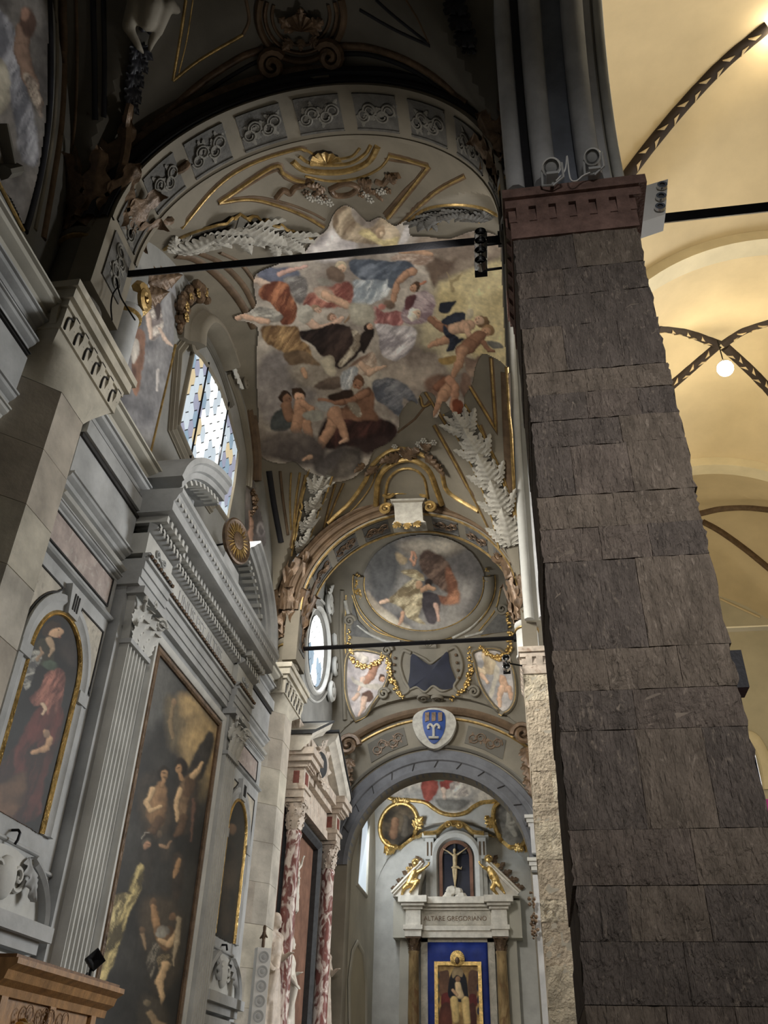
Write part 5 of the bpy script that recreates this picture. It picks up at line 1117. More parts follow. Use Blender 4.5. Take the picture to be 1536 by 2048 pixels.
# ---- the cloud fresco
FO_ = [(655, 455), (668, 425), (690, 408), (712, 418), (735, 440), (762, 432), (790, 448), (815, 438), (822, 468), (852, 470), (900, 474), (950, 458), (998, 470), (1016, 500), (1020, 600), (1022, 680), (1024, 736), (1004, 722), (985, 711), (966, 706), (952, 730), (944, 768), (930, 790), (926, 820), (912, 832), (900, 815), (886, 802), (876, 832), (866, 830), (872, 800), (866, 786), (846, 782), (838, 794), (836, 808), (822, 800), (800, 826), (796, 862), (776, 884), (748, 898), (734, 928), (704, 954), (668, 962), (634, 950), (606, 936), (590, 922), (562, 926), (528, 916), (514, 888), (516, 830), (513, 760), (513, 700), (515, 655), (496, 642), (474, 640), (470, 630), (496, 622), (512, 606), (508, 580), (512, 546), (560, 524), (604, 504), (622, 484), (638, 468)]
def p_fresco(p):
    sk, sk2, hl = S8(190, 144, 114), S8(160, 114, 88), S8(208, 168, 140); hair = S8(92, 66, 48)
    p.cloud([(490, 400), (1040, 400), (1040, 980), (490, 980)], S8(188, 180, 172), S8(142, 132, 126), 6, .016)
    # golden light on the right
    p.cloud([(880, 520), (930, 500), (1040, 540), (1040, 760), (985, 740), (930, 700), (880, 640), (868, 590), (872, 545)], S8(222, 208, 158), S8(200, 184, 132), 30, .02)
    p.cloud([(840, 640), (890, 640), (930, 700), (910, 740), (850, 720)], S8(208, 198, 160), S8(184, 174, 144), 24)
    p.cloud([(840, 470), (1000, 465), (1000, 510), (930, 540), (880, 560), (850, 530)], S8(176, 160, 144), S8(140, 124, 112), 12, .03)
    p.poly([(846, 520), (868, 510), (900, 520), (912, 514), (900, 540), (880, 552), (866, 570), (860, 540)], S8(138, 116, 100), S8(112, 92, 82), 8)
    p.poly([(895, 542), (905, 558), (926, 540), (916, 558), (906, 566), (910, 580), (902, 582), (900, 564)], S8(196, 176, 128), S8(180, 160, 116), 3)
    # clouds
    p.cloud([(612, 500), (640, 470), (670, 452), (704, 470), (716, 498), (690, 516), (640, 520)], S8(216, 212, 214), S8(168, 162, 168), 8, .03)
    p.cloud([(520, 720), (560, 700), (610, 720), (640, 770), (600, 830), (540, 850), (512, 800)], S8(160, 154, 156), S8(126, 120, 122), 16)
    p.cloud([(760, 700), (830, 690), (880, 710), (900, 760), (860, 790), (800, 770), (760, 740)], S8(178, 166, 156), S8(130, 118, 112), 16)
    p.cloud([(640, 700), (720, 720), (760, 760), (700, 790), (600, 770), (580, 730)], S8(186, 178, 166), S8(150, 140, 130), 16)
    # topmost figure
    p.poly([(664, 448), (676, 410), (700, 410), (708, 436), (740, 452), (770, 430), (790, 450), (800, 470), (790, 488), (740, 486), (690, 476), (672, 462)], S8(190, 172, 146), S8(138, 118, 96), 4, 34, 40)
    p.poly([(730, 452), (745, 462), (770, 478), (796, 470), (790, 490), (768, 492), (742, 478), (716, 462)], S8(214, 198, 140), S8(186, 168, 120), 4, 12, 70)
    p.ell(762, 462, 10, 13, 30, S8(170, 144, 116), 2); p.ell(764, 466, 4, 5, 30, S8(210, 186, 154), 2); p.poly([(808, 458), (822, 440), (824, 466), (812, 482), (796, 484)], S8(206, 202, 204), S8(180, 176, 180), 3)
    p.limb([(800, 500), (836, 500), (862, 506)], [6, 8, 5], S8(190, 150, 120)); p.poly([(780, 510), (830, 506), (866, 512), (850, 526), (800, 524)], S8(206, 186, 172), S8(168, 140, 124), 5, 10, 80)
    # big blue and white figure
    p.poly([(698, 520), (730, 516), (780, 520), (822, 522), (834, 538), (822, 552), (800, 548), (780, 566), (740, 562), (710, 548)], S8(120, 132, 152), S8(84, 96, 116), 3.5, 22, 60)
    p.poly([(708, 556), (760, 558), (786, 556), (780, 580), (760, 600), (728, 608), (700, 598), (696, 588), (708, 574)], S8(206, 214, 222), S8(142, 156, 172), 3, 18, 35)
    p.poly([(786, 540), (798, 556), (790, 574), (776, 566)], S8(110, 124, 144), S8(84, 96, 116), 3)
    p.limb([(796, 566), (790, 590), (786, 606)], [7, 7, 4], sk); p.limb([(828, 538), (812, 546), (800, 560)], [8, 8, 7], sk); p.head(830, 572, 10, 140, sk, hair); p.limb([(842, 566), (852, 560)], [3, 2], S8(190, 120, 90))
    p.ell(780, 606, 12, 9, 20, S8(126, 104, 90), 3); p.ell(764, 612, 9, 5, -20, S8(190, 120, 110), 3)
    # pink and violet figure with white beard
    p.poly([(748, 612), (770, 622), (800, 618), (812, 630), (802, 650), (768, 648), (746, 640)], S8(212, 150, 148), S8(162, 96, 98), 3, 14, 20)
    p.poly([(806, 616), (822, 590), (850, 578), (872, 596), (868, 626), (852, 642), (818, 646), (806, 634)], S8(196, 178, 186), S8(150, 126, 140), 4, 16, 120)
    p.poly([(814, 592), (834, 586), (826, 612), (812, 618)], S8(150, 92, 96), S8(110, 66, 74), 3)
    p.head(833, 626, 11, 30, S8(206, 176, 150), S8(214, 210, 200)); p.ell(826, 632, 9, 8, 0, S8(218, 212, 200), 2.5)
    p.poly([(752, 646), (790, 650), (830, 652), (832, 680), (818, 704), (790, 720), (764, 706), (758, 676)], S8(212, 208, 216), S8(150, 144, 156), 3, 20, 50)
    p.limb([(870, 636), (884, 646)], [5, 4], sk)
    # red figures left of centre
    p.poly([(606, 592), (640, 578), (690, 560), (706, 572), (704, 600), (676, 612), (640, 614), (614, 618)], S8(196, 128, 112), S8(140, 76, 70), 4, 16, 40)
    p.poly([(628, 576), (650, 570), (668, 580), (660, 600), (640, 596)], S8(214, 190, 170), S8(180, 140, 124), 4); p.limb([(650, 588), (690, 604), (712, 618)], [9, 8, 5], hl)
    p.head(683, 532, 11, 60, S8(204, 172, 144), S8(180, 166, 140)); p.poly([(652, 536), (668, 530), (690, 546), (684, 562), (660, 556)], S8(170, 146, 124), S8(128, 106, 92), 3)
    p.poly([(634, 558), (650, 552), (662, 562), (646, 570)], S8(204, 200, 192), S8(150, 146, 138), 3)
    p.poly([(514, 550), (528, 534), (566, 532), (596, 540), (590, 556), (548, 566)], S8(124, 132, 158), S8(98, 106, 134), 5); p.limb([(558, 546), (592, 534), (612, 530)], [5, 4, 3], S8(200, 160, 150)); p.limb([(488, 556), (524, 562), (540, 568)], [5, 7, 6], S8(206, 182, 166))
    p.poly([(566, 556), (600, 548), (616, 570), (606, 604), (590, 600), (580, 576)], S8(164, 162, 162), S8(120, 116, 118), 5, 14, 60)
    # orange cloaked figure with outstretched arm
    p.poly([(520, 574), (548, 560), (576, 566), (584, 590), (594, 612), (588, 640), (566, 648), (556, 630), (540, 600), (522, 596)], S8(192, 122, 82), S8(128, 68, 46), 3, 18, 30)
    p.poly([(496, 622), (520, 612), (552, 620), (566, 632), (554, 644), (520, 640), (500, 634)], S8(214, 212, 206), S8(150, 148, 144), 3, 12, 80); p.limb([(468, 636), (484, 630), (516, 638), (536, 642)], [4, 5, 6, 6], S8(210, 172, 148))
    p.poly([(522, 652), (560, 650), (596, 650), (602, 676), (616, 690), (624, 712), (586, 714), (560, 700), (530, 680)], S8(196, 158, 104), S8(128, 96, 62), 3.5, 20, 40)
    # small putto heads with trumpet
    p.head(633, 616, 8, 40, S8(204, 168, 146), S8(150, 126, 104)); p.head(664, 632, 8, 30, S8(196, 152, 130), S8(140, 112, 92)); p.limb([(616, 640), (640, 656), (660, 650), (684, 634)], [8, 9, 7, 4], S8(206, 172, 152))
    p.poly([(596, 616), (618, 608), (628, 624), (616, 644), (600, 640)], S8(206, 204, 196), S8(156, 152, 144), 3); p.limb([(690, 642), (716, 612)], [2, 3.5], S8(160, 126, 92), .1); p.cloud([(700, 606), (740, 606), (750, 640), (710, 646)], S8(196, 194, 180), S8(170, 166, 152), 8)
    # dark cloaked monk
    p.poly([(600, 662), (620, 658), (646, 650), (670, 644), (700, 652), (716, 668), (726, 690), (716, 706), (700, 722), (676, 736), (664, 716), (640, 706), (626, 690), (604, 676)], S8(84, 66, 62), S8(50, 38, 38), 3, 26, 40)
    p.poly([(704, 656), (724, 668), (722, 688), (706, 708), (684, 730), (676, 726), (694, 700), (708, 680)], S8(206, 196, 178), S8(146, 132, 116), 3, 10, 40); p.poly([(724, 664), (744, 652), (748, 668), (736, 690), (726, 704), (720, 690)], S8(66, 52, 50), S8(44, 36, 36), 2.5)
    p.head(738, 650, 8, -20, S8(196, 152, 124), S8(60, 46, 42)); p.poly([(566, 706), (596, 700), (622, 706), (640, 730), (626, 728), (600, 726), (580, 728)], S8(150, 124, 96), S8(98, 78, 60), 4)
    p.poly([(640, 716), (662, 712), (672, 740), (662, 752), (648, 740)], S8(196, 188, 168), S8(120, 100, 80), 3); p.poly([(630, 770), (670, 752), (694, 764), (672, 776), (640, 778)], S8(128, 110, 98), S8(98, 84, 76), 4); p.limb([(604, 738), (612, 752)], [6, 4], S8(196, 154, 122))
    # kneeling putto
    p.poly([(690, 742), (712, 718), (730, 708), (748, 702), (752, 730), (740, 746), (716, 752), (700, 776), (688, 770)], S8(196, 176, 160), S8(150, 120, 104), 3, 14, 50); p.limb([(724, 728), (740, 742), (752, 738), (770, 732)], [8, 8, 5, 3], S8(206, 172, 148)); p.poly([(682, 746), (704, 732), (716, 742), (700, 774), (684, 776)], S8(212, 216, 222), S8(160, 168, 180), 3, 10, 20)
    # lower angel with violin, great wing and red drapery
    p.poly([(746, 764), (768, 754), (800, 760), (826, 782), (836, 806), (824, 802), (806, 796), (810, 826), (800, 834), (776, 812), (752, 796)], S8(140, 144, 156), S8(98, 104, 120), 3.5, 16, 60)
    p.poly([(640, 858), (660, 830), (700, 820), (760, 836), (790, 850), (796, 866), (776, 886), (740, 898), (700, 894), (668, 900), (640, 890)], S8(98, 60, 56), S8(58, 40, 40), 7, 30, 30); p.cloud([(700, 880), (760, 870), (790, 866), (770, 892), (730, 910)], S8(84, 62, 62), S8(60, 46, 48), 12)
    p.poly([(698, 806), (714, 782), (738, 772), (750, 792), (748, 818), (756, 838), (728, 842), (700, 838), (676, 842), (664, 826)], sk2, sk2*.5, 4); p.limb([(732, 784), (706, 798), (684, 804), (640, 800)], [9, 8, 7, 5], sk2); p.poly([(654, 790), (680, 782), (702, 776), (706, 792), (680, 800), (660, 798)], S8(96, 70, 54), S8(70, 52, 42), 3)
    p.head(716, 764, 12, 100, sk2, S8(110, 78, 56)); p.poly([(696, 806), (712, 806), (724, 826), (716, 832), (702, 820)], S8(206, 198, 184), S8(150, 140, 126), 3, 8, 20); p.poly([(626, 808), (650, 802), (668, 808), (656, 824), (642, 816)], S8(206, 208, 208), S8(160, 162, 164), 3)
    p.limb([(672, 824), (660, 860), (640, 890), (622, 912)], [12, 11, 9, 5], sk); p.limb([(668, 826), (684, 852), (692, 878)], [13, 10, 7], sk); p.limb([(692, 878), (680, 886)], [6, 3], hl); p.limb([(622, 912), (606, 920)], [5, 3], hl)
    # two singing putti
    p.poly([(540, 846), (546, 826), (566, 816), (584, 822), (586, 848), (566, 862), (544, 858)], S8(92, 100, 104), S8(70, 76, 80), 4)
    p.head(572, 796, 12, 50, S8(150, 110, 86), S8(64, 46, 36)); p.limb([(572, 812), (578, 834)], [11, 11], S8(160, 118, 92)); p.head(598, 790, 14, 80, S8(206, 160, 132), S8(70, 50, 38)); p.limb([(600, 808), (600, 832), (594, 852)], [12, 14, 13], sk); p.limb([(606, 806), (622, 818), (616, 830)], [6, 6, 5], sk)
    p.limb([(590, 852), (600, 872)], [10, 8], sk); p.limb([(614, 846), (618, 872), (622, 884)], [9, 8, 5], sk); p.poly([(608, 824), (640, 818), (650, 826), (640, 840), (610, 836)], S8(186, 186, 178), S8(150, 150, 144), 2)
    p.cloud([(520, 880), (560, 862), (620, 866), (650, 900), (640, 930), (600, 930), (540, 914), (520, 900)], S8(138, 128, 124), S8(100, 92, 92), 12, .02)
    p.cloud([(640, 916), (680, 894), (722, 900), (720, 934), (690, 956), (646, 954), (626, 936)], S8(124, 118, 114), S8(90, 84, 84), 10, .02); p.limb([(622, 912), (608, 920)], [5, 3], hl)
    # flying putti at the right
    p.poly([(880, 620), (884, 604), (900, 602), (914, 598), (906, 614), (894, 624)], S8(74, 84, 108), S8(52, 60, 80), 2.5); p.poly([(884, 640), (902, 626), (926, 622), (930, 640), (910, 644), (896, 650)], S8(70, 80, 104), S8(48, 56, 76), 2.5)
    p.ell(940, 626, 8, 12, 20, S8(196, 186, 160), 3); p.limb([(862, 636), (878, 650), (892, 656)], [6, 8, 9], sk2); p.limb([(858, 690), (880, 682), (896, 676)], [4, 7, 9], sk)
    p.poly([(890, 648), (902, 660), (914, 672), (930, 678), (916, 686), (908, 698), (894, 698), (900, 680), (888, 664)], S8(64, 74, 98), S8(46, 52, 70), 2.5, 10, 60)
    p.limb([(908, 656), (930, 652), (944, 648)], [11, 14, 10], hl); p.head(964, 640, 13, 200, S8(212, 176, 148), S8(140, 110, 76)); p.limb([(934, 650), (938, 670), (952, 680)], [7, 6, 4], hl)
    p.head(976, 660, 12, 150, S8(196, 150, 116), S8(166, 130, 88)); p.limb([(960, 672), (940, 690), (924, 700)], [12, 15, 13], sk2); p.limb([(926, 700), (918, 726), (908, 748)], [12, 9, 5], sk); p.limb([(968, 684), (978, 698), (990, 700)], [6, 5, 3], sk2)
    p.poly([(974, 680), (1000, 682), (1008, 692), (986, 694)], S8(140, 140, 136), S8(110, 110, 108), 2.5); p.poly([(876, 718), (890, 712), (912, 708), (908, 724), (888, 728)], S8(204, 172, 92), S8(150, 116, 64), 3); p.poly([(930, 716), (950, 716), (966, 706), (962, 740), (940, 752)], S8(176, 150, 132), S8(140, 116, 104), 4)
    p.cloud([(850, 760), (880, 746), (900, 756), (890, 790), (860, 790)], S8(150, 116, 100), S8(112, 84, 76), 8)
    p.limb([(874, 774), (892, 762)], [9, 12], S8(150, 100, 76)); p.limb([(904, 770), (886, 790), (874, 812), (866, 828)], [13, 12, 8, 4], sk); p.limb([(900, 756), (912, 772), (908, 800), (902, 836)], [9, 9, 7, 4], S8(190, 140, 112)); p.poly([(906, 800), (924, 800), (928, 818), (916, 832), (906, 820)], S8(196, 110, 66), S8(150, 78, 46), 2.5); p.poly([(926, 744), (940, 752), (944, 780), (932, 796), (922, 780)], S8(160, 128, 112), S8(124, 98, 88), 3)
FR = thing('ceiling_fresco', 'large fresco of saints and angels on clouds across the vault', 'fresco', S2.hit(770, 660)[0])
paint_grid(S2, FO_, 2.0, .03, 'painted_plaster', FR, 'fresco', p_fresco, S8(170, 162, 154))
# ================================================================== SHAFTS AND LEAF CAPITALS UNDER THE ARCHES
def shaft(label, c, r, z0, z1, z2, ms, ml, flare, n=9, facing=0.0, band='gilt', group=None):
    t = thing('leaf_capital', label, 'capital', (c[0], c[1], z0), group)
    mk('shaft', lathe([(r*1.12, 0), (r*1.12, .05), (r, .09), (r, z1-z0-.14), (r*1.10, z1-z0-.12), (r*1.14, z1-z0-.07), (r*1.1, z1-z0-.02), (r*.98, z1-z0)], (c[0], c[1], z0), 28), ms, t)
    mk('gilt_ring', lathe([(r*1.02, 0), (r*1.13, .015), (r*1.13, .045), (r*1.02, .06)], (c[0], c[1], z1-.20), 28), band, t)
    mk('bell', lathe([(r*.95, 0), (r*.98, (z2-z1)*.4), (r*1.25, (z2-z1)*.8), (r*1.5, (z2-z1)*.95)], (c[0], c[1], z1), 20), ml, t)
    leaf_ring((c[0], c[1], z1), r*1.0, r*1.0+flare, (z2-z1)*1.05, n, ml, 'leaf', t, 2, facing, 360, .30, aspect=.26)
    for k in range(6):
        a = facing+k*math.pi/3; P = []
        for q in range(12):
            f = q/11; rr = r*1.05+flare*1.05*f**1.8; P.append((c[0]+rr*math.cos(a+.25*math.sin(f*3)), c[1]+rr*math.sin(a+.25*math.sin(f*3)), z1+(z2-z1)*f*.98))
        mk('stem', tube(P, [.035+.03*q/11 for q in range(12)], 6), ml, t)
        M4 = np.eye(4); M4[:3, 0] = (math.cos(a), math.sin(a), 0); M4[:3, 1] = (0, 0, -1); M4[:3, 2] = (-math.sin(a), math.cos(a), 0); M4[:3, :3] *= .30; M4[:3, 3] = P[-1]
        mk('curl', xf(volute(1.6, .5, .12, .16, 22), M4), ml, t)
    return t
shaft('dark leafy capital on a round shaft at the upper left', (-4.86, 6.30), .33, 9.16, 10.30, 12.0, 'stucco_shade', 'bronze_brown', .45, 10)
shaft('black leafy capital on a round shaft above the dark pier', (.42, 6.15), .22, 9.66, 10.45, 12.1, 'grey_roll', 'bronze_brown', .28, 9)
shaft('carved brown leafy capital above the slim ashlar pier', (-4.72, 16.30), .22, 9.16, 9.85, 11.75, 'stucco_cream', 'bronze_brown', .30, 8)
shaft('brown and cream leafy capital above the pale golden pier', (.30, 16.25), .22, float(z2(1296)), 9.98, 11.65, 'stucco_pale', 'bronze_brown', .20, 8)
sc = thing('scroll_bracket', 'gilt scrolled bracket with a ring, just left of the lunette fresco', 'bracket', (-4.7, 7.6, 10.0))
mk('shaft', lathe([(.17, 0), (.17, 1.2), (.19, 1.22), (.19, 1.28), (.15, 1.3)], (-4.85, 7.45, 9.16), 18), 'stucco_grey', sc)
mk('gilt_ring', lathe([(.17, 0), (.20, .02), (.20, .05), (.17, .07)], (-4.85, 7.45, 10.28), 18), 'gold', sc)
for k, (z, s) in enumerate(((10.62, .34), (11.0, .5), (11.45, .6))):
    M4 = np.eye(4); M4[:3, 0] = (.25, .5, .83); M4[:3, 1] = (.0, -.85, .5); M4[:3, 2] = (.95, -.1, -.2); M4[:3, :3] *= s; M4[:3, 3] = (-4.80, 7.42+.1*k, z-.25); mk('leaf', xf(acanthus(5, .3, .3, .5), M4), 'bronze_brown' if k else 'gilt', sc, angle=None)
M4 = np.eye(4); M4[:3, 0] = (0, -1, 0); M4[:3, 1] = (0, 0, 1); M4[:3, 2] = (1, 0, 0); M4[:3, :3] *= .34; M4[:3, 3] = (-4.72, 7.40, 10.62); mk('curl', xf(volute(1.7, .5, .3, .18, 26), M4), 'gilt', sc)
# ================================================================== BAY BEYOND THE SECOND ARCH
def p_round(p):
    p.cloud([(700, 1040), (1000, 1040), (1000, 1300), (700, 1300)], S8(150, 146, 142), S8(104, 102, 104), 6, .02)
    p.cloud([(740, 1100), (790, 1080), (800, 1150), (770, 1200), (740, 1170)], S8(118, 118, 120), S8(96, 96, 98), 20); p.cloud([(900, 1080), (960, 1120), (950, 1190), (920, 1230), (900, 1160)], S8(160, 156, 154), S8(126, 122, 122), 20)
    p.cloud([(800, 1085), (880, 1075), (930, 1090), (900, 1110), (820, 1110)], S8(206, 196, 180), S8(160, 148, 134), 14); p.cloud([(735, 1180), (770, 1220), (830, 1262), (810, 1262), (760, 1240), (738, 1210)], S8(206, 196, 176), S8(166, 152, 134), 5)
    p.poly([(842, 1110), (856, 1098), (880, 1108), (900, 1128), (905, 1150), (908, 1186), (890, 1180), (874, 1170), (852, 1150), (840, 1130)], S8(140, 112, 96), S8(100, 78, 68), 5, 16, 50)
    p.poly([(890, 1136), (906, 1142), (922, 1196), (908, 1210), (878, 1206), (876, 1190), (896, 1188)], S8(196, 134, 98), S8(150, 98, 74), 5, 14, 60)
    p.poly([(803, 1142), (824, 1138), (844, 1146), (848, 1160), (828, 1158), (816, 1152)], S8(204, 190, 150), S8(156, 136, 100), 2.5, 8, 80)
    p.poly([(806, 1172), (824, 1158), (840, 1166), (846, 1190), (846, 1212), (838, 1232), (852, 1246), (834, 1244), (816, 1236), (804, 1218), (784, 1206), (768, 1204), (786, 1190)], S8(206, 190, 152), S8(134, 116, 84), 3, 13, 45)
    p.limb([(762, 1204), (774, 1200)], [4, 5], S8(212, 176, 148)); p.limb([(806, 1226), (804, 1242), (800, 1250)], [5, 4, 3], S8(196, 150, 118)); p.ell(838, 1168, 7, 8, 20, S8(190, 148, 112), 2); p.ell(858, 1164, 9, 8, 0, S8(62, 50, 46), 2); p.limb([(846, 1178), (858, 1172), (868, 1176)], [5, 5, 4], S8(190, 146, 110))
    p.poly([(846, 1186), (868, 1184), (880, 1200), (876, 1240), (862, 1246), (850, 1230)], S8(98, 90, 96), S8(72, 66, 72), 3); p.limb([(872, 1210), (878, 1240)], [5, 3], S8(196, 158, 140)); p.limb([(824, 1104), (820, 1118), (828, 1128), (832, 1116), (828, 1104)], [3, 3, 3, 3, 3], S8(206, 150, 118)); p.poly([(792, 1104), (812, 1116), (808, 1130), (796, 1124)], S8(196, 172, 132), S8(160, 136, 108), 4)
RF = thing('round_fresco', 'round fresco of two robed figures in clouds beyond the second arch', 'fresco', S3.hit(848, 1180)[0])
el = lambda cx, cy, rx, ry, n=28, a0=0, a1=360, rot=0: [(cx+rx*math.cos(math.radians(a))*math.cos(rot)-ry*math.sin(math.radians(a))*math.sin(rot), cy+rx*math.cos(math.radians(a))*math.sin(rot)+ry*math.sin(math.radians(a))*math.cos(rot)) for a in np.linspace(a0, a1, n, endpoint=abs(a1-a0) < 360)]
paint_grid(S3, el(848, 1166, 122, 98, 20), 2.0, .03, 'painted_plaster', RF, 'fresco', p_round, S8(128, 124, 122))
L, N = trace(S3, el(848, 1166, 131, 107, 40, -8, 188), per=2)
fixn(mk('gilt_frame', sweep(L, N, [(-.13, -.02), (-.13, .05), (-.08, .09), (0, .11), (.08, .09), (.13, .05), (.13, -.02)]), 'stucco_cream', RF)); mk('frame_garland', swag(L[::2], N[::2], .07, 4, 1.0), 'gold', RF)['kind'] = 'stuff'
for dx in (-.16, .16):
    B = np.array([unit(np.cross(unit(L[min(i+1, len(L)-1)]-L[max(i-1, 0)]), N[i])) for i in range(len(L))]); mk('gilt_bead', sweep(L+B*dx, N, half_round(.05, .05)), 'gilt', RF)
BT = thing('trim_far_vault', 'cream and gilt stucco scrollwork below the round fresco', None, S3.hit(848, 1300)[0], kind='structure')
ln = lambda pts, w, m, sm=True, h=None, nm='moulding', S=S3, par=None: mould(S, pts, w, h or w*.6, m, nm, par or BT, sm, off=-.01)
for pts, w, m in (([(690, 1200), (700, 1232), (730, 1262), (772, 1282), (800, 1284)], .12, 'relief_pale'), ([(704, 1190), (720, 1230), (752, 1262), (800, 1278)], .05, 'gilt'), ([(985, 1160), (975, 1210), (945, 1252), (905, 1276)], .12, 'relief_pale'), ([(1002, 1175), (990, 1220), (958, 1262)], .05, 'gilt'),
                  ([(684, 1180), (682, 1260), (686, 1340), (690, 1440)], .14, 'stucco_cream'), ([(692, 1190), (690, 1280), (694, 1330)], .05, 'gilt'), ([(1010, 1250), (960, 1266), (930, 1274)], .08, 'relief_pale'), ([(1016, 1258), (962, 1272)], .04, 'gilt'),
                  ([(822, 1306), (806, 1302), (800, 1330), (808, 1360), (818, 1378), (806, 1388), (790, 1378)], .12, 'stucco_cream'), ([(896, 1300), (912, 1296), (924, 1326), (920, 1352), (908, 1372), (918, 1384), (932, 1376)], .12, 'stucco_cream'), ([(818, 1380), (836, 1374), (850, 1384), (866, 1372), (884, 1382), (906, 1374)], .10, 'stucco_cream'),
                  ([(826, 1306), (850, 1318), (862, 1326), (876, 1316), (896, 1302)], .10, 'stucco_cream'), ([(782, 1306), (778, 1340), (788, 1370)], .05, 'gilt'), ([(940, 1300), (946, 1340), (934, 1368)], .05, 'gilt')): ln(pts, w, m)
for pts, w in (([(702, 1302), (772, 1312), (776, 1356), (752, 1400), (716, 1440), (696, 1408), (690, 1356)], .14), ([(948, 1302), (1000, 1300), (1026, 1340), (1030, 1398), (1010, 1426), (984, 1408), (960, 1370), (950, 1330)], .14)):
    mould(S3, pts, w, .09, 'stucco_cream', 'frame', BT, True, True, off=-.01); mould(S3, pts, .04, .11, 'gilt', 'gilt_edge', BT, True, True, off=-.01)
def p_puttoL(p):
    p.cloud([(670, 1280), (800, 1280), (800, 1460), (670, 1460)], S8(196, 186, 186), S8(152, 146, 152), 6, .03)
    p.limb([(712, 1308), (730, 1318), (720, 1330)], [8, 8, 5], S8(206, 196, 186)); p.limb([(754, 1330), (740, 1352), (726, 1366)], [8, 9, 8], S8(180, 130, 104)); p.head(766, 1356, 7, 60, S8(190, 146, 118), S8(90, 66, 52)); p.limb([(726, 1356), (716, 1380)], [5, 3], S8(212, 180, 160))
    p.poly([(704, 1352), (730, 1366), (770, 1368), (780, 1372), (760, 1380), (734, 1376), (708, 1366)], S8(214, 206, 194), S8(170, 160, 150), 2.5); p.poly([(724, 1386), (740, 1380), (748, 1396), (736, 1404), (724, 1398)], S8(126, 94, 80), S8(96, 72, 64), 2.5); p.limb([(728, 1396), (724, 1416), (716, 1430)], [6, 5, 2.5], S8(206, 172, 150)); p.limb([(716, 1390), (708, 1398)], [5, 4], S8(206, 172, 150))
def p_puttoR(p):
    p.cloud([(930, 1280), (1050, 1280), (1050, 1450), (930, 1450)], S8(196, 190, 190), S8(150, 150, 156), 6, .03)
    p.limb([(972, 1312), (980, 1330), (966, 1346), (956, 1340)], [9, 9, 7, 5], S8(210, 190, 160)); p.poly([(968, 1320), (982, 1310), (994, 1330), (984, 1350), (970, 1344)], S8(212, 196, 164), S8(170, 150, 124), 3); p.poly([(990, 1330), (1000, 1336), (992, 1368), (984, 1396), (976, 1394), (984, 1362)], S8(222, 216, 204), S8(190, 184, 172), 2)
    p.limb([(1004, 1360), (1012, 1378)], [9, 9], S8(200, 160, 132)); p.limb([(1004, 1376), (998, 1398), (1002, 1412)], [7, 5, 3], S8(206, 168, 140)); p.limb([(1018, 1376), (1022, 1396)], [6, 4], S8(200, 160, 132)); p.limb([(962, 1352), (974, 1366)], [5, 4], S8(206, 172, 146))
for nm, pts, pn, lb in (('l', [(704, 1304), (770, 1314), (774, 1356), (750, 1398), (716, 1436), (699, 1406), (693, 1356)], p_puttoL, 'small fresco of a putto with a scroll, left of the dark blue panel'), ('r', [(950, 1304), (999, 1302), (1023, 1340), (1027, 1398), (1009, 1422), (985, 1404), (962, 1368), (953, 1330)], p_puttoR, 'small fresco of a putto with a scroll, right of the dark blue panel')):
    t = thing('putto_fresco', lb, 'fresco', S3.hit(*pts[2])[0], 'putto frescoes below the round fresco'); paint_grid(S3, pts, 1.6, .025, 'painted_plaster', t, 'fresco', pn, S8(170, 164, 166))
def flat_on(S, pts, off, th, m, name, par, smooth=True):
    q = catmull(pts, 4, True) if smooth else np.asarray(pts, float); h = [S.hit(*p) for p in q]; c = sum(x[0] for x in h)/len(h); n = unit(sum(x[1] for x in h))
    A = [x[0]+x[1]*(off+th) for x in h]; B = [x[0]+x[1]*(off-.04) for x in h]; k = len(A); F = [(i, (i+1) % k, k+(i+1) % k, k+i) for i in range(k)]+[(i, (i+1) % k, 2*k) for i in range(k)]
    return fixn(mk(name, (A+B+[c+n*(off+th)], F), m, par))
flat_on(S3, [(824, 1308), (846, 1322), (862, 1330), (878, 1320), (895, 1303), (900, 1330), (912, 1368), (890, 1380), (866, 1370), (850, 1382), (832, 1372), (817, 1376), (820, 1345)], .03, .02, 'navy', 'dark_blue_panel', BT)
for k, pts in enumerate(([(706, 1205), (716, 1240), (750, 1276), (702, 1272)], [(960, 1270), (990, 1235), (1012, 1212), (1016, 1262)])):
    o = flat_on(S3, pts, .02, .02, 'panel_grey', 'spandrel_panel', BT, False)
for x0, y0, x1, y1 in ((790, 1316, 786, 1356), (912, 1310, 918, 1356)):
    for k in range(4): M4 = place(S3, (x0+(x1-x0)*k/3, y0+(y1-y0)*k/3), (x0+6, y0), .09, .03); mk('stud', xf(ball((0, 0, .2), .5, 7, 5), M4), 'brown_and_shadow_paint', BT)
for a, b, s in (((846, 1392), (858, 1390), 1), ((876, 1392), (864, 1390), -1), ((768, 1388), (782, 1384), 1), ((948, 1384), (936, 1380), -1), ((774, 1300), (784, 1300), 1), ((700, 1240), (712, 1240), 1), ((1004, 1216), (994, 1214), 1)): M4 = place(S3, a, b, .3, .05); mk('scroll', xf(volute(1.7, .5, .15, .15, 24, s), M4), 'stucco_cream', BT)
M4 = place(S3, (856, 1296), (872, 1296), .5, .04); mk('mask_shell', xf(shell(6), M4), 'stucco_cream', BT)
gn = 0
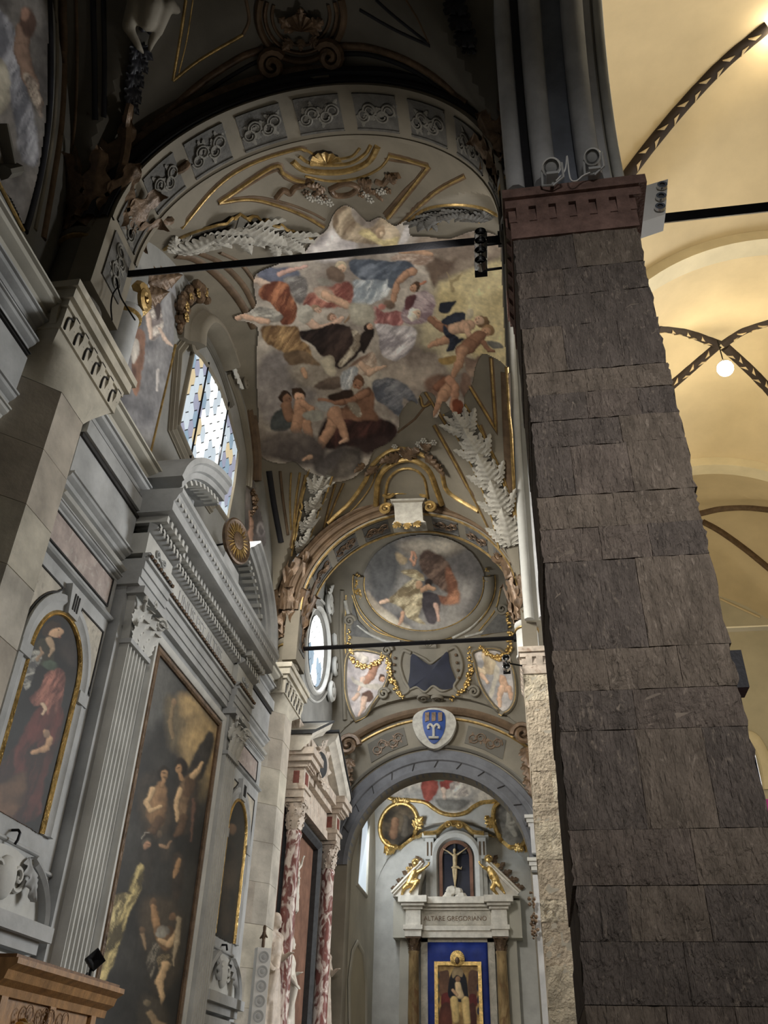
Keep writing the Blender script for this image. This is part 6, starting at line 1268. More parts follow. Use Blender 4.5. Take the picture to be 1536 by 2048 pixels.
for pts, r, lb in (([(698, 1262), (700, 1300), (714, 1328), (738, 1334), (760, 1320), (770, 1300)], .09, 'gilt leaf garland looping at the left below the round fresco'), ([(774, 1308), (780, 1344), (790, 1374), (806, 1394)], .09, 'gilt leaf garland hanging left of the dark blue panel'), ([(938, 1296), (940, 1340), (930, 1376), (902, 1396)], .09, 'gilt leaf garland hanging right of the dark blue panel'), ([(962, 1296), (980, 1310), (1002, 1316), (1016, 1298), (1020, 1262), (1014, 1222)], .10, 'gilt leaf garland looping at the right beside the pale golden pier'), ([(716, 1150), (714, 1176), (722, 1196)], .10, 'gilt fruit cluster at the upper left of the round fresco'), ([(974, 1138), (972, 1158)], .10, 'gilt fruit cluster at the upper right of the round fresco')):
    gn += 1; L, N = trace(S3, pts, per=5); t = thing('gilt_garland', lb, 'garland', L[0], 'gilt garlands below the round fresco'); mk('leaves', swag(L+N*.02, N, r, 20+gn, 1.2), 'gold', t)
sw3 = thing('wall_cartouche', 'pale stucco scrollwork beside the oval window', 'stucco', (-5.1, 18.5, 11)); SWf = PlaneS(0, -5.09)
for pts, w in ((el(632, 1300, 24, 86, 20), .14), (el(632, 1300, 34, 104, 20), .07)): mould(SWf, pts, w, w*.7, 'stucco_pale', 'frame', sw3, True, True)
for a, b, s in (((652, 1210), (664, 1190), 1), ((656, 1380), (668, 1372), -1), ((666, 1280), (674, 1262), 1), ((664, 1330), (672, 1316), -1)): M4 = place(SWf, a, b, .55, .05); mk('scroll', xf(volute(1.7, .5, .15, .14, 24, s), M4), 'stucco_pale', sw3)
for a, b in (((650, 1200), (652, 1170)), ((658, 1230), (662, 1195)), ((668, 1250), (668, 1215))): M4 = place(SWf, a, b, None, .05); mk('leaf', xf(acanthus(4, .3, .3, .4), M4), 'stucco_pale', sw3, angle=None)
op = [tuple(atx(632+15*math.cos(a), 1302+72*math.sin(a), -5.06)[1:]) for a in np.linspace(0, 2*math.pi, 20, endpoint=False)]
leaded('window', 'tall oval leaded window glowing beyond the second arch', op, -5.055, .3, .5, lambda y, z: 'daylight_blue' if wr.random() < .35 and z < 11.3 else 'daylight_white', nm='window_2')
# ---- chapel arch mouldings and coat of arms
def ringm(r0, prof, m, nm, par, lim=2.55, n=48, Y=22.62):
    a = math.degrees(math.acos(min(1, lim/r0))) if r0 > lim else 0
    return fixn(mk(nm, archivolt(XC3, Z3, r0, Y, prof, n, a0=a, a1=180-a), m, par))
ringm(R3, [(0, -.3), (0, .06), (.10, .08), (.14, .05), (.30, .05), (.33, .09), (.44, .10), (.46, .04), (.60, .04), (.62, .0)], 'arch_stone', 'stone_archivolt', t3)
ringm(R3+.66, [(0, 0), (0, .06), (.04, .09), (.08, .06), (.10, 0)], 'stucco_shade', 'archivolt', t3); ringm(R3+1.60, [(0, 0), (0, .10), (.06, .16), (.14, .12), (.20, .12), (.22, 0)], 'brown_and_shadow_paint', 'archivolt', t3); ringm(R3+1.46, [(0, 0), (.02, .05), (.06, .05), (.08, 0)], 'gilt', 'archivolt', t3)
for k in range(11):
    a = math.radians(20+14*k); r = R3+.22; T = np.array([-math.sin(a), 0, math.cos(a)]); Rr = np.array([math.cos(a), 0, math.sin(a)]); c = np.array([XC3, 22.555, Z3])+Rr*r
    mk('voussoir_joint', tube([c-Rr*.09+T*.05, c+Rr*.09-T*.05], .012, 5), 'groove_dark', t3)
for s in (-1, 1):
    pts = [(XC3+s*(R3+rr)*math.cos(math.radians(q)), 22.60, Z3+(R3+rr)*math.sin(math.radians(q))) for rr, q in ((.85, 56), (1.35, 59), (1.38, 68), (1.38, 76), (.88, 76), (.86, 66))]
    P = np.array(pts); o = mk('floral_panel', fixv((np.r_[P, P+np.array([0, .03, 0])], [tuple(range(6)), tuple(range(11, 5, -1))]+[(i, (i+1) % 6, (i+1) % 6+6, i+6) for i in range(6)])), 'stucco_shade', t3, smooth=False)
    c = P.mean(0); M4 = np.eye(4); an = math.radians(22)*-s; M4[:3, 0] = (math.cos(an), 0, math.sin(an)); M4[:3, 1] = (-math.sin(an), 0, math.cos(an)); M4[:3, 2] = (0, -1, 0); M4[:3, 3] = c-np.array([0, .005, 0]); mk('floral_relief', xf(scroll_relief(.9, .42, 60+s), M4), 'bronze_brown', o)
ca = thing('coat_of_arms', 'blue coat of arms in a pale cartouche over the chapel arch', 'shield', (-2.25, 22.45, 9.7))
SH = PlaneS(1, 22.42)
def plate(S, pts, d0, d1, m, nm, par, smooth=True, dome=0):
    q = catmull(pts, 4, True) if smooth else np.asarray(pts, float); h = [S.hit(*p) for p in q]; n = h[0][1]; A = [x[0]+n*d1 for x in h]; B = [x[0]+n*d0 for x in h]; k = len(A); c = sum(A)/k+n*dome
    mid = [(a+c)/2+n*dome*.35 for a in A]
    return fixn(mk(nm, (A+B+mid+[c], [(i, (i+1) % k, k+(i+1) % k, k+i) for i in range(k)]+[(i, (i+1) % k, 2*k+(i+1) % k, 2*k+i) for i in range(k)]+[(2*k+i, 2*k+(i+1) % k, 3*k) for i in range(k)]), m, par))
plate(SH, [(828, 1432), (846, 1420), (868, 1416), (892, 1420), (908, 1432), (912, 1452), (898, 1480), (868, 1498), (840, 1482), (826, 1454)], -.16, .02, 'relief_pale', 'cartouche', ca, dome=.03)
sh = plate(SH, [(848, 1426), (868, 1421), (888, 1427), (891, 1452), (884, 1474), (868, 1489), (853, 1474), (846, 1450)], 0, .06, 'shield_blue', 'shield', ca, dome=.04)
for x in (855, 868, 881): plate(SH, [(x-4, 1428), (x+4, 1427), (x+4, 1444), (x-4, 1446)], .06, .11, 'bronze_brown', 'bar', sh, False)
for pts in ([(868, 1478), (868, 1456)], [(858, 1478), (878, 1478)], [(868, 1458), (862, 1452), (857, 1456), (858, 1461)], [(868, 1458), (874, 1452), (879, 1456), (878, 1461)]):
    L, N = trace(SH, pts); mk('device', tube(L+N*.115, .035, 6), 'relief_pale', sh)
for s, (x, y) in ((1, (1046, 1470)), (-1, (697, 1492))):
    b = thing('scroll_corbel', 'dark scrolled corbel at the %s foot of the far vault' % ('right' if s > 0 else 'left'), 'corbel', aty(x, y+60, 22.4), 'dark scrolled corbels')
    M4 = np.eye(4); M4[:3, 0] = (-s, 0, 0); M4[:3, 1] = (0, 0, 1); M4[:3, 2] = (0, -1, 0); M4[:3, :3] *= .55; M4[:3, 3] = aty(x, y, 22.35); mk('volute', xf(volute(1.8, .5, .2, .14, 28), M4), 'bronze_brown', b)
    for k in range(3):
        p = aty(x+3+k*4*s, y+25+k*28, 22.38); M4 = np.eye(4); M4[:3, 0] = (.1*s, 0, -1); M4[:3, 1] = (1, 0, .1*s); M4[:3, 2] = (0, -1, 0); M4[:3, :3] *= .6; M4[:3, 3] = p; mk('leaf', xf(acanthus(4, .26, .25, .3), M4), 'bronze_brown', b, angle=None)
# ================================================================== MARBLE ALTAR ON THE LEFT
MA = thing('marble_altar', 'marble altar with two red veined columns and broken pediment', 'altar', (-4.9, 19.7, 0)); MX = -4.72
for y in (17.95, 21.42):
    mk('column', lathe([(.19, 1.0), (.19, 1.06), (.165, 1.12), (.165, 3.0), (.145, 6.2), (.165, 6.24), (.165, 6.3), (.14, 6.34)], (MX, y, 0), 24), 'red_marble', MA)
    corinthian((MX, y, 6.34), .145, .62, 'warm_marble', MA, n=7)
    mk('pedestal', join(box(-5.1, MX+.22, y-.24, y+.24, 0, .9), box(-5.1, MX+.26, y-.28, y+.28, .86, 1.0)), 'warm_marble', MA, smooth=False)
    e = mk('entablature_block', join(box(-5.1, MX+.20, y-.26, y+.26, 6.96, 7.12), box(-5.1, MX+.24, y-.30, y+.30, 7.12, 7.20), box(-5.1, MX+.18, y-.24, y+.24, 7.20, 7.58), box(-5.1, MX+.26, y-.32, y+.32, 7.58, 7.68), box(-5.1, MX+.36, y-.42, y+.42, 7.68, 7.80), box(-5.1, MX+.42, y-.48, y+.48, 7.80, 7.95)), 'warm_marble', MA, smooth=False)
    mk('inlay', box(MX+.18, MX+.19, y-.12, y+.12, 7.26, 7.52), 'porphyry', e, smooth=False); mk('inlay', box(MX-.08, MX+.08, y-.245, y-.24, 7.26, 7.52), 'porphyry', e, smooth=False)
    for k in range(5): mk('dentil', box(MX+.22, MX+.30, y-.30+k*.13, y-.23+k*.13, 7.60, 7.67), 'warm_marble', e, smooth=False)
mk('entablature', join(box(-5.1, MX, 17.7, 21.7, 6.96, 7.14), box(-5.1, MX-.05, 17.7, 21.7, 7.14, 7.58), box(-5.1, MX+.08, 17.7, 21.7, 7.58, 7.72), box(-5.1, MX+.20, 17.7, 21.7, 7.72, 7.95)), 'warm_marble', MA, smooth=False)
mk('attic', join(box(-5.1, -4.78, 17.9, 21.5, 7.95, 8.75)), 'warm_marble', MA, smooth=False)
for a, b, s in ((17.42, 19.35, 1), (21.98, 20.05, -1)):   # raking ends of the broken pediment
    V = []; F = []; m = 6
    prof = [(-.3, -.34), (.22, -.34), (.30, -.24), (.38, -.20), (.44, -.06), (.44, 0), (-.3, 0)]; m = len(prof); pth = [(a+(b-a)*f, 8.20+1.02*f**.8) for f in np.linspace(0, 1, 12)]
    for y, z in pth:
        for q, h_ in prof: V.append((-4.80+q, y, z+h_))
    for i in range(11):
        for k in range(m): F.append((i*m+k, i*m+(k+1) % m, (i+1)*m+(k+1) % m, (i+1)*m+k))
    F += [tuple(range(m)), tuple(range(len(V)-m, len(V)))]; pe = mk('pediment_end', fixv((V, F)), 'white_marble', MA, angle=30)
    mk('slate_cover', fixv(prism([(pth[0][0]-.05*s, pth[0][1]), (pth[-1][0]+.05*s, pth[-1][1]), (pth[-1][0]+.05*s, pth[-1][1]+.05), (pth[0][0]-.05*s, pth[0][1]+.05)], 0, -5.1, -4.33)), 'slate', pe, smooth=False)
    mk('tympanum_wall', fixv(prism([(a, 7.9)]+[(y, z-.3) for y, z in pth]+[(b, 7.9)], 0, -5.1, -4.86)), 'warm_marble', pe, smooth=False)
mk('picture_ground', box(-5.1, -5.02, 18.2, 21.2, .8, 6.9), 'rust_panel', MA, smooth=False); mk('opening_frame', sweep([(-5.02, 18.3, .9), (-5.02, 18.3, 6.8), (-5.02, 21.1, 6.8), (-5.02, 21.1, .9)], (1, 0, 0), [(-.1, 0), (-.1, .16), (.0, .20), (.1, .12), (.1, 0)]), 'slate', MA)
for a, b in ((21.66, 22.2), (17.3, 17.7)): mk('side_pilaster', box(-5.1, -4.9, a, b, 0, 6.96), 'warm_marble', MA, smooth=False)
cs = thing('slate_cartouche', 'black oval shield in a marble cartouche on the marble altar', 'shield', (-4.6, 19.2, 7.8))
fixn(mk('oval', disc_x([(0, -.12), (.24, -.12), (.30, 0), (.25, .05), (0, .10)], (-4.52, 19.15, 8.12), 24, 8), 'slate', cs)); fixn(mk('frame', disc_x([(.26, -.1), (.40, -.1), (.42, 0), (.36, .06), (.30, .02), (.26, .0)], (-4.53, 19.15, 8.12), 24, 8), 'warm_marble', cs))
for k in range(8):
    a = k*math.pi/4; M4 = np.eye(4); d = np.array([.1, math.cos(a), math.sin(a)]); M4[:3, 0] = d; M4[:3, 2] = (1, 0, 0); M4[:3, 1] = np.cross((1, 0, 0), d); M4[:3, :3] *= .24; M4[:3, 3] = np.array((-4.55, 19.15, 8.12))+d*.36; mk('leaf', xf(acanthus(3, .4, .3, .5), M4), 'warm_marble', cs, angle=None)
def human(H, elbL, handL, elbR, handR, kneeL, footL, kneeR, footR, head=(0, -.02, .93), chest=(0, 0, .74), pelvis=(0, 0, .52), robe=True, seed=0, wing=False, plump=1.0):
    r = random.Random(seed); q = lambda p: np.array(p)*H; k = H*plump; B = []
    sL, sR = np.array(chest)+np.array([.10, 0, .06]), np.array(chest)+np.array([-.10, 0, .06]); nk = np.array(chest)+np.array([0, 0, .10])
    B += [(q(pelvis), q(chest), .085*k, .10*k), (q(chest), q(nk), .09*k, .045*k), (q(sL), q(sR), .05*k, .05*k), (q(nk), q(np.array(head)-np.array([0, 0, .02])), .033*k, .04*k)]
    hd = np.array(head); B += [(q(hd-np.array([0, 0, .022])), q(hd+np.array([0, .006, .022])), .050*k, .056*k), (q(hd+np.array([0, -.05, -.012])), q(hd+np.array([0, -.058, -.014])), .012*k, .010*k), (q(hd+np.array([0, -.03, -.045])), q(hd+np.array([0, -.038, -.05])), .025*k, .02*k)]
    for s, e, h in ((sL, elbL, handL), (sR, elbR, handR)):
        e, h = np.array(e), np.array(h); B += [(q(s), q(e), .040*k, .032*k), (q(e), q(h), .031*k, .02*k)]; d = unit(h-e); sd = unit(np.cross(d, (0, .3, 1)))
        for i in range(4): B.append((q(h+sd*(i-1.5)*.012), q(h+sd*(i-1.5)*.016+d*(.05-.006*abs(i-1.5))+np.array([0, -.008, -.006])), .0095*k, .007*k))
        B.append((q(h-sd*.018), q(h-sd*.04+d*.025), .010*k, .007*k))
    for s, kn, ft in ((1, kneeL, footL), (-1, kneeR, footR)):
        hip = np.array(pelvis)+np.array([.05*s, 0, -.02]); kn, ft = np.array(kn), np.array(ft); B += [(q(hip), q(kn), .068*k, .048*k), (q(kn), q(ft), .046*k, .026*k), (q(ft), q(ft+np.array([.01*s, -.075, -.012])), .025*k, .018*k)]
    if robe:
        for i in range(14):
            a = 2*math.pi*i/14; z0 = r.uniform(.45, .60); B.append((q((pelvis[0]+.085*math.cos(a), pelvis[1]+.07*math.sin(a), z0)), q((.5*(footL[0]+footR[0])+r.uniform(.10, .15)*math.cos(a), .5*(footL[1]+footR[1])+r.uniform(.09, .13)*math.sin(a), r.uniform(.015, .05))), .03*k, .036*k))
        B.append((q((.10, -.03, .80)), q((-.09, -.09, .50)), .03*k, .045*k)); B.append((q((-.09, -.09, .50)), q((-.12, -.06, .26)), .045*k, .03*k))
    return B
def statue(name, label, base, H, yaw, pose, m, cat='statue', group=None, seed=0, robe=True, wings=False, plump=1.0, vox=None, hair=None):
    t = thing(name, label, cat, base, group); c, s = math.cos(yaw), math.sin(yaw); Rz = np.array([[c, -s, 0], [s, c, 0], [0, 0, 1]]); b0 = np.array(base, float)
    B = [(b0+Rz@a, b0+Rz@b, ra, rb) for a, b, ra, rb in human(H, *pose, robe=robe, seed=seed, plump=plump)]; body('body', B, m, t, vox or H*.012, 3)
    hd = b0+Rz@(np.array((0, .012, .955))*H); hs = [ball(hd+Rz@(np.array((math.cos(a)*.03, .02+math.sin(a)*.03, .01*math.cos(3*a)))*H), .034*H*plump, 7, 5) for a in np.linspace(0, 6, 8)]
    mk('hair', join(*hs), hair or m, t)
    if wings:
        for sg in (-1, 1):
            for k in range(5):
                M4 = np.eye(4); d = unit(np.array([sg*(.8-.1*k), .5, .75-.42*k])); yv = unit(np.cross((0, 1, 0), d)); M4[:3, 0] = Rz@d; M4[:3, 1] = Rz@yv; M4[:3, 2] = Rz@np.cross(d, yv); M4[:3, :3] *= H*(.42-.04*k); M4[:3, 3] = b0+Rz@(np.array((sg*.05, .07, .78))*H); mk('wing_feather', xf(acanthus(3, .16, .05, .1, 12, 4), M4), m, t, angle=None)
    return t
st = ((.17, -.02, .62), (.10, -.13, .66), (-.16, .0, .62), (-.20, -.10, .52), (.06, -.05, .28), (.07, 0, .04), (-.06, -.02, .28), (-.08, .02, .04)); up = ((.18, -.06, .92), (.15, -.10, 1.06), (-.18, -.04, .66), (-.24, -.12, .60), (.07, -.06, .28), (.08, 0, .04), (-.06, -.02, .28), (-.08, .04, .04))
statue('marble_statue', 'veiled marble statue standing right of the further red column', (-4.82, 21.9, 3.0), 1.95, math.pi/2-.3, st, 'warm_marble', seed=1)
statue('marble_statue', 'bearded marble statue leaning out behind the nearer red column', (-4.86, 18.75, 2.6), 1.9, math.pi/2+.3, st, 'white_marble', seed=2)
statue('marble_statue', 'small marble angel high between the red columns', (-4.92, 19.1, 5.0), 1.05, math.pi/2, up, 'white_marble', seed=3, wings=True)
statue('marble_statue', 'winged marble angel left of the nearer red column', (-4.84, 17.50, 2.7), 2.0, math.pi/2-.2, st, 'warm_marble', seed=4, wings=True)
# ================================================================== END CHAPEL
cw = [tuple(atx(x, y, -4.65)[1:]) for x, y in ((722, 1640), (726, 1622), (733, 1628), (736, 1650), (732, 1792), (712, 1768))]
W3 = thing('window_3', 'tall bright arched window in the chapel wall', None, (-4.66, 25.5, 6.6), kind='structure'); mk('pane', fixv(prism(ccw(cw), 0, -4.66, -4.645)), 'daylight_glass', W3, smooth=False); mk('window_reveal', sweep([(-4.65, *p) for p in ccw(cw)], (1, 0, 0), half_round(.12, .06), True), 'wall_wash', W3)
bn = thing('blind_arch', 'plain blind arch low on the chapel wall', 'arch', (-4.66, 24.5, 0)); pts = [tuple(atx(x, y, -4.655)[1:]) for x, y in ((697, 2048), (696, 1960), (703, 1905), (713, 1885), (724, 1905), (730, 1960), (730, 2048))]; mk('arch_panel', fixv(prism(ccw(pts), 0, -4.66, -4.64)), 'nave_wall', bn, smooth=False); mk('arch_rim', sweep([(-4.64, *p) for p in pts], (1, 0, 0), half_round(.14, .05)), 'wall_wash', bn)
def p_chap(p):
    p.cloud([(740, 1530), (1040, 1530), (1040, 1650), (740, 1650)], S8(206, 200, 192), S8(156, 156, 158), 6, .03)
    p.poly([(844, 1560), (860, 1552), (876, 1560), (870, 1590), (856, 1604), (846, 1590)], S8(196, 96, 82), S8(150, 62, 56), 3); p.poly([(884, 1552), (904, 1550), (906, 1570), (890, 1580), (880, 1574)], S8(196, 90, 80), S8(150, 58, 54), 3); p.ell(880, 1556, 11, 7, 0, S8(120, 160, 142), 3); p.poly([(898, 1570), (914, 1562), (930, 1574), (936, 1592), (916, 1590), (904, 1588)], S8(228, 222, 216), S8(176, 166, 162), 3, 9, 40); p.head(914, 1560, 6, 60, S8(206, 168, 146), S8(130, 100, 80)); p.limb([(884, 1580), (892, 1598)], [5, 3], S8(220, 196, 180)); p.cloud([(872, 1600), (910, 1596), (940, 1604), (920, 1620), (885, 1618)], S8(140, 140, 138), S8(112, 112, 112), 6)
cf = thing('chapel_fresco', 'bright vault fresco with a red robed figure above the end altar', 'fresco', S4.hit(890, 1580)[0]); paint_grid(S4, [(776, 1590), (800, 1570), (840, 1556), (890, 1549), (940, 1553), (975, 1566), (1002, 1590), (985, 1600), (960, 1602), (942, 1614), (926, 1622), (905, 1626), (882, 1622), (868, 1610), (848, 1600), (812, 1598)], 1.6, .02, 'painted_plaster', cf, 'fresco', p_chap, S8(190, 184, 178))
mould(S4, [(762, 1588), (786, 1598), (815, 1600), (848, 1604), (866, 1616), (884, 1626), (908, 1630), (932, 1625), (946, 1614), (964, 1605), (988, 1602), (1006, 1592)], .14, .10, 'gold', 'gilt_cornice', cf, off=-.01)
def p_bl(p): p.cloud([(740, 1590), (860, 1590), (860, 1720), (740, 1720)], S8(110, 96, 76), S8(66, 60, 52), 6, .04); p.limb([(790, 1640), (786, 1670)], [7, 9], S8(140, 104, 76)); p.limb([(812, 1636), (808, 1668)], [6, 8], S8(96, 88, 78))
def p_br(p): p.cloud([(980, 1590), (1080, 1590), (1080, 1720), (980, 1720)], S8(150, 148, 144), S8(104, 104, 104), 6, .05); p.limb([(1016, 1630), (1020, 1650), (1030, 1670)], [6, 8, 6], S8(176, 174, 168)); p.limb([(1020, 1646), (1036, 1640)], [4, 3], S8(176, 174, 168))
for nm, c, rx, ry, rot, pn, lb in (('l', (797, 1650), 33, 42, .35, p_bl, 'brown oval painting in a gilt frame, left of the chapel vault'), ('r', (1020, 1648), 27, 46, -.40, p_br, 'grey oval painting in a gilt frame, right of the chapel vault')):
    t = thing('oval_painting', lb, 'painting', S4.hit(*c)[0], 'oval paintings in the chapel vault'); paint_grid(S4, el(*c, rx, ry, 14, rot=rot), 1.6, .02, 'painted_plaster', t, 'fresco', pn, S8(100, 96, 88)); mould(S4, el(*c, rx+3, ry+3, 22, rot=rot), .15, .12, 'gold', 'gilt_frame', t, True, True, off=-.01)
    sg = 1 if nm == 'l' else -1
    for a, b in (((c[0]+sg*6, c[1]-46), (c[0]-sg*14, c[1]-52)), ((c[0]+sg*6, c[1]-46), (c[0]+sg*24, c[1]-50)), ((c[0]+sg*32, c[1]+6), (c[0]+sg*50, c[1]-18)), ((c[0]+sg*22, c[1]+30), (c[0]+sg*44, c[1]+4)), ((c[0]-sg*8, c[1]+44), (c[0]-sg*30, c[1]+52))): M4 = place(S4, a, b, None, .03); mk('gilt_leaf', xf(acanthus(4, .36, .3, .4), M4), 'gold', t, angle=None)
    M4 = place(S4, (c[0]-sg*28, c[1]+42), (c[0]-sg*30, c[1]+62), .42, .03); mk('gilt_shell', xf(shell(5), M4), 'gold', t)
# ---- end altar
EA = thing('end_altar', 'pale marble altar inscribed ALTARE GREGORIANO at the end of the aisle', 'altar', (-2.15, 27.6, 0)); EY = 27.6; xc = -2.15
for s in (-1, 1):
    x = xc+s*1.25; mk('column', lathe([(.20, .9), (.20, 1.0), (.17, 1.06), (.17, 3), (.145, 5.36), (.165, 5.4), (.165, 5.44)], (x, EY-.12, 0), 22), 'amber_marble', EA); corinthian((x, EY-.12, 5.44), .145, .36, 'bronze_brown', EA, n=7)
    mk('entablature_block', join(box(x-.24, x+.24, EY-.36, 28, 5.80, 5.98), box(x-.28, x+.28, EY-.40, 28, 5.98, 6.10), box(x-.22, x+.22, EY-.34, 28, 6.10, 6.52), box(x-.28, x+.28, EY-.40, 28, 6.52, 6.60), box(x-.34, x+.34, EY-.50, 28, 6.60, 6.68), box(x-.42, x+.42, EY-.58, 28, 6.68, 6.86)), 'white_marble', EA, smooth=False)
    mk('side_pier', join(box(x+s*.30-.14, x+s*.30+.14, EY+.1, 28, 0, 5.8), box(x+s*.42-.2, x+s*.42+.2, EY-.1, 28, 5.8, 6.8)), 'wall_wash', EA, smooth=False)
    pp = [(xc+s*1.85, 6.86), (xc+s*1.80, 6.96), (xc+s*.98, 7.78), (xc+s*.92, 7.66), (xc+s*1.05, 7.30), (xc+s*1.10, 6.86)]; mk('pediment_end', fixv(prism(pp, 1, EY-.40, 28)), 'white_marble', EA, smooth=False)
    fixn(mk('raking_moulding', sweep([(xc+s*1.86, EY-.40, 6.93), (xc+s*.97, EY-.40, 7.80)], (0, -1, 0), ogee(.16, .10)), 'white_marble', EA))
    mk('bracket', join(box(xc+s*.80-.13, xc+s*.80+.13, EY+.05, 28, 8.0, 8.62), box(xc+s*.80-.22, xc+s*.80+.22, EY-.06, 28, 8.62, 8.74)), 'stucco_pale', EA, smooth=False)
    for q in (-.06, .06): mk('bracket_drop', box(xc+s*.80+q-.02, xc+s*.80+q+.02, EY+.03, EY+.06, 8.1, 8.5), 'brown_and_shadow_paint', EA, smooth=False)
    mk('niche_pilaster', box(xc+s*.80-.13, xc+s*.80+.13, EY+.2, 28, 6.86, 8.0), 'stucco_pale', EA, smooth=False)
mk('entablature', join(box(xc-1.3, xc+1.3, EY-.14, 28, 5.80, 5.98), box(xc-1.3, xc+1.3, EY-.18, 28, 5.98, 6.10), box(xc-1.3, xc+1.3, EY-.12, 28, 6.10, 6.52), box(xc-1.3, xc+1.3, EY-.18, 28, 6.52, 6.60), box(xc-1.3, xc+1.3, EY-.28, 28, 6.60, 6.68), box(xc-1.3, xc+1.3, EY-.36, 28, 6.68, 6.86)), 'white_marble', EA, smooth=False)
mk('frieze_panel', box(xc-.98, xc+.98, EY-.135, EY-.12, 6.13, 6.49), 'buff_marble', EA, smooth=False)
text('inscription', 'ALTARE GREGORIANO', .178, 'bronze_brown', EA, (xc-.04, EY-.14, 6.30), (1, 0, 0), (0, 0, 1), .004)
mk('marble_field', join(box(xc-1.06, xc-.86, EY, 28, 0, 5.8), box(xc+.86, xc+1.06, EY, 28, 0, 5.8), box(xc-1.06, xc+1.06, EY, 28, 5.70, 5.8)), 'buff_marble', EA, smooth=False)
nz = [(xc-.46, EY+.12, 6.86)]+[(xc-.46*math.cos(a), EY+.12, 8.05+.46*math.sin(a)) for a in np.linspace(0, math.pi, 22)]+[(xc+.46, EY+.12, 6.86)]
mk('niche_arch', sweep([(x+(x-xc)*.42, y, z if z < 8 else z+(z-8.05)*.42) for x, y, z in nz], (0, -1, 0), [(-.14, -.2), (-.14, .06), (-.05, .10), (.06, .06), (.14, -.1)]), 'stucco_pale', EA)
mk('gilt_hood', sweep([aty(x, y, EY-.05) for x, y in catmull([(848, 1668), (872, 1666), (884, 1656), (896, 1648), (908, 1646), (922, 1648), (934, 1655), (946, 1665), (968, 1668)], 4)], (0, -1, 0), [(-.06, -.15), (-.06, .1), (0, .16), (.05, .1), (.05, -.15)]), 'gold', EA)
M4 = np.eye(4); M4[:3, 0] = (1, 0, 0); M4[:3, 1] = (0, 0, 1); M4[:3, 2] = (0, -1, 0); M4[:3, :3] *= .36; M4[:3, 3] = aty(908, 1650, EY-.2); mk('gilt_crest', xf(scroll_c(.5, .1), M4), 'gold', EA)
for s in (-1, 1):
    for k in range(5):
        b = np.array([xc+s*(1.05+.16*k), 27.97, 7.9-.16*k]); M4 = np.eye(4); a = .9-.25*k; M4[:3, 0] = (s*math.cos(a), 0, math.sin(a)); M4[:3, 1] = (-math.sin(a)*s, 0, math.cos(a)); M4[:3, 2] = (0, -1, 0); M4[:3, :3] *= .34; M4[:3, 3] = b; mk('floral_relief', xf(acanthus(3, .3, .2, .3), M4), 'bronze_brown', EA, angle=None)
cr = thing('crucifix', 'pale crucifix on a rocky mound in the dark arched niche', 'crucifix', (xc, EY+.1, 6.86))
mk('niche_panel', fixv(prism([(x, z) for x, y, z in nz], 1, EY+.14, EY+.20)), 'navy', cr, smooth=False); mk('inlaid_frame', sweep([(x, EY+.13, z) for x, y, z in nz], (0, -1, 0), [(-.05, 0), (-.05, .05), (.05, .05), (.05, 0)]), 'rust_panel', cr)
q = lambda x, y, d=0: aty(x, y, EY+.06+d); u_ = .9
mk('cross', join(box(*sorted((q(909, 1700)[0]-.03, q(909, 1700)[0]+.03)), EY+.08, EY+.12, 6.95, 8.45), box(q(888, 1697)[0], q(932, 1694)[0], EY+.08, EY+.12, 8.16, 8.22)), 'slate', cr, smooth=False)
B = [(q(910, 1712), q(910, 1728), .075, .065), (q(910, 1728), q(909, 1738), .065, .06), (q(909, 1703), q(909, 1700), .05, .05), (q(909, 1706), q(910, 1712), .03, .05), (q(905, 1710), q(896, 1703), .03, .025), (q(896, 1703), q(888, 1699), .025, .016), (q(914, 1710), q(924, 1703), .03, .025), (q(924, 1703), q(933, 1696), .025, .016), (q(907, 1738), q(908, 1754, -.04), .045, .035), (q(908, 1754, -.04), q(910, 1772), .033, .02), (q(912, 1738), q(912, 1754, -.04), .045, .035), (q(912, 1754, -.04), q(910, 1773), .033, .02), (q(910, 1773), q(910, 1778, -.05), .02, .015), (q(888, 1699), q(886, 1697), .014, .01), (q(933, 1696), q(935, 1694), .014, .01)]
body('figure', B, 'ivory', cr, .014, 3); B = [(q(905, 1735, -.03), q(915, 1734, -.03), .035, .04), (q(915, 1734, -.03), q(922, 1738, -.02), .04, .02), (q(922, 1738), q(924, 1732), .02, .01)]; body('loincloth', B, 'ivory', cr, .014, 2)
for k in range(7): p = q(892+k*6, 1795-(10 if 1 < k < 5 else 0)-((k*5) % 6)); mk('rock', fixv(ball(p, .10+.03*(k % 3), 6, 4, (1.2, .6, .9))), 'white_marble', cr, smooth=False)
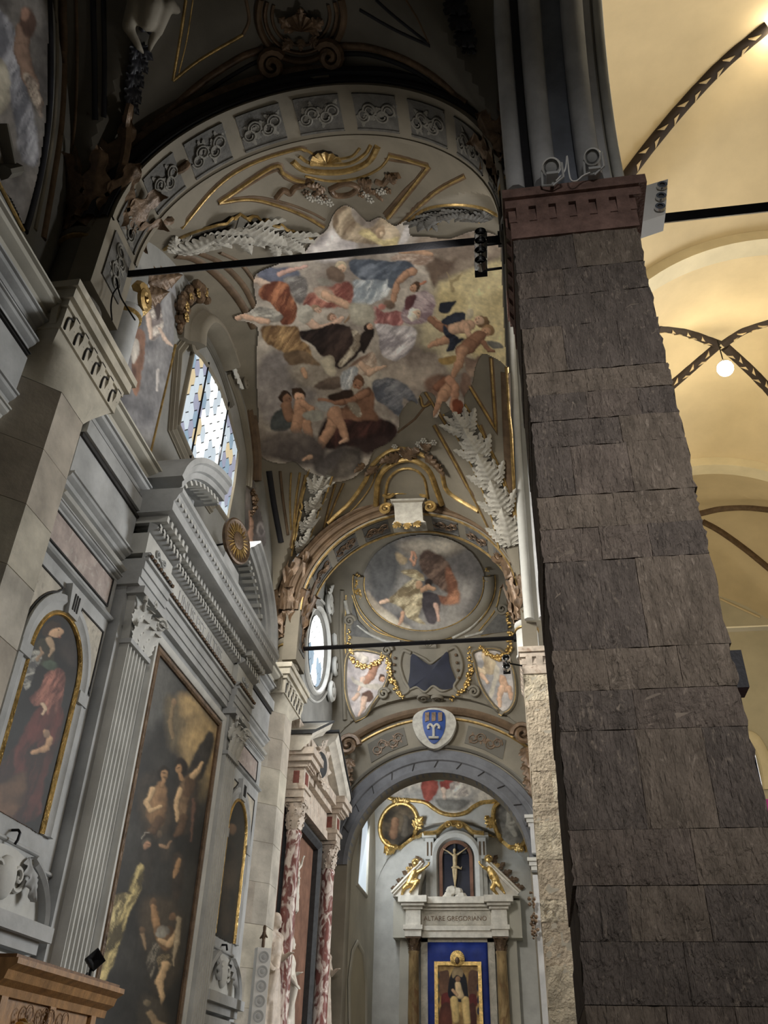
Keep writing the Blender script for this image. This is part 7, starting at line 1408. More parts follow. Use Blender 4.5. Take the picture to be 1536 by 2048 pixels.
def putto(label, pts, wing):
    t = thing('gilt_putto', label, 'statue', aty(*pts['seat'], 27.25), 'gilt putti on the end altar'); g = lambda k, d=0: aty(*pts[k], 27.2+d)
    B = [(g('seat'), g('chest'), .12, .13), (g('chest'), g('neck'), .12, .05), (g('neck'), g('head'), .05, .10), (g('head'), g('head', -.03), .115, .10), (g('head', -.10), g('head', -.115), .025, .02), (g('shA', -.05), g('elA', -.1), .055, .045), (g('elA', -.1), g('haA', -.12), .042, .03), (g('shB', .05), g('elB', -.05), .055, .045), (g('elB', -.05), g('haB', -.1), .042, .03),
         (g('seat'), g('kneA', -.12), .09, .065), (g('kneA', -.12), g('fooA', -.05), .062, .035), (g('fooA', -.05), g('fooA', -.14), .035, .025), (g('seat'), g('kneB', -.05), .09, .065), (g('kneB', -.05), g('fooB', .0), .062, .035)]
    for h in ('haA', 'haB'):
        for i in range(4): p = g(h, -.12); B.append((p, p+np.array([.02*(i-1.5), -.02, .05+.01*(i % 2)]), .016, .012))
    body('body', B, 'gold', t, .016, 3); h = g('head', .03); mk('hair', join(*[ball(h+np.array([.07*math.cos(a), .05, .05+.06*math.sin(a)]), .06, 6, 5) for a in np.linspace(-.4, 3.6, 8)]), 'gold', t)
    M4, s = frame4(g('chest', .12), (0, -1, 0), aty(*wing, 27.32)); M4[:3, :3] *= s; mk('wing', xf(acanthus(4, .34, .1, .2), M4), 'gilt', t, angle=None)
putto('gilt putto reaching right on the left half of the altar pediment', dict(seat=(818, 1768), chest=(829, 1746), neck=(831, 1738), head=(831, 1727), shA=(836, 1744), elA=(847, 1738), haA=(858, 1729), shB=(826, 1744), elB=(832, 1758), haB=(838, 1764), kneA=(836, 1762), fooA=(820, 1784), kneB=(808, 1776), fooB=(803, 1792)), (812, 1735))
putto('gilt putto reaching left on the right half of the altar pediment', dict(seat=(992, 1762), chest=(981, 1740), neck=(978, 1732), head=(977, 1720), shA=(974, 1738), elA=(966, 1734), haA=(959, 1727), shB=(986, 1738), elB=(988, 1750), haB=(980, 1756), kneA=(1000, 1772), fooA=(1009, 1786), kneB=(984, 1776), fooB=(996, 1790)), (1000, 1728))
bp = thing('blue_hanging', 'royal blue cloth hanging behind the gold icon', 'cloth', (xc, EY, 2)); V = []; F = []
for i in range(25):
    for j in range(13):
        x = -3.01+1.72*i/24; z = 2.0+3.69*j/12; V.append((x, EY-.03+.012*math.sin(i*.9+.4*j)+.01*math.sin(j*1.3), z))
for i in range(24):
    for j in range(12): a = i*13+j; F.append((a, a+13, a+14, a+1))
o = mk('cloth', (V, F), 'royal_blue', bp); sm = o.modifiers.new('thick', 'SOLIDIFY'); sm.thickness = .015
IY = 27.50
ic = thing('gold_icon', 'gold ground panel of an enthroned mother and child in dark blue', 'icon', (-2.15, IY, 3.2))
def p_icon(p):
    g1, g2 = S8(196, 160, 84), S8(140, 108, 52)
    p.cloud([(850, 1900), (980, 1900), (980, 2100), (850, 2100)], g1, g2, 4, .06); p.poly([(878, 1948), (884, 1942), (898, 1944), (898, 1990), (880, 1990)], S8(150, 104, 74), S8(110, 74, 54), 2); p.poly([(938, 1944), (952, 1942), (956, 1950), (954, 1992), (938, 1990)], S8(150, 104, 74), S8(110, 74, 54), 2)
    for y in (1950, 1975, 2000, 2022): p.ell(957, y, 3, 8, 0, S8(52, 62, 92), 1.5, 0); p.ell(876, y, 3, 8, 0, S8(84, 92, 96), 1.5, 0)
    p.poly([(883, 1990), (898, 1986), (900, 2014), (884, 2016)], S8(150, 48, 44), S8(110, 34, 34), 2); p.poly([(938, 1990), (952, 1990), (954, 2012), (938, 2014)], S8(160, 48, 44), S8(116, 34, 34), 2)
    p.poly([(880, 2016), (902, 2012), (902, 2090), (880, 2090)], S8(120, 60, 44), S8(90, 44, 34), 2); p.poly([(938, 2014), (952, 2014), (952, 2090), (938, 2090)], S8(120, 60, 44), S8(90, 44, 34), 2)
    p.poly([(898, 1962), (904, 1944), (914, 1936), (926, 1944), (934, 1962), (936, 1998), (922, 2004), (906, 2000), (896, 1990)], S8(36, 40, 66), S8(24, 26, 44), 1.5); p.poly([(904, 1944), (914, 1930), (926, 1942), (924, 1954), (914, 1950), (906, 1956)], S8(206, 188, 146), S8(160, 136, 96), 1.5)
    p.limb([(908, 2000), (912, 2040)], [8, 7], S8(206, 176, 104)); p.limb([(930, 2000), (934, 2045)], [8, 7], S8(206, 176, 104)); p.limb([(916, 1968), (920, 1990)], [6, 8], S8(206, 178, 130)); p.ell(916, 1958, 5, 6, 0, S8(150, 110, 76), 1.2); p.ell(914, 1924, 6, 8, 0, S8(146, 104, 70), 1.2); p.limb([(906, 1980), (914, 1990)], [3, 3], S8(190, 150, 110))
    p.ell(912, 1923, 1, .8, 0, S8(40, 26, 20), .8, 0); p.ell(917, 1923, 1, .8, 0, S8(40, 26, 20), .8, 0)
io = [(-2.77, 3.0), (-1.52, 3.0), (-1.52, 5.14), (-2.77, 5.14)]; mk('panel', fixv(prism(io, 1, IY, IY+.08)), 'gilt', ic, smooth=False)
dn = [np.array(io[k])+(np.array(io[(k+1) % 4])-np.array(io[k]))*f/10 for k in range(4) for f in range(10)]; gx, gy = proj(np.array([(a, IY-.006, b) for a, b in dn])); paint_grid(PlaneS(1, IY-.006), list(zip(gx, gy)), 1.1, 0, 'painting', ic, 'oil_painting', p_icon, S8(160, 126, 66), warp=.25, gain=1.15)
mk('frame', sweep([(a, IY-.005, b) for a, b in io], (0, -1, 0), [(-.06, 0), (-.06, .05), (.04, .05), (.04, 0)], True), 'gold', ic)
hc = np.array([-2.15, IY-.04, 5.26]); V, F = lathe([(0, .06), (.10, .05), (.20, .03), (.21, 0), (0, 0)], (0, 0, 0), 28); V = np.array(V); fixn(mk('halo', (hc+np.stack([V[:, 0], -V[:, 2], V[:, 1]], -1), F), 'gold', ic))
for k in range(22): a = 2*math.pi*k/22; mk('halo_ray', tube([hc+np.array([.11*math.cos(a), -.05, .11*math.sin(a)]), hc+np.array([.205*math.cos(a), -.03, .205*math.sin(a)])], .010, 5), 'gold', ic)
mk('relief_head', ball(hc+np.array([0, -.05, -.06]), .085, 12, 8, (.8, .6, 1.1)), 'bronze_brown', ic)
# slender pilasters at the right of the chapel arch
rp = thing('chapel_pilaster', 'slender blue grey pilaster with bracket capitals beside the chapel arch', 'pilaster', (.3, 22.5, 0)); mk('shaft', join(box(.10, .36, 22.40, 22.62, 0, 6.4), box(.12, .34, 22.36, 22.62, 6.9, 7.6)), 'grey_roll', rp, smooth=False)
for z in (6.6, 7.62): mk('capital', join(box(.04, .40, 22.34, 22.62, z, z+.10), box(.08, .38, 22.37, 22.62, z-.10, z), box(.0, .42, 22.30, 22.62, z+.10, z+.18)), 'stucco_pale', rp, smooth=False)
for k, y in enumerate((1790, 1830, 1850)): L = [aty(1064+k*3, y+q*8, 22.3) for q in range(4)]; mk('fruit_drop', swag(np.array(L), np.tile([0, -1.0, 0], (4, 1)), .09, 40+k), 'bronze_brown', rp)
# ================================================================== NEAREST BAY (dark vault over the viewer)
wq = ([(-5.1, -8, 0), (-5.1, 5.97, 0), (-5.1, 5.97, 15), (-5.1, -8, 15)], [(0, 1, 2, 3)]); S1W = Surf(*join((VB1[0], VB1[1]), wq))
NB = thing('trim_near_vault', 'dark brown and black mouldings of the nearest vault', None, (-4, 4, 12), kind='structure')
nl = lambda pts, w, m, h=None, nm='moulding', par=None: mould(S1W, pts, w, h or w*.5, m, nm, par or NB, True, off=-.01)
for pts, w, m in (([(96, 0), (99, 110), (96, 220), (82, 330), (62, 415), (48, 462)], .12, 'black_paint'), ([(126, 0), (128, 130), (122, 250), (106, 360), (86, 478)], .10, 'brown_and_shadow_paint'), ([(112, 0), (114, 120), (108, 240), (94, 340), (70, 460)], .07, 'stucco_cream'), ([(152, 0), (154, 120), (150, 240), (140, 320)], .05, 'brown_and_shadow_paint'), ([(186, 0), (189, 120), (190, 240)], .08, 'black_paint'), ([(207, 0), (209, 120), (208, 235)], .07, 'black_paint'),
                  ([(284, 292), (330, 232), (400, 168), (480, 116), (528, 98)], .10, 'bronze_brown'), ([(290, 308), (350, 240), (420, 180), (500, 130), (548, 112)], .06, 'black_paint'), ([(672, 92), (740, 96), (820, 124), (890, 170), (950, 236)], .10, 'bronze_brown'), ([(672, 108), (740, 110), (820, 138), (890, 188), (944, 252)], .07, 'black_paint'),
                  ([(372, 0), (360, 80), (346, 162)], .05, 'gilt'), ([(346, 162), (400, 120), (486, 70)], .05, 'gilt'), ([(386, 0), (374, 78), (358, 146)], .03, 'gilt'), ([(486, 70), (498, 40), (492, 0)], .05, 'brown_and_shadow_paint'), ([(752, 0), (790, 34), (858, 88)], .05, 'black_paint'), ([(720, 20), (790, 60), (860, 92)], .05, 'black_paint'), ([(858, 88), (836, 40), (812, 0)], .04, 'brown_and_shadow_paint')): nl(pts, w, m)
cn = thing('dark_cartouche', 'dark round cartouche with scrolls at the crown of the near arch', 'cartouche', S1.hit(605, 50)[0])
for rx, ry, w, m in ((86, 92, .10, 'brown_and_shadow_paint'), (72, 76, .06, 'bronze_brown'), (58, 60, .05, 'brown_and_shadow_paint')): mould(S1, el(602, 30, rx, ry, 14, -20, 200), w, w*.8, m, 'ring', cn, off=-.01)
for a, b, s in (((545, 128), (560, 116), 1), ((664, 110), (650, 100), -1)): M4 = place(S1, a, b, .34, .05); mk('scroll', xf(volute(1.7, .5, .2, .16, 24, s), M4), 'bronze_brown', cn)
M4 = place(S1, (604, 60), (640, 62), .42, .06); mk('shell', xf(shell(7), M4), 'bronze_brown', cn)
for a, b in (((590, 60), (560, 30)), ((618, 60), (650, 34)), ((604, 44), (604, 10)), ((604, 76), (604, 100)), ((585, 78), (566, 98)), ((622, 76), (646, 92))): M4 = place(S1, a, b, None, .04); mk('leaf', xf(acanthus(4, .36, .3, .4), M4), 'bronze_brown', cn, angle=None)
kp = [aty(x, y, 5.93) for x, y in ((556, 158), (560, 148), (578, 150), (580, 142), (640, 136), (644, 142), (656, 142), (658, 152))]; n = len(kp)
mk('keystone_plinth', fixv((kp+[p+np.array([0, .2, 0]) for p in kp], [tuple(range(n)), tuple(range(2*n-1, n-1, -1))]+[(i, (i+1) % n, n+(i+1) % n, n+i) for i in range(n)])), 'stucco_cream', cn, smooth=False)
for lb, pts in (('dark leaf drop hanging on the near vault at the upper left', [(272, 88), (276, 112), (268, 140), (262, 168), (258, 200), (258, 222)]), ('dark leaf drop hanging on the near vault at the upper right', [(905, 0), (914, 30), (924, 62), (936, 96), (940, 108)])):
    t = thing('leaf_drop', lb, 'ornament', S1.hit(*pts[0])[0], 'dark leaf drops on the near vault')
    for k in range(len(pts)-1):
        a, b = pts[k], pts[k+1]
        for dx in (-22, 0, 22): M4 = place(S1, a, (b[0]+dx*(1-.12*k), b[1]+6), None, .03); mk('leaf', xf(acanthus(3, .34, .3, .3), M4), 'black_paint', t, angle=None)
pt = thing('stucco_putto', 'pale stucco putto holding the dark leaf drop at the upper left', 'statue', S1.hit(285, 60)[0]); g = lambda x, y, d=.12: S1.hit(x, y)[0]+S1.hit(x, y)[1]*d
body('body', [(g(300, 6), g(290, 40), .15, .13), (g(322, 10), g(304, 60), .11, .08), (g(304, 60), g(292, 84), .07, .05), (g(276, 10), g(262, 60), .11, .08), (g(262, 60), g(270, 92), .07, .05), (g(330, 2), g(345, 16), .08, .06), (g(270, 92), g(276, 100), .05, .03), (g(292, 84), g(290, 96), .05, .03)], 'stucco_cream', pt, .025, 4); mk('bow', join(*[ball(g(x, y, .1), .05, 6, 5) for x, y in ((278, 44), (290, 46), (280, 56), (292, 58), (284, 50))]), 'black_paint', pt)
def p_near(p):
    p.cloud([(-40, -20), (130, -20), (130, 480), (-40, 480)], S8(130, 126, 124), S8(84, 80, 80), 6, .012)
    p.poly([(-20, 20), (14, 40), (34, 90), (40, 150), (60, 210), (74, 280), (70, 330), (40, 320), (26, 250), (10, 180), (-20, 140)], S8(158, 160, 172), S8(104, 106, 118), 6, 34, 20)
    p.poly([(-20, 110), (8, 128), (18, 170), (12, 210), (-20, 230)], S8(182, 176, 160), S8(140, 134, 122), 5); p.limb([(44, 60), (40, 100), (56, 160), (76, 210)], [16, 16, 14, 8], S8(140, 112, 96)); p.ell(52, 46, 16, 30, -10, S8(96, 72, 62), 5); p.ell(46, 30, 8, 14, 0, S8(160, 122, 104), 4); p.poly([(44, 150), (66, 160), (82, 210), (80, 236), (60, 200)], S8(176, 162, 148), S8(120, 106, 98), 4, 12, 30)
nf = thing('lunette_fresco', 'shadowed fresco of a blue grey robed figure at the top left corner', 'fresco', (-5.1, 4.5, 11)); paint_grid(S1W, [(-6, -6), (92, -6), (92, 110), (90, 220), (76, 330), (58, 410), (46, 450), (22, 402), (-6, 352), (-6, 200)], 3, .02, 'painted_plaster', nf, 'fresco', p_near, S8(110, 106, 106))
nh = thing('window_pediment', 'corner of a stucco window pediment at the left edge', 'pediment', (-5.0, 4.7, 9.5)); mould(SWf, [(-4, 250), (12, 330)], .12, .12, 'stucco_shade', 'cornice', nh, False); mould(SWf, [(-4, 346), (22, 340)], .16, .16, 'stucco_shade', 'cornice', nh, False); mould(SWf, [(-6, 362), (46, 462)], .04, .03, 'gilt', 'gilt_line', nh, False)
for z0, z1, d, m in ((8.44, 8.66, .30, 'stucco_grey'), (8.66, 8.90, .42, 'wall_wash'), (8.20, 8.40, .24, 'stucco_grey'), (7.42, 7.62, .23, 'stucco_grey'), (7.24, 7.42, .20, 'stucco_pale'), (8.40, 8.44, .22, 'groove_dark'), (8.14, 8.20, .20, 'groove_dark')): wallmould(-5.1, 1.0, 6.0, z0, z1, d, m, 'moulding', wt)
mk('frieze', box(-5.1, -4.93, 1.0, 6.0, 7.62, 8.14), 'stucco_grey', wt, smooth=False)
# ================================================================== NAVE RIBS, LAMPS, RODS
RB = thing('trim_nave_ribs', 'dark patterned ribs of the ochre nave vaults', None, (7, 16, 20), kind='structure')
for k, pts, w in ((1, [(1250, 358), (1300, 292), (1370, 208), (1450, 124), (1536, 52)], .34), (2, [(1312, 655), (1370, 664), (1436, 688)], .34), (2, [(1436, 690), (1390, 730), (1342, 772)], .34), (2, [(1446, 688), (1490, 660), (1544, 642)], .34), (2, [(1450, 694), (1500, 740), (1544, 786)], .34)):
    L, N = trace(NV[k], pts, per=10); mk('rib', sweep(L-N*.02, N, half_round(w, .14, 6)), 'rib_dark', RB)
    d = np.r_[0, np.cumsum(np.linalg.norm(np.diff(L, axis=0), axis=1))]
    for q, s in enumerate(np.arange(.3, d[-1]-.3, .34)):
        c = np.array([np.interp(s, d, L[:, j]) for j in range(3)]); c2 = np.array([np.interp(s+.3, d, L[:, j]) for j in range(3)]); nn = unit(np.array([np.interp(s, d, N[:, j]) for j in range(3)])); T = unit(c2-c); B = np.cross(nn, T); sg = 1 if q % 2 else -1
        P = [c+nn*.115+B*sg*.13, c+T*.26+nn*.135+B*sg*.02, c+T*.10+nn*.135, c+T*.04+nn*.13+B*sg*.08]; mk('rib_wedge', (P+[p-nn*.05 for p in P], [(0, 1, 2, 3), (7, 6, 5, 4), (0, 4, 5, 1), (1, 5, 6, 2), (2, 6, 7, 3), (3, 7, 4, 0)]), 'rib_pale', RB, smooth=False)
for pts, w in (([(1396, 1026), (1440, 1016), (1490, 1013), (1544, 1018)], .30), ([(1404, 1042), (1440, 1062), (1490, 1098), (1544, 1142)], .26)):
    L, N = trace(NV[3], pts, per=8); mk('rib', sweep(L-N*.02, N, half_round(w, .2, 6)), 'brown_and_shadow_paint', RB)
wb = thing('trim_wall_band', 'thin band across the far nave wall', None, (5, 35.9, 15), kind='structure'); mk('band', sweep([aty(1440, 1198, 35.98), aty(1520, 1235, 35.98)], (0, -1, 0), half_round(.1, .05)), 'nave_plaster', wb)
ar_ = thing('choir_arch', 'round arch low on the far nave wall', 'arch', aty(1520, 1520, 35.9)); mk('arch_moulding', sweep([aty(x, y, 35.95) for x, y in catmull([(1490, 1470), (1510, 1480), (1530, 1520), (1540, 1580)], 4)], (0, -1, 0), half_round(.5, .15)), 'nave_band', ar_)
def lamp(label, c, watt):
    t = thing('nave_lamp', label, 'lamp', c, 'nave lamps'); p = np.array(c); fixn(mk('housing', lathe([(.0, .26), (.12, .25), (.2, .1), (.24, 0), (.22, -.02), (.19, .08), (.1, .2), (0, .21)], c, 18), 'white_plastic', t)); mk('bulb', ball(p+np.array([0, 0, -.04]), .25, 16, 12), 'lamp_glow', t); mk('rod', tube([p+np.array([0, 0, .25]), p+np.array([0, 0, 1.2])], .02, 6), 'iron', t)  # bulb made oversized to stand in for the lamp's glare
    l = bpy.data.lights.new('lamp_light', 'POINT'); l.energy = watt; l.color = (1, .84, .58); l.shadow_soft_size = .3; o = bpy.data.objects.new('lamp_light', l); COL.objects.link(o); o.location = p-np.array([0, 0, .35]); o.parent = t; o.location = (0, 0, -.35)
lamp('glowing warm lamp under the far nave vault crossing', aty(1450, 735, 20.9), 160); lamp('glowing warm lamp at the top right of the nave vault', aty(1552, 44, 11.3), 120)
def rod(label, a, b, r, m='iron'):
    t = thing('tie_rod', label, 'tie rod', a, 'iron tie rods'); mk('bar', tube([a, b], r, 4), m, t, smooth=False)
    for p, s in ((np.array(a), 1), (np.array(b), -1)): d = unit(np.array(b)-np.array(a))*s; mk('socket', tube([p-d*.05, p+d*.08], r*1.7, 8), m, t)
    return t
YA = 6.62; pL, pR = aty(228, 551, YA), aty(1002, 478, YA); zA = (pL[2]+pR[2])/2
rod('black iron tie rod crossing in front of the cloud fresco', (pL[0], YA, pL[2]), (.22, YA, pR[2]), .055); YB = 16.4; qL, qR = aty(600, 1298, YB), aty(1030, 1276, YB); rod('black iron tie rod below the round fresco', (qL[0], YB, qL[2]), (.10, YB, qR[2]), .05)
nr = aty(1290, 441, 6.6); rod('black iron tie rod crossing the nave beside the dark pier', (1.45, 6.6, nr[2]), (13.2, 6.6, nr[2]), .07); nr2 = aty(1500, 1257, 16.6); rod('pale painted tie rod far down the nave', (1.4, 16.6, nr2[2]), (13.2, 16.6, nr2[2]), .06, 'nave_band')
# ================================================================== FITTINGS
def led(name, label, c, ex, ez, n, r, backw, group=None):
    """row of round lamps on a plate; ex across, ez down the row"""
    ex, ez = unit(ex), unit(ez); nrm = np.cross(ex, ez); c = np.array(c, float)
    if nrm@(EYE-c) < 0: nrm = -nrm
    t = thing(name, label, 'spotlight', c, group); L = n*r*2.2
    P = [c-ex*backw/2, c+ex*backw/2, c+ex*backw/2+ez*L, c-ex*backw/2+ez*L]; P = [p+nrm*.0 for p in P]+[p-nrm*.06 for p in P]; mk('plate', fixv((P, [(0, 1, 2, 3), (7, 6, 5, 4), (0, 4, 5, 1), (1, 5, 6, 2), (2, 6, 7, 3), (3, 7, 4, 0)])), 'iron', t, smooth=False)
    for k in range(n):
        o = c+ez*(r*1.1+k*r*2.2); M4 = np.eye(4); M4[:3, 0] = ex; M4[:3, 1] = np.cross(nrm, ex); M4[:3, 2] = nrm; M4[:3, 3] = o
        ring = mk('lamp_ring', xf(lathe([(r*.7, 0), (r, 0), (r, .10), (r*.85, .12), (r*.72, .06)], (0, 0, 0), 20, False), M4), 'chrome', t); mk('lens', xf(lathe([(0, .05), (r*.4, .045), (r*.74, .02), (r*.74, 0)], (0, 0, 0), 16, False), M4), 'lens_grey', ring); mk('diode', xf(ball((0, 0, .06), r*.16, 8, 6), M4), 'white_plastic', ring)
    return t
Yf = 6.3; tl = lambda x, y, Y=Yf: aty(x, y, Y)
led('spotlight_array', 'vertical row of four round lamps hung on the near tie rod', tl(962, 470, 6.5), (1, 0, 0), tl(962, 540, 6.5)-tl(962, 470, 6.5), 4, .075, .14); t = thing('lamp_bracket', 'thin black bracket holding the lamp row to the dark pier', 'bracket', tl(1000, 490, 6.5)); mk('arm', tube([tl(972, 490, 6.52), tl(1004, 486, 6.52)], .016, 6), 'iron', t); mk('arm', tube([tl(972, 540, 6.52), tl(1004, 536, 6.52)], .016, 6), 'iron', t)
t = thing('led_panel', 'white box lamp with three round lenses beside the dark pier capital', 'spotlight', tl(1300, 400, 6.2)); P = [tl(x, y, 6.2) for x, y in ((1282, 374), (1336, 358), (1331, 428), (1278, 446))]; P += [p+np.array([0, .22, 0]) for p in P]; mk('box', fixv((P, [(0, 1, 2, 3), (7, 6, 5, 4), (0, 4, 5, 1), (1, 5, 6, 2), (2, 6, 7, 3), (3, 7, 4, 0)])), 'white_plastic', t, smooth=False)
for k, (x, y) in enumerate(((1324, 373), (1322, 395), (1320, 416))):
    o = tl(x, y, 6.18); V, F = lathe([(.03, .03), (.055, .03), (.06, .0), (0, 0)], (0, 0, 0), 16, False); V = np.array(V); rg = mk('lamp_ring', (o+np.stack([V[:, 0], -V[:, 2], V[:, 1]], -1), F), 'chrome', t); mk('lens', ball(o+np.array([0, -.01, 0]), .035, 8, 6, (1, .5, 1)), 'lens_grey', rg)
for lb, (x, y), r in (('round white spotlight at the left on the dark pier capital', (1103, 334), .098), ('round white spotlight at the right on the dark pier capital', (1185, 313), .088)):
    c = aty(x, y, 5.56); t = thing('round_spotlight', lb, 'spotlight', c-np.array([0, 0, .3]), 'round spotlights on the dark pier'); d = unit(EYE+np.array([-1.2, 0, 0])-c); ex = unit(np.cross(d, (0, 0, 1))); ey = np.cross(ex, d); M4 = np.eye(4); M4[:3, 0] = ex; M4[:3, 1] = ey; M4[:3, 2] = d; M4[:3, 3] = c
    mk('housing', xf(lathe([(0, -.16), (r*.6, -.16), (r*.95, -.08), (r, .0), (r, .03), (r*.84, .035), (r*.82, .01), (0, .0)], (0, 0, 0), 24, False), M4), 'white_plastic', t); mk('lens', xf(lathe([(0, .022), (r*.5, .02), (r*.8, .012)], (0, 0, 0), 20, False), M4), 'grey_plastic', t); mk('rim', xf(lathe([(r*.62, .02), (r*.66, .03), (r*.70, .02)], (0, 0, 0), 24, False), M4), 'lens_grey', t)
    mk('yoke', tube([c-ex*r*1.1, c-ex*r*1.15+np.array([0, .05, -.18]), c+np.array([0, .05, -.24]), c+ex*r*1.15+np.array([0, .05, -.18]), c+ex*r*1.1], .014, 6), 'grey_plastic', t); mk('foot', box(c[0]-.06, c[0]+.06, c[1]+.0, c[1]+.22, 9.66, 9.70), 'grey_plastic', t, smooth=False); mk('stem', tube([(c[0], c[1]+.16, 9.68), (c[0], c[1]+.05, c[2]-.22)], .02, 6), 'grey_plastic', t)
cbl = thing('lamp_cable', 'white cable looping between the two round spotlights', 'cable', aty(1140, 355, 5.8)); mk('cable', tube([aty(x, y, 5.60) for x, y in catmull([(1112, 362), (1130, 340), (1134, 312), (1140, 356), (1152, 362), (1165, 352), (1180, 345)], 5)], .008, 6), 'white_plastic', cbl)
led('spotlight_array', 'small pair of lamps clamped beside the pale golden pier', aty(1012, 1312, 15.6), (1, 0, 0), (0, 0, -1), 2, .08, .14)
sa = bpy.data.objects['spotlight_array.001']; mk('clamp', tube([aty(1014, 1326, 15.62), (.20, 15.80, aty(1014, 1326, 15.62)[2])], .016, 6), 'iron', sa)
mk('junction_box', box(.28, .40, 16.02, 16.06, 9.62, 9.86), 'slate', FP, smooth=False)
wr_ = thing('wall_cable', 'thin black cable dangling from the near tie rod end', 'cable', aty(228, 560, 6.4)); mk('cable', tube([aty(x, y, 6.3) for x, y in catmull([(232, 556), (236, 572), (226, 588), (222, 612), (224, 640)], 5)], .010, 5), 'iron', wr_); mk('cable', tube([aty(x, y, 6.3) for x, y in catmull([(232, 556), (240, 590), (252, 612), (270, 640)], 5)], .010, 5), 'iron', wr_)
# loudspeaker column on the slim pier
sp = thing('column_loudspeaker', 'white column loudspeaker with round drivers fixed to the slim ashlar pier', 'loudspeaker', (-4.50, 15.9, 2.2)); d = unit((.55, -.84, 0)); ex = unit(np.cross(d, (0, 0, 1))); c0 = np.array([-4.56, 15.82, 0])
P = [c0+ex*a+d*b+np.array([0, 0, z]) for z in (2.2, 3.84) for a, b in ((-.12, 0), (.12, 0), (.12, .16), (-.12, .16))]; mk('cabinet', fixv((P, [(0, 1, 2, 3), (7, 6, 5, 4), (0, 4, 5, 1), (1, 5, 6, 2), (2, 6, 7, 3), (3, 7, 4, 0)])), 'white_plastic', sp, smooth=False)
for k in range(7):
    M4 = np.eye(4); M4[:3, 0] = ex; M4[:3, 1] = (0, 0, 1); M4[:3, 2] = d; M4[:3, 3] = c0+d*.162+np.array([0, 0, 3.70-.215*k]); mk('driver', xf(lathe([(.088, 0), (.09, .006), (.08, .008), (.05, -.003), (.03, .004), (0, .006)], (0, 0, 0), 20, False), M4), 'grey_plastic', sp)
bs = thing('bronze_figurine', 'small dark bronze figurine standing on the loudspeaker', 'statue', c0+d*.06+np.array([0, 0, 3.84])); b0 = c0+d*.06+np.array([0, 0, 3.84]); body('body', [(b0+np.array([0, 0, .03]), b0+np.array([0, 0, .12]), .03, .03), (b0+np.array([0, 0, .12]), b0+np.array([.0, 0, .24]), .028, .036), (b0+np.array([0, 0, .24]), b0+np.array([0, 0, .33]), .025, .032), (b0+np.array([0, 0, .24]), b0+np.array([.06, -.02, .17]), .02, .015), (b0+np.array([0, 0, .24]), b0+np.array([-.06, 0, .16]), .02, .015)], 'bronze_brown', bs, .01, 2)
# wooden confessional at the bottom left
WX = -4.02; cf_ = thing('confessional', 'carved wooden confessional with cornice at the bottom left', 'confessional', (-4.5, 7.9, 0)); y0, y1 = 6.92, 8.66
mk('body', box(-4.95, WX, y0, y1, 0, 2.30), 'bare_wood', cf_, smooth=False); mk('cornice', fixv(prism([(-4.95, 2.26), (WX+.03, 2.26), (WX+.04, 2.32), (WX+.10, 2.36), (WX+.12, 2.42), (WX+.18, 2.46), (WX+.18, 2.50), (-4.95, 2.50)], 1, y0-.14, y1+.16)), 'bare_wood', cf_, angle=25)
mk('top_board', box(-4.95, WX+.14, y0-.10, y1+.12, 2.50, 2.53), 'wood_dark', cf_, smooth=False)
for a, b in ((y0+.02, y0+.12), (y1-.12, y1-.02), ((y0+y1)/2-.05, (y0+y1)/2+.05)): mk('stile', box(WX, WX+.03, a, b, 0, 2.26), 'bare_wood', cf_, smooth=False)
for a, b in ((y0+.14, (y0+y1)/2-.07), ((y0+y1)/2+.07, y1-.14)): mk('door_panel', box(WX-.0, WX+.012, a, b, .3, 1.95), 'wood_dark', cf_, smooth=False); mk('rail', box(WX, WX+.03, a, b, 1.95, 2.08), 'bare_wood', cf_, smooth=False)
for a in (7.35, 7.72): M4 = np.eye(4); M4[:3, 0] = (0, 1, 0); M4[:3, 1] = (0, 0, 1); M4[:3, 2] = (1, 0, 0); M4[:3, 3] = (WX+.03, a+.12, 2.17); mk('carving', xf(scroll_relief(.5, .09, int(a*9)), M4), 'wood_dark', cf_)
for lb, y in (('brass picture lamp at the left on the confessional', 7.28), ('brass picture lamp at the right on the confessional', 8.18)):
    t = thing('brass_lamp', lb, 'lamp', (WX, y, 2.0), 'brass lamps on the confessional'); mk('shade', tube([(WX+.10, y-.12, 2.06), (WX+.10, y+.12, 2.06)], .05, 12), 'brass', t); mk('arm', tube([(WX+.02, y, 2.12), (WX+.07, y, 2.13), (WX+.10, y, 2.10)], .012, 6), 'brass', t)
t = thing('notice_sheet', 'white paper notice on the confessional door', 'notice', (WX+.02, 7.4, 1.7)); mk('sheet', box(WX+.013, WX+.018, 7.12, 7.42, 1.40, 1.86), 'white_plastic', t, smooth=False)
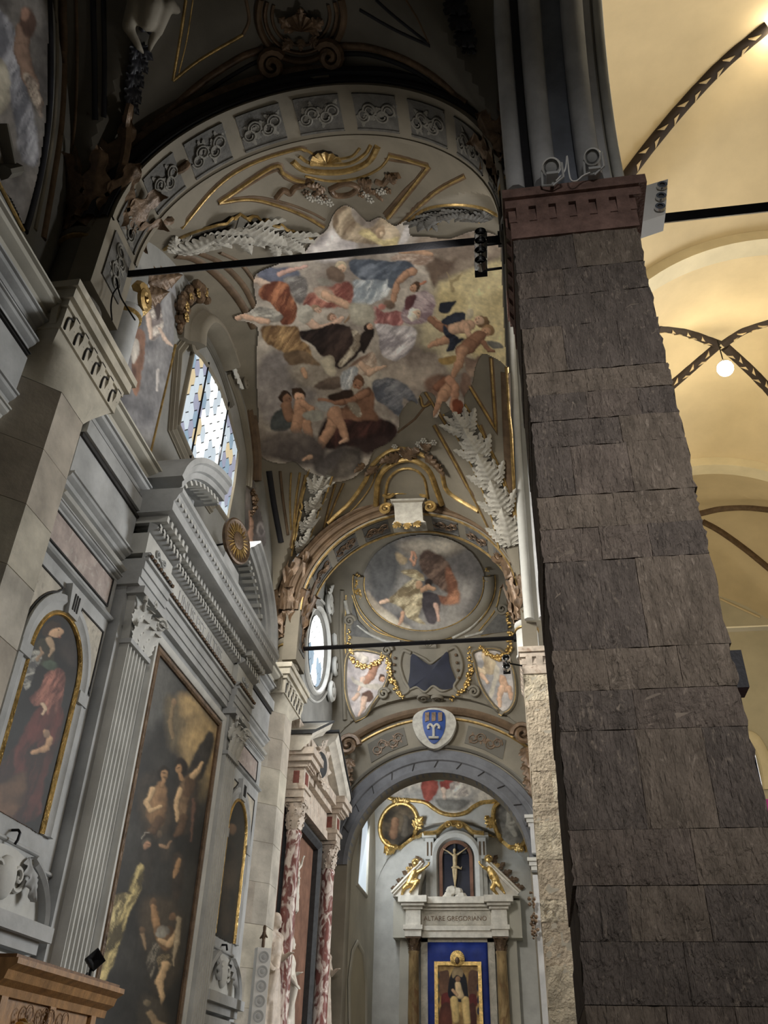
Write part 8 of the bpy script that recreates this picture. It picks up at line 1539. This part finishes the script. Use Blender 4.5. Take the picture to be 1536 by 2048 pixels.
t = thing('brass_rail', 'thin brass rail sticking out over the confessional door', 'rail', (WX, 8.5, 2.2)); mk('rail', tube([(WX, 8.32, 2.13), (WX+.16, 8.42, 2.13), (WX+.17, 8.86, 2.13)], .016, 8), 'chrome', t)
lt = thing('black_floodlight', 'small black floodlight on top of the confessional', 'spotlight', (WX-.1, 8.55, 2.53)); fixn(mk('housing', disc_x([(0, -.08), (.06, -.08), (.10, .02), (.10, .04), (.085, .04), (0, .0)], (WX-.08, 8.60, 2.72), 4, 40), 'iron', lt)); mk('stand', join(box(WX-.13, WX-.05, 8.54, 8.64, 2.53, 2.56), tube([(WX-.09, 8.59, 2.54), (WX-.09, 8.59, 2.68)], .015, 6)), 'iron', lt); mk('cable', tube([(WX-.1, 8.56, 2.60), (WX-.05, 8.42, 2.56), (WX-.02, 8.25, 2.545), (WX-.06, 8.1, 2.56)], .012, 6), 'iron', lt)
hk = thing('iron_hook', 'small iron hook under the saint in red', 'hook', (-4.98, 8.15, 3.8)); mk('hook', tube([(-5.0, 8.14, 3.80), (-4.93, 8.14, 3.80), (-4.90, 8.13, 3.77), (-4.90, 8.12, 3.70), (-4.92, 8.12, 3.66)], .014, 6), 'iron', hk)
hk = thing('iron_hook', 'small iron hook under the narrow dark painting', 'hook', (-4.98, 15.0, 3.78)); mk('hook', tube([(-5.0, 15.0, 3.78), (-4.92, 15.0, 3.78), (-4.90, 15.0, 3.70)], .018, 6), 'iron', hk)
bn_ = thing('magenta_banner', 'sliver of a magenta banner behind the dark pier', 'banner', (1.95, 7.6, 0)); mk('cloth', fixv(prism([(1.95, 7.6), (2.05, 7.58), (2.2, 7.62), (2.3, 7.6), (2.3, 7.63), (2.2, 7.65), (2.05, 7.61), (1.95, 7.63)], 2, 1.4, 3.8)), 'magenta', bn_); mk('pole', tube([(1.945, 7.58, 0), (1.945, 7.58, 4.25)], .022, 8), 'iron', bn_)
sp_ = thing('small_loudspeaker', 'small dark loudspeaker on the nave side of the dark pier', 'loudspeaker', (1.5, 6.5, 4.6)); p0 = aty(1485, 1345, 6.4); mk('box', fixv(box(1.44, p0[0], 6.3, 6.5, p0[2]-.16, p0[2]+.14)), 'iron', sp_, smooth=False)
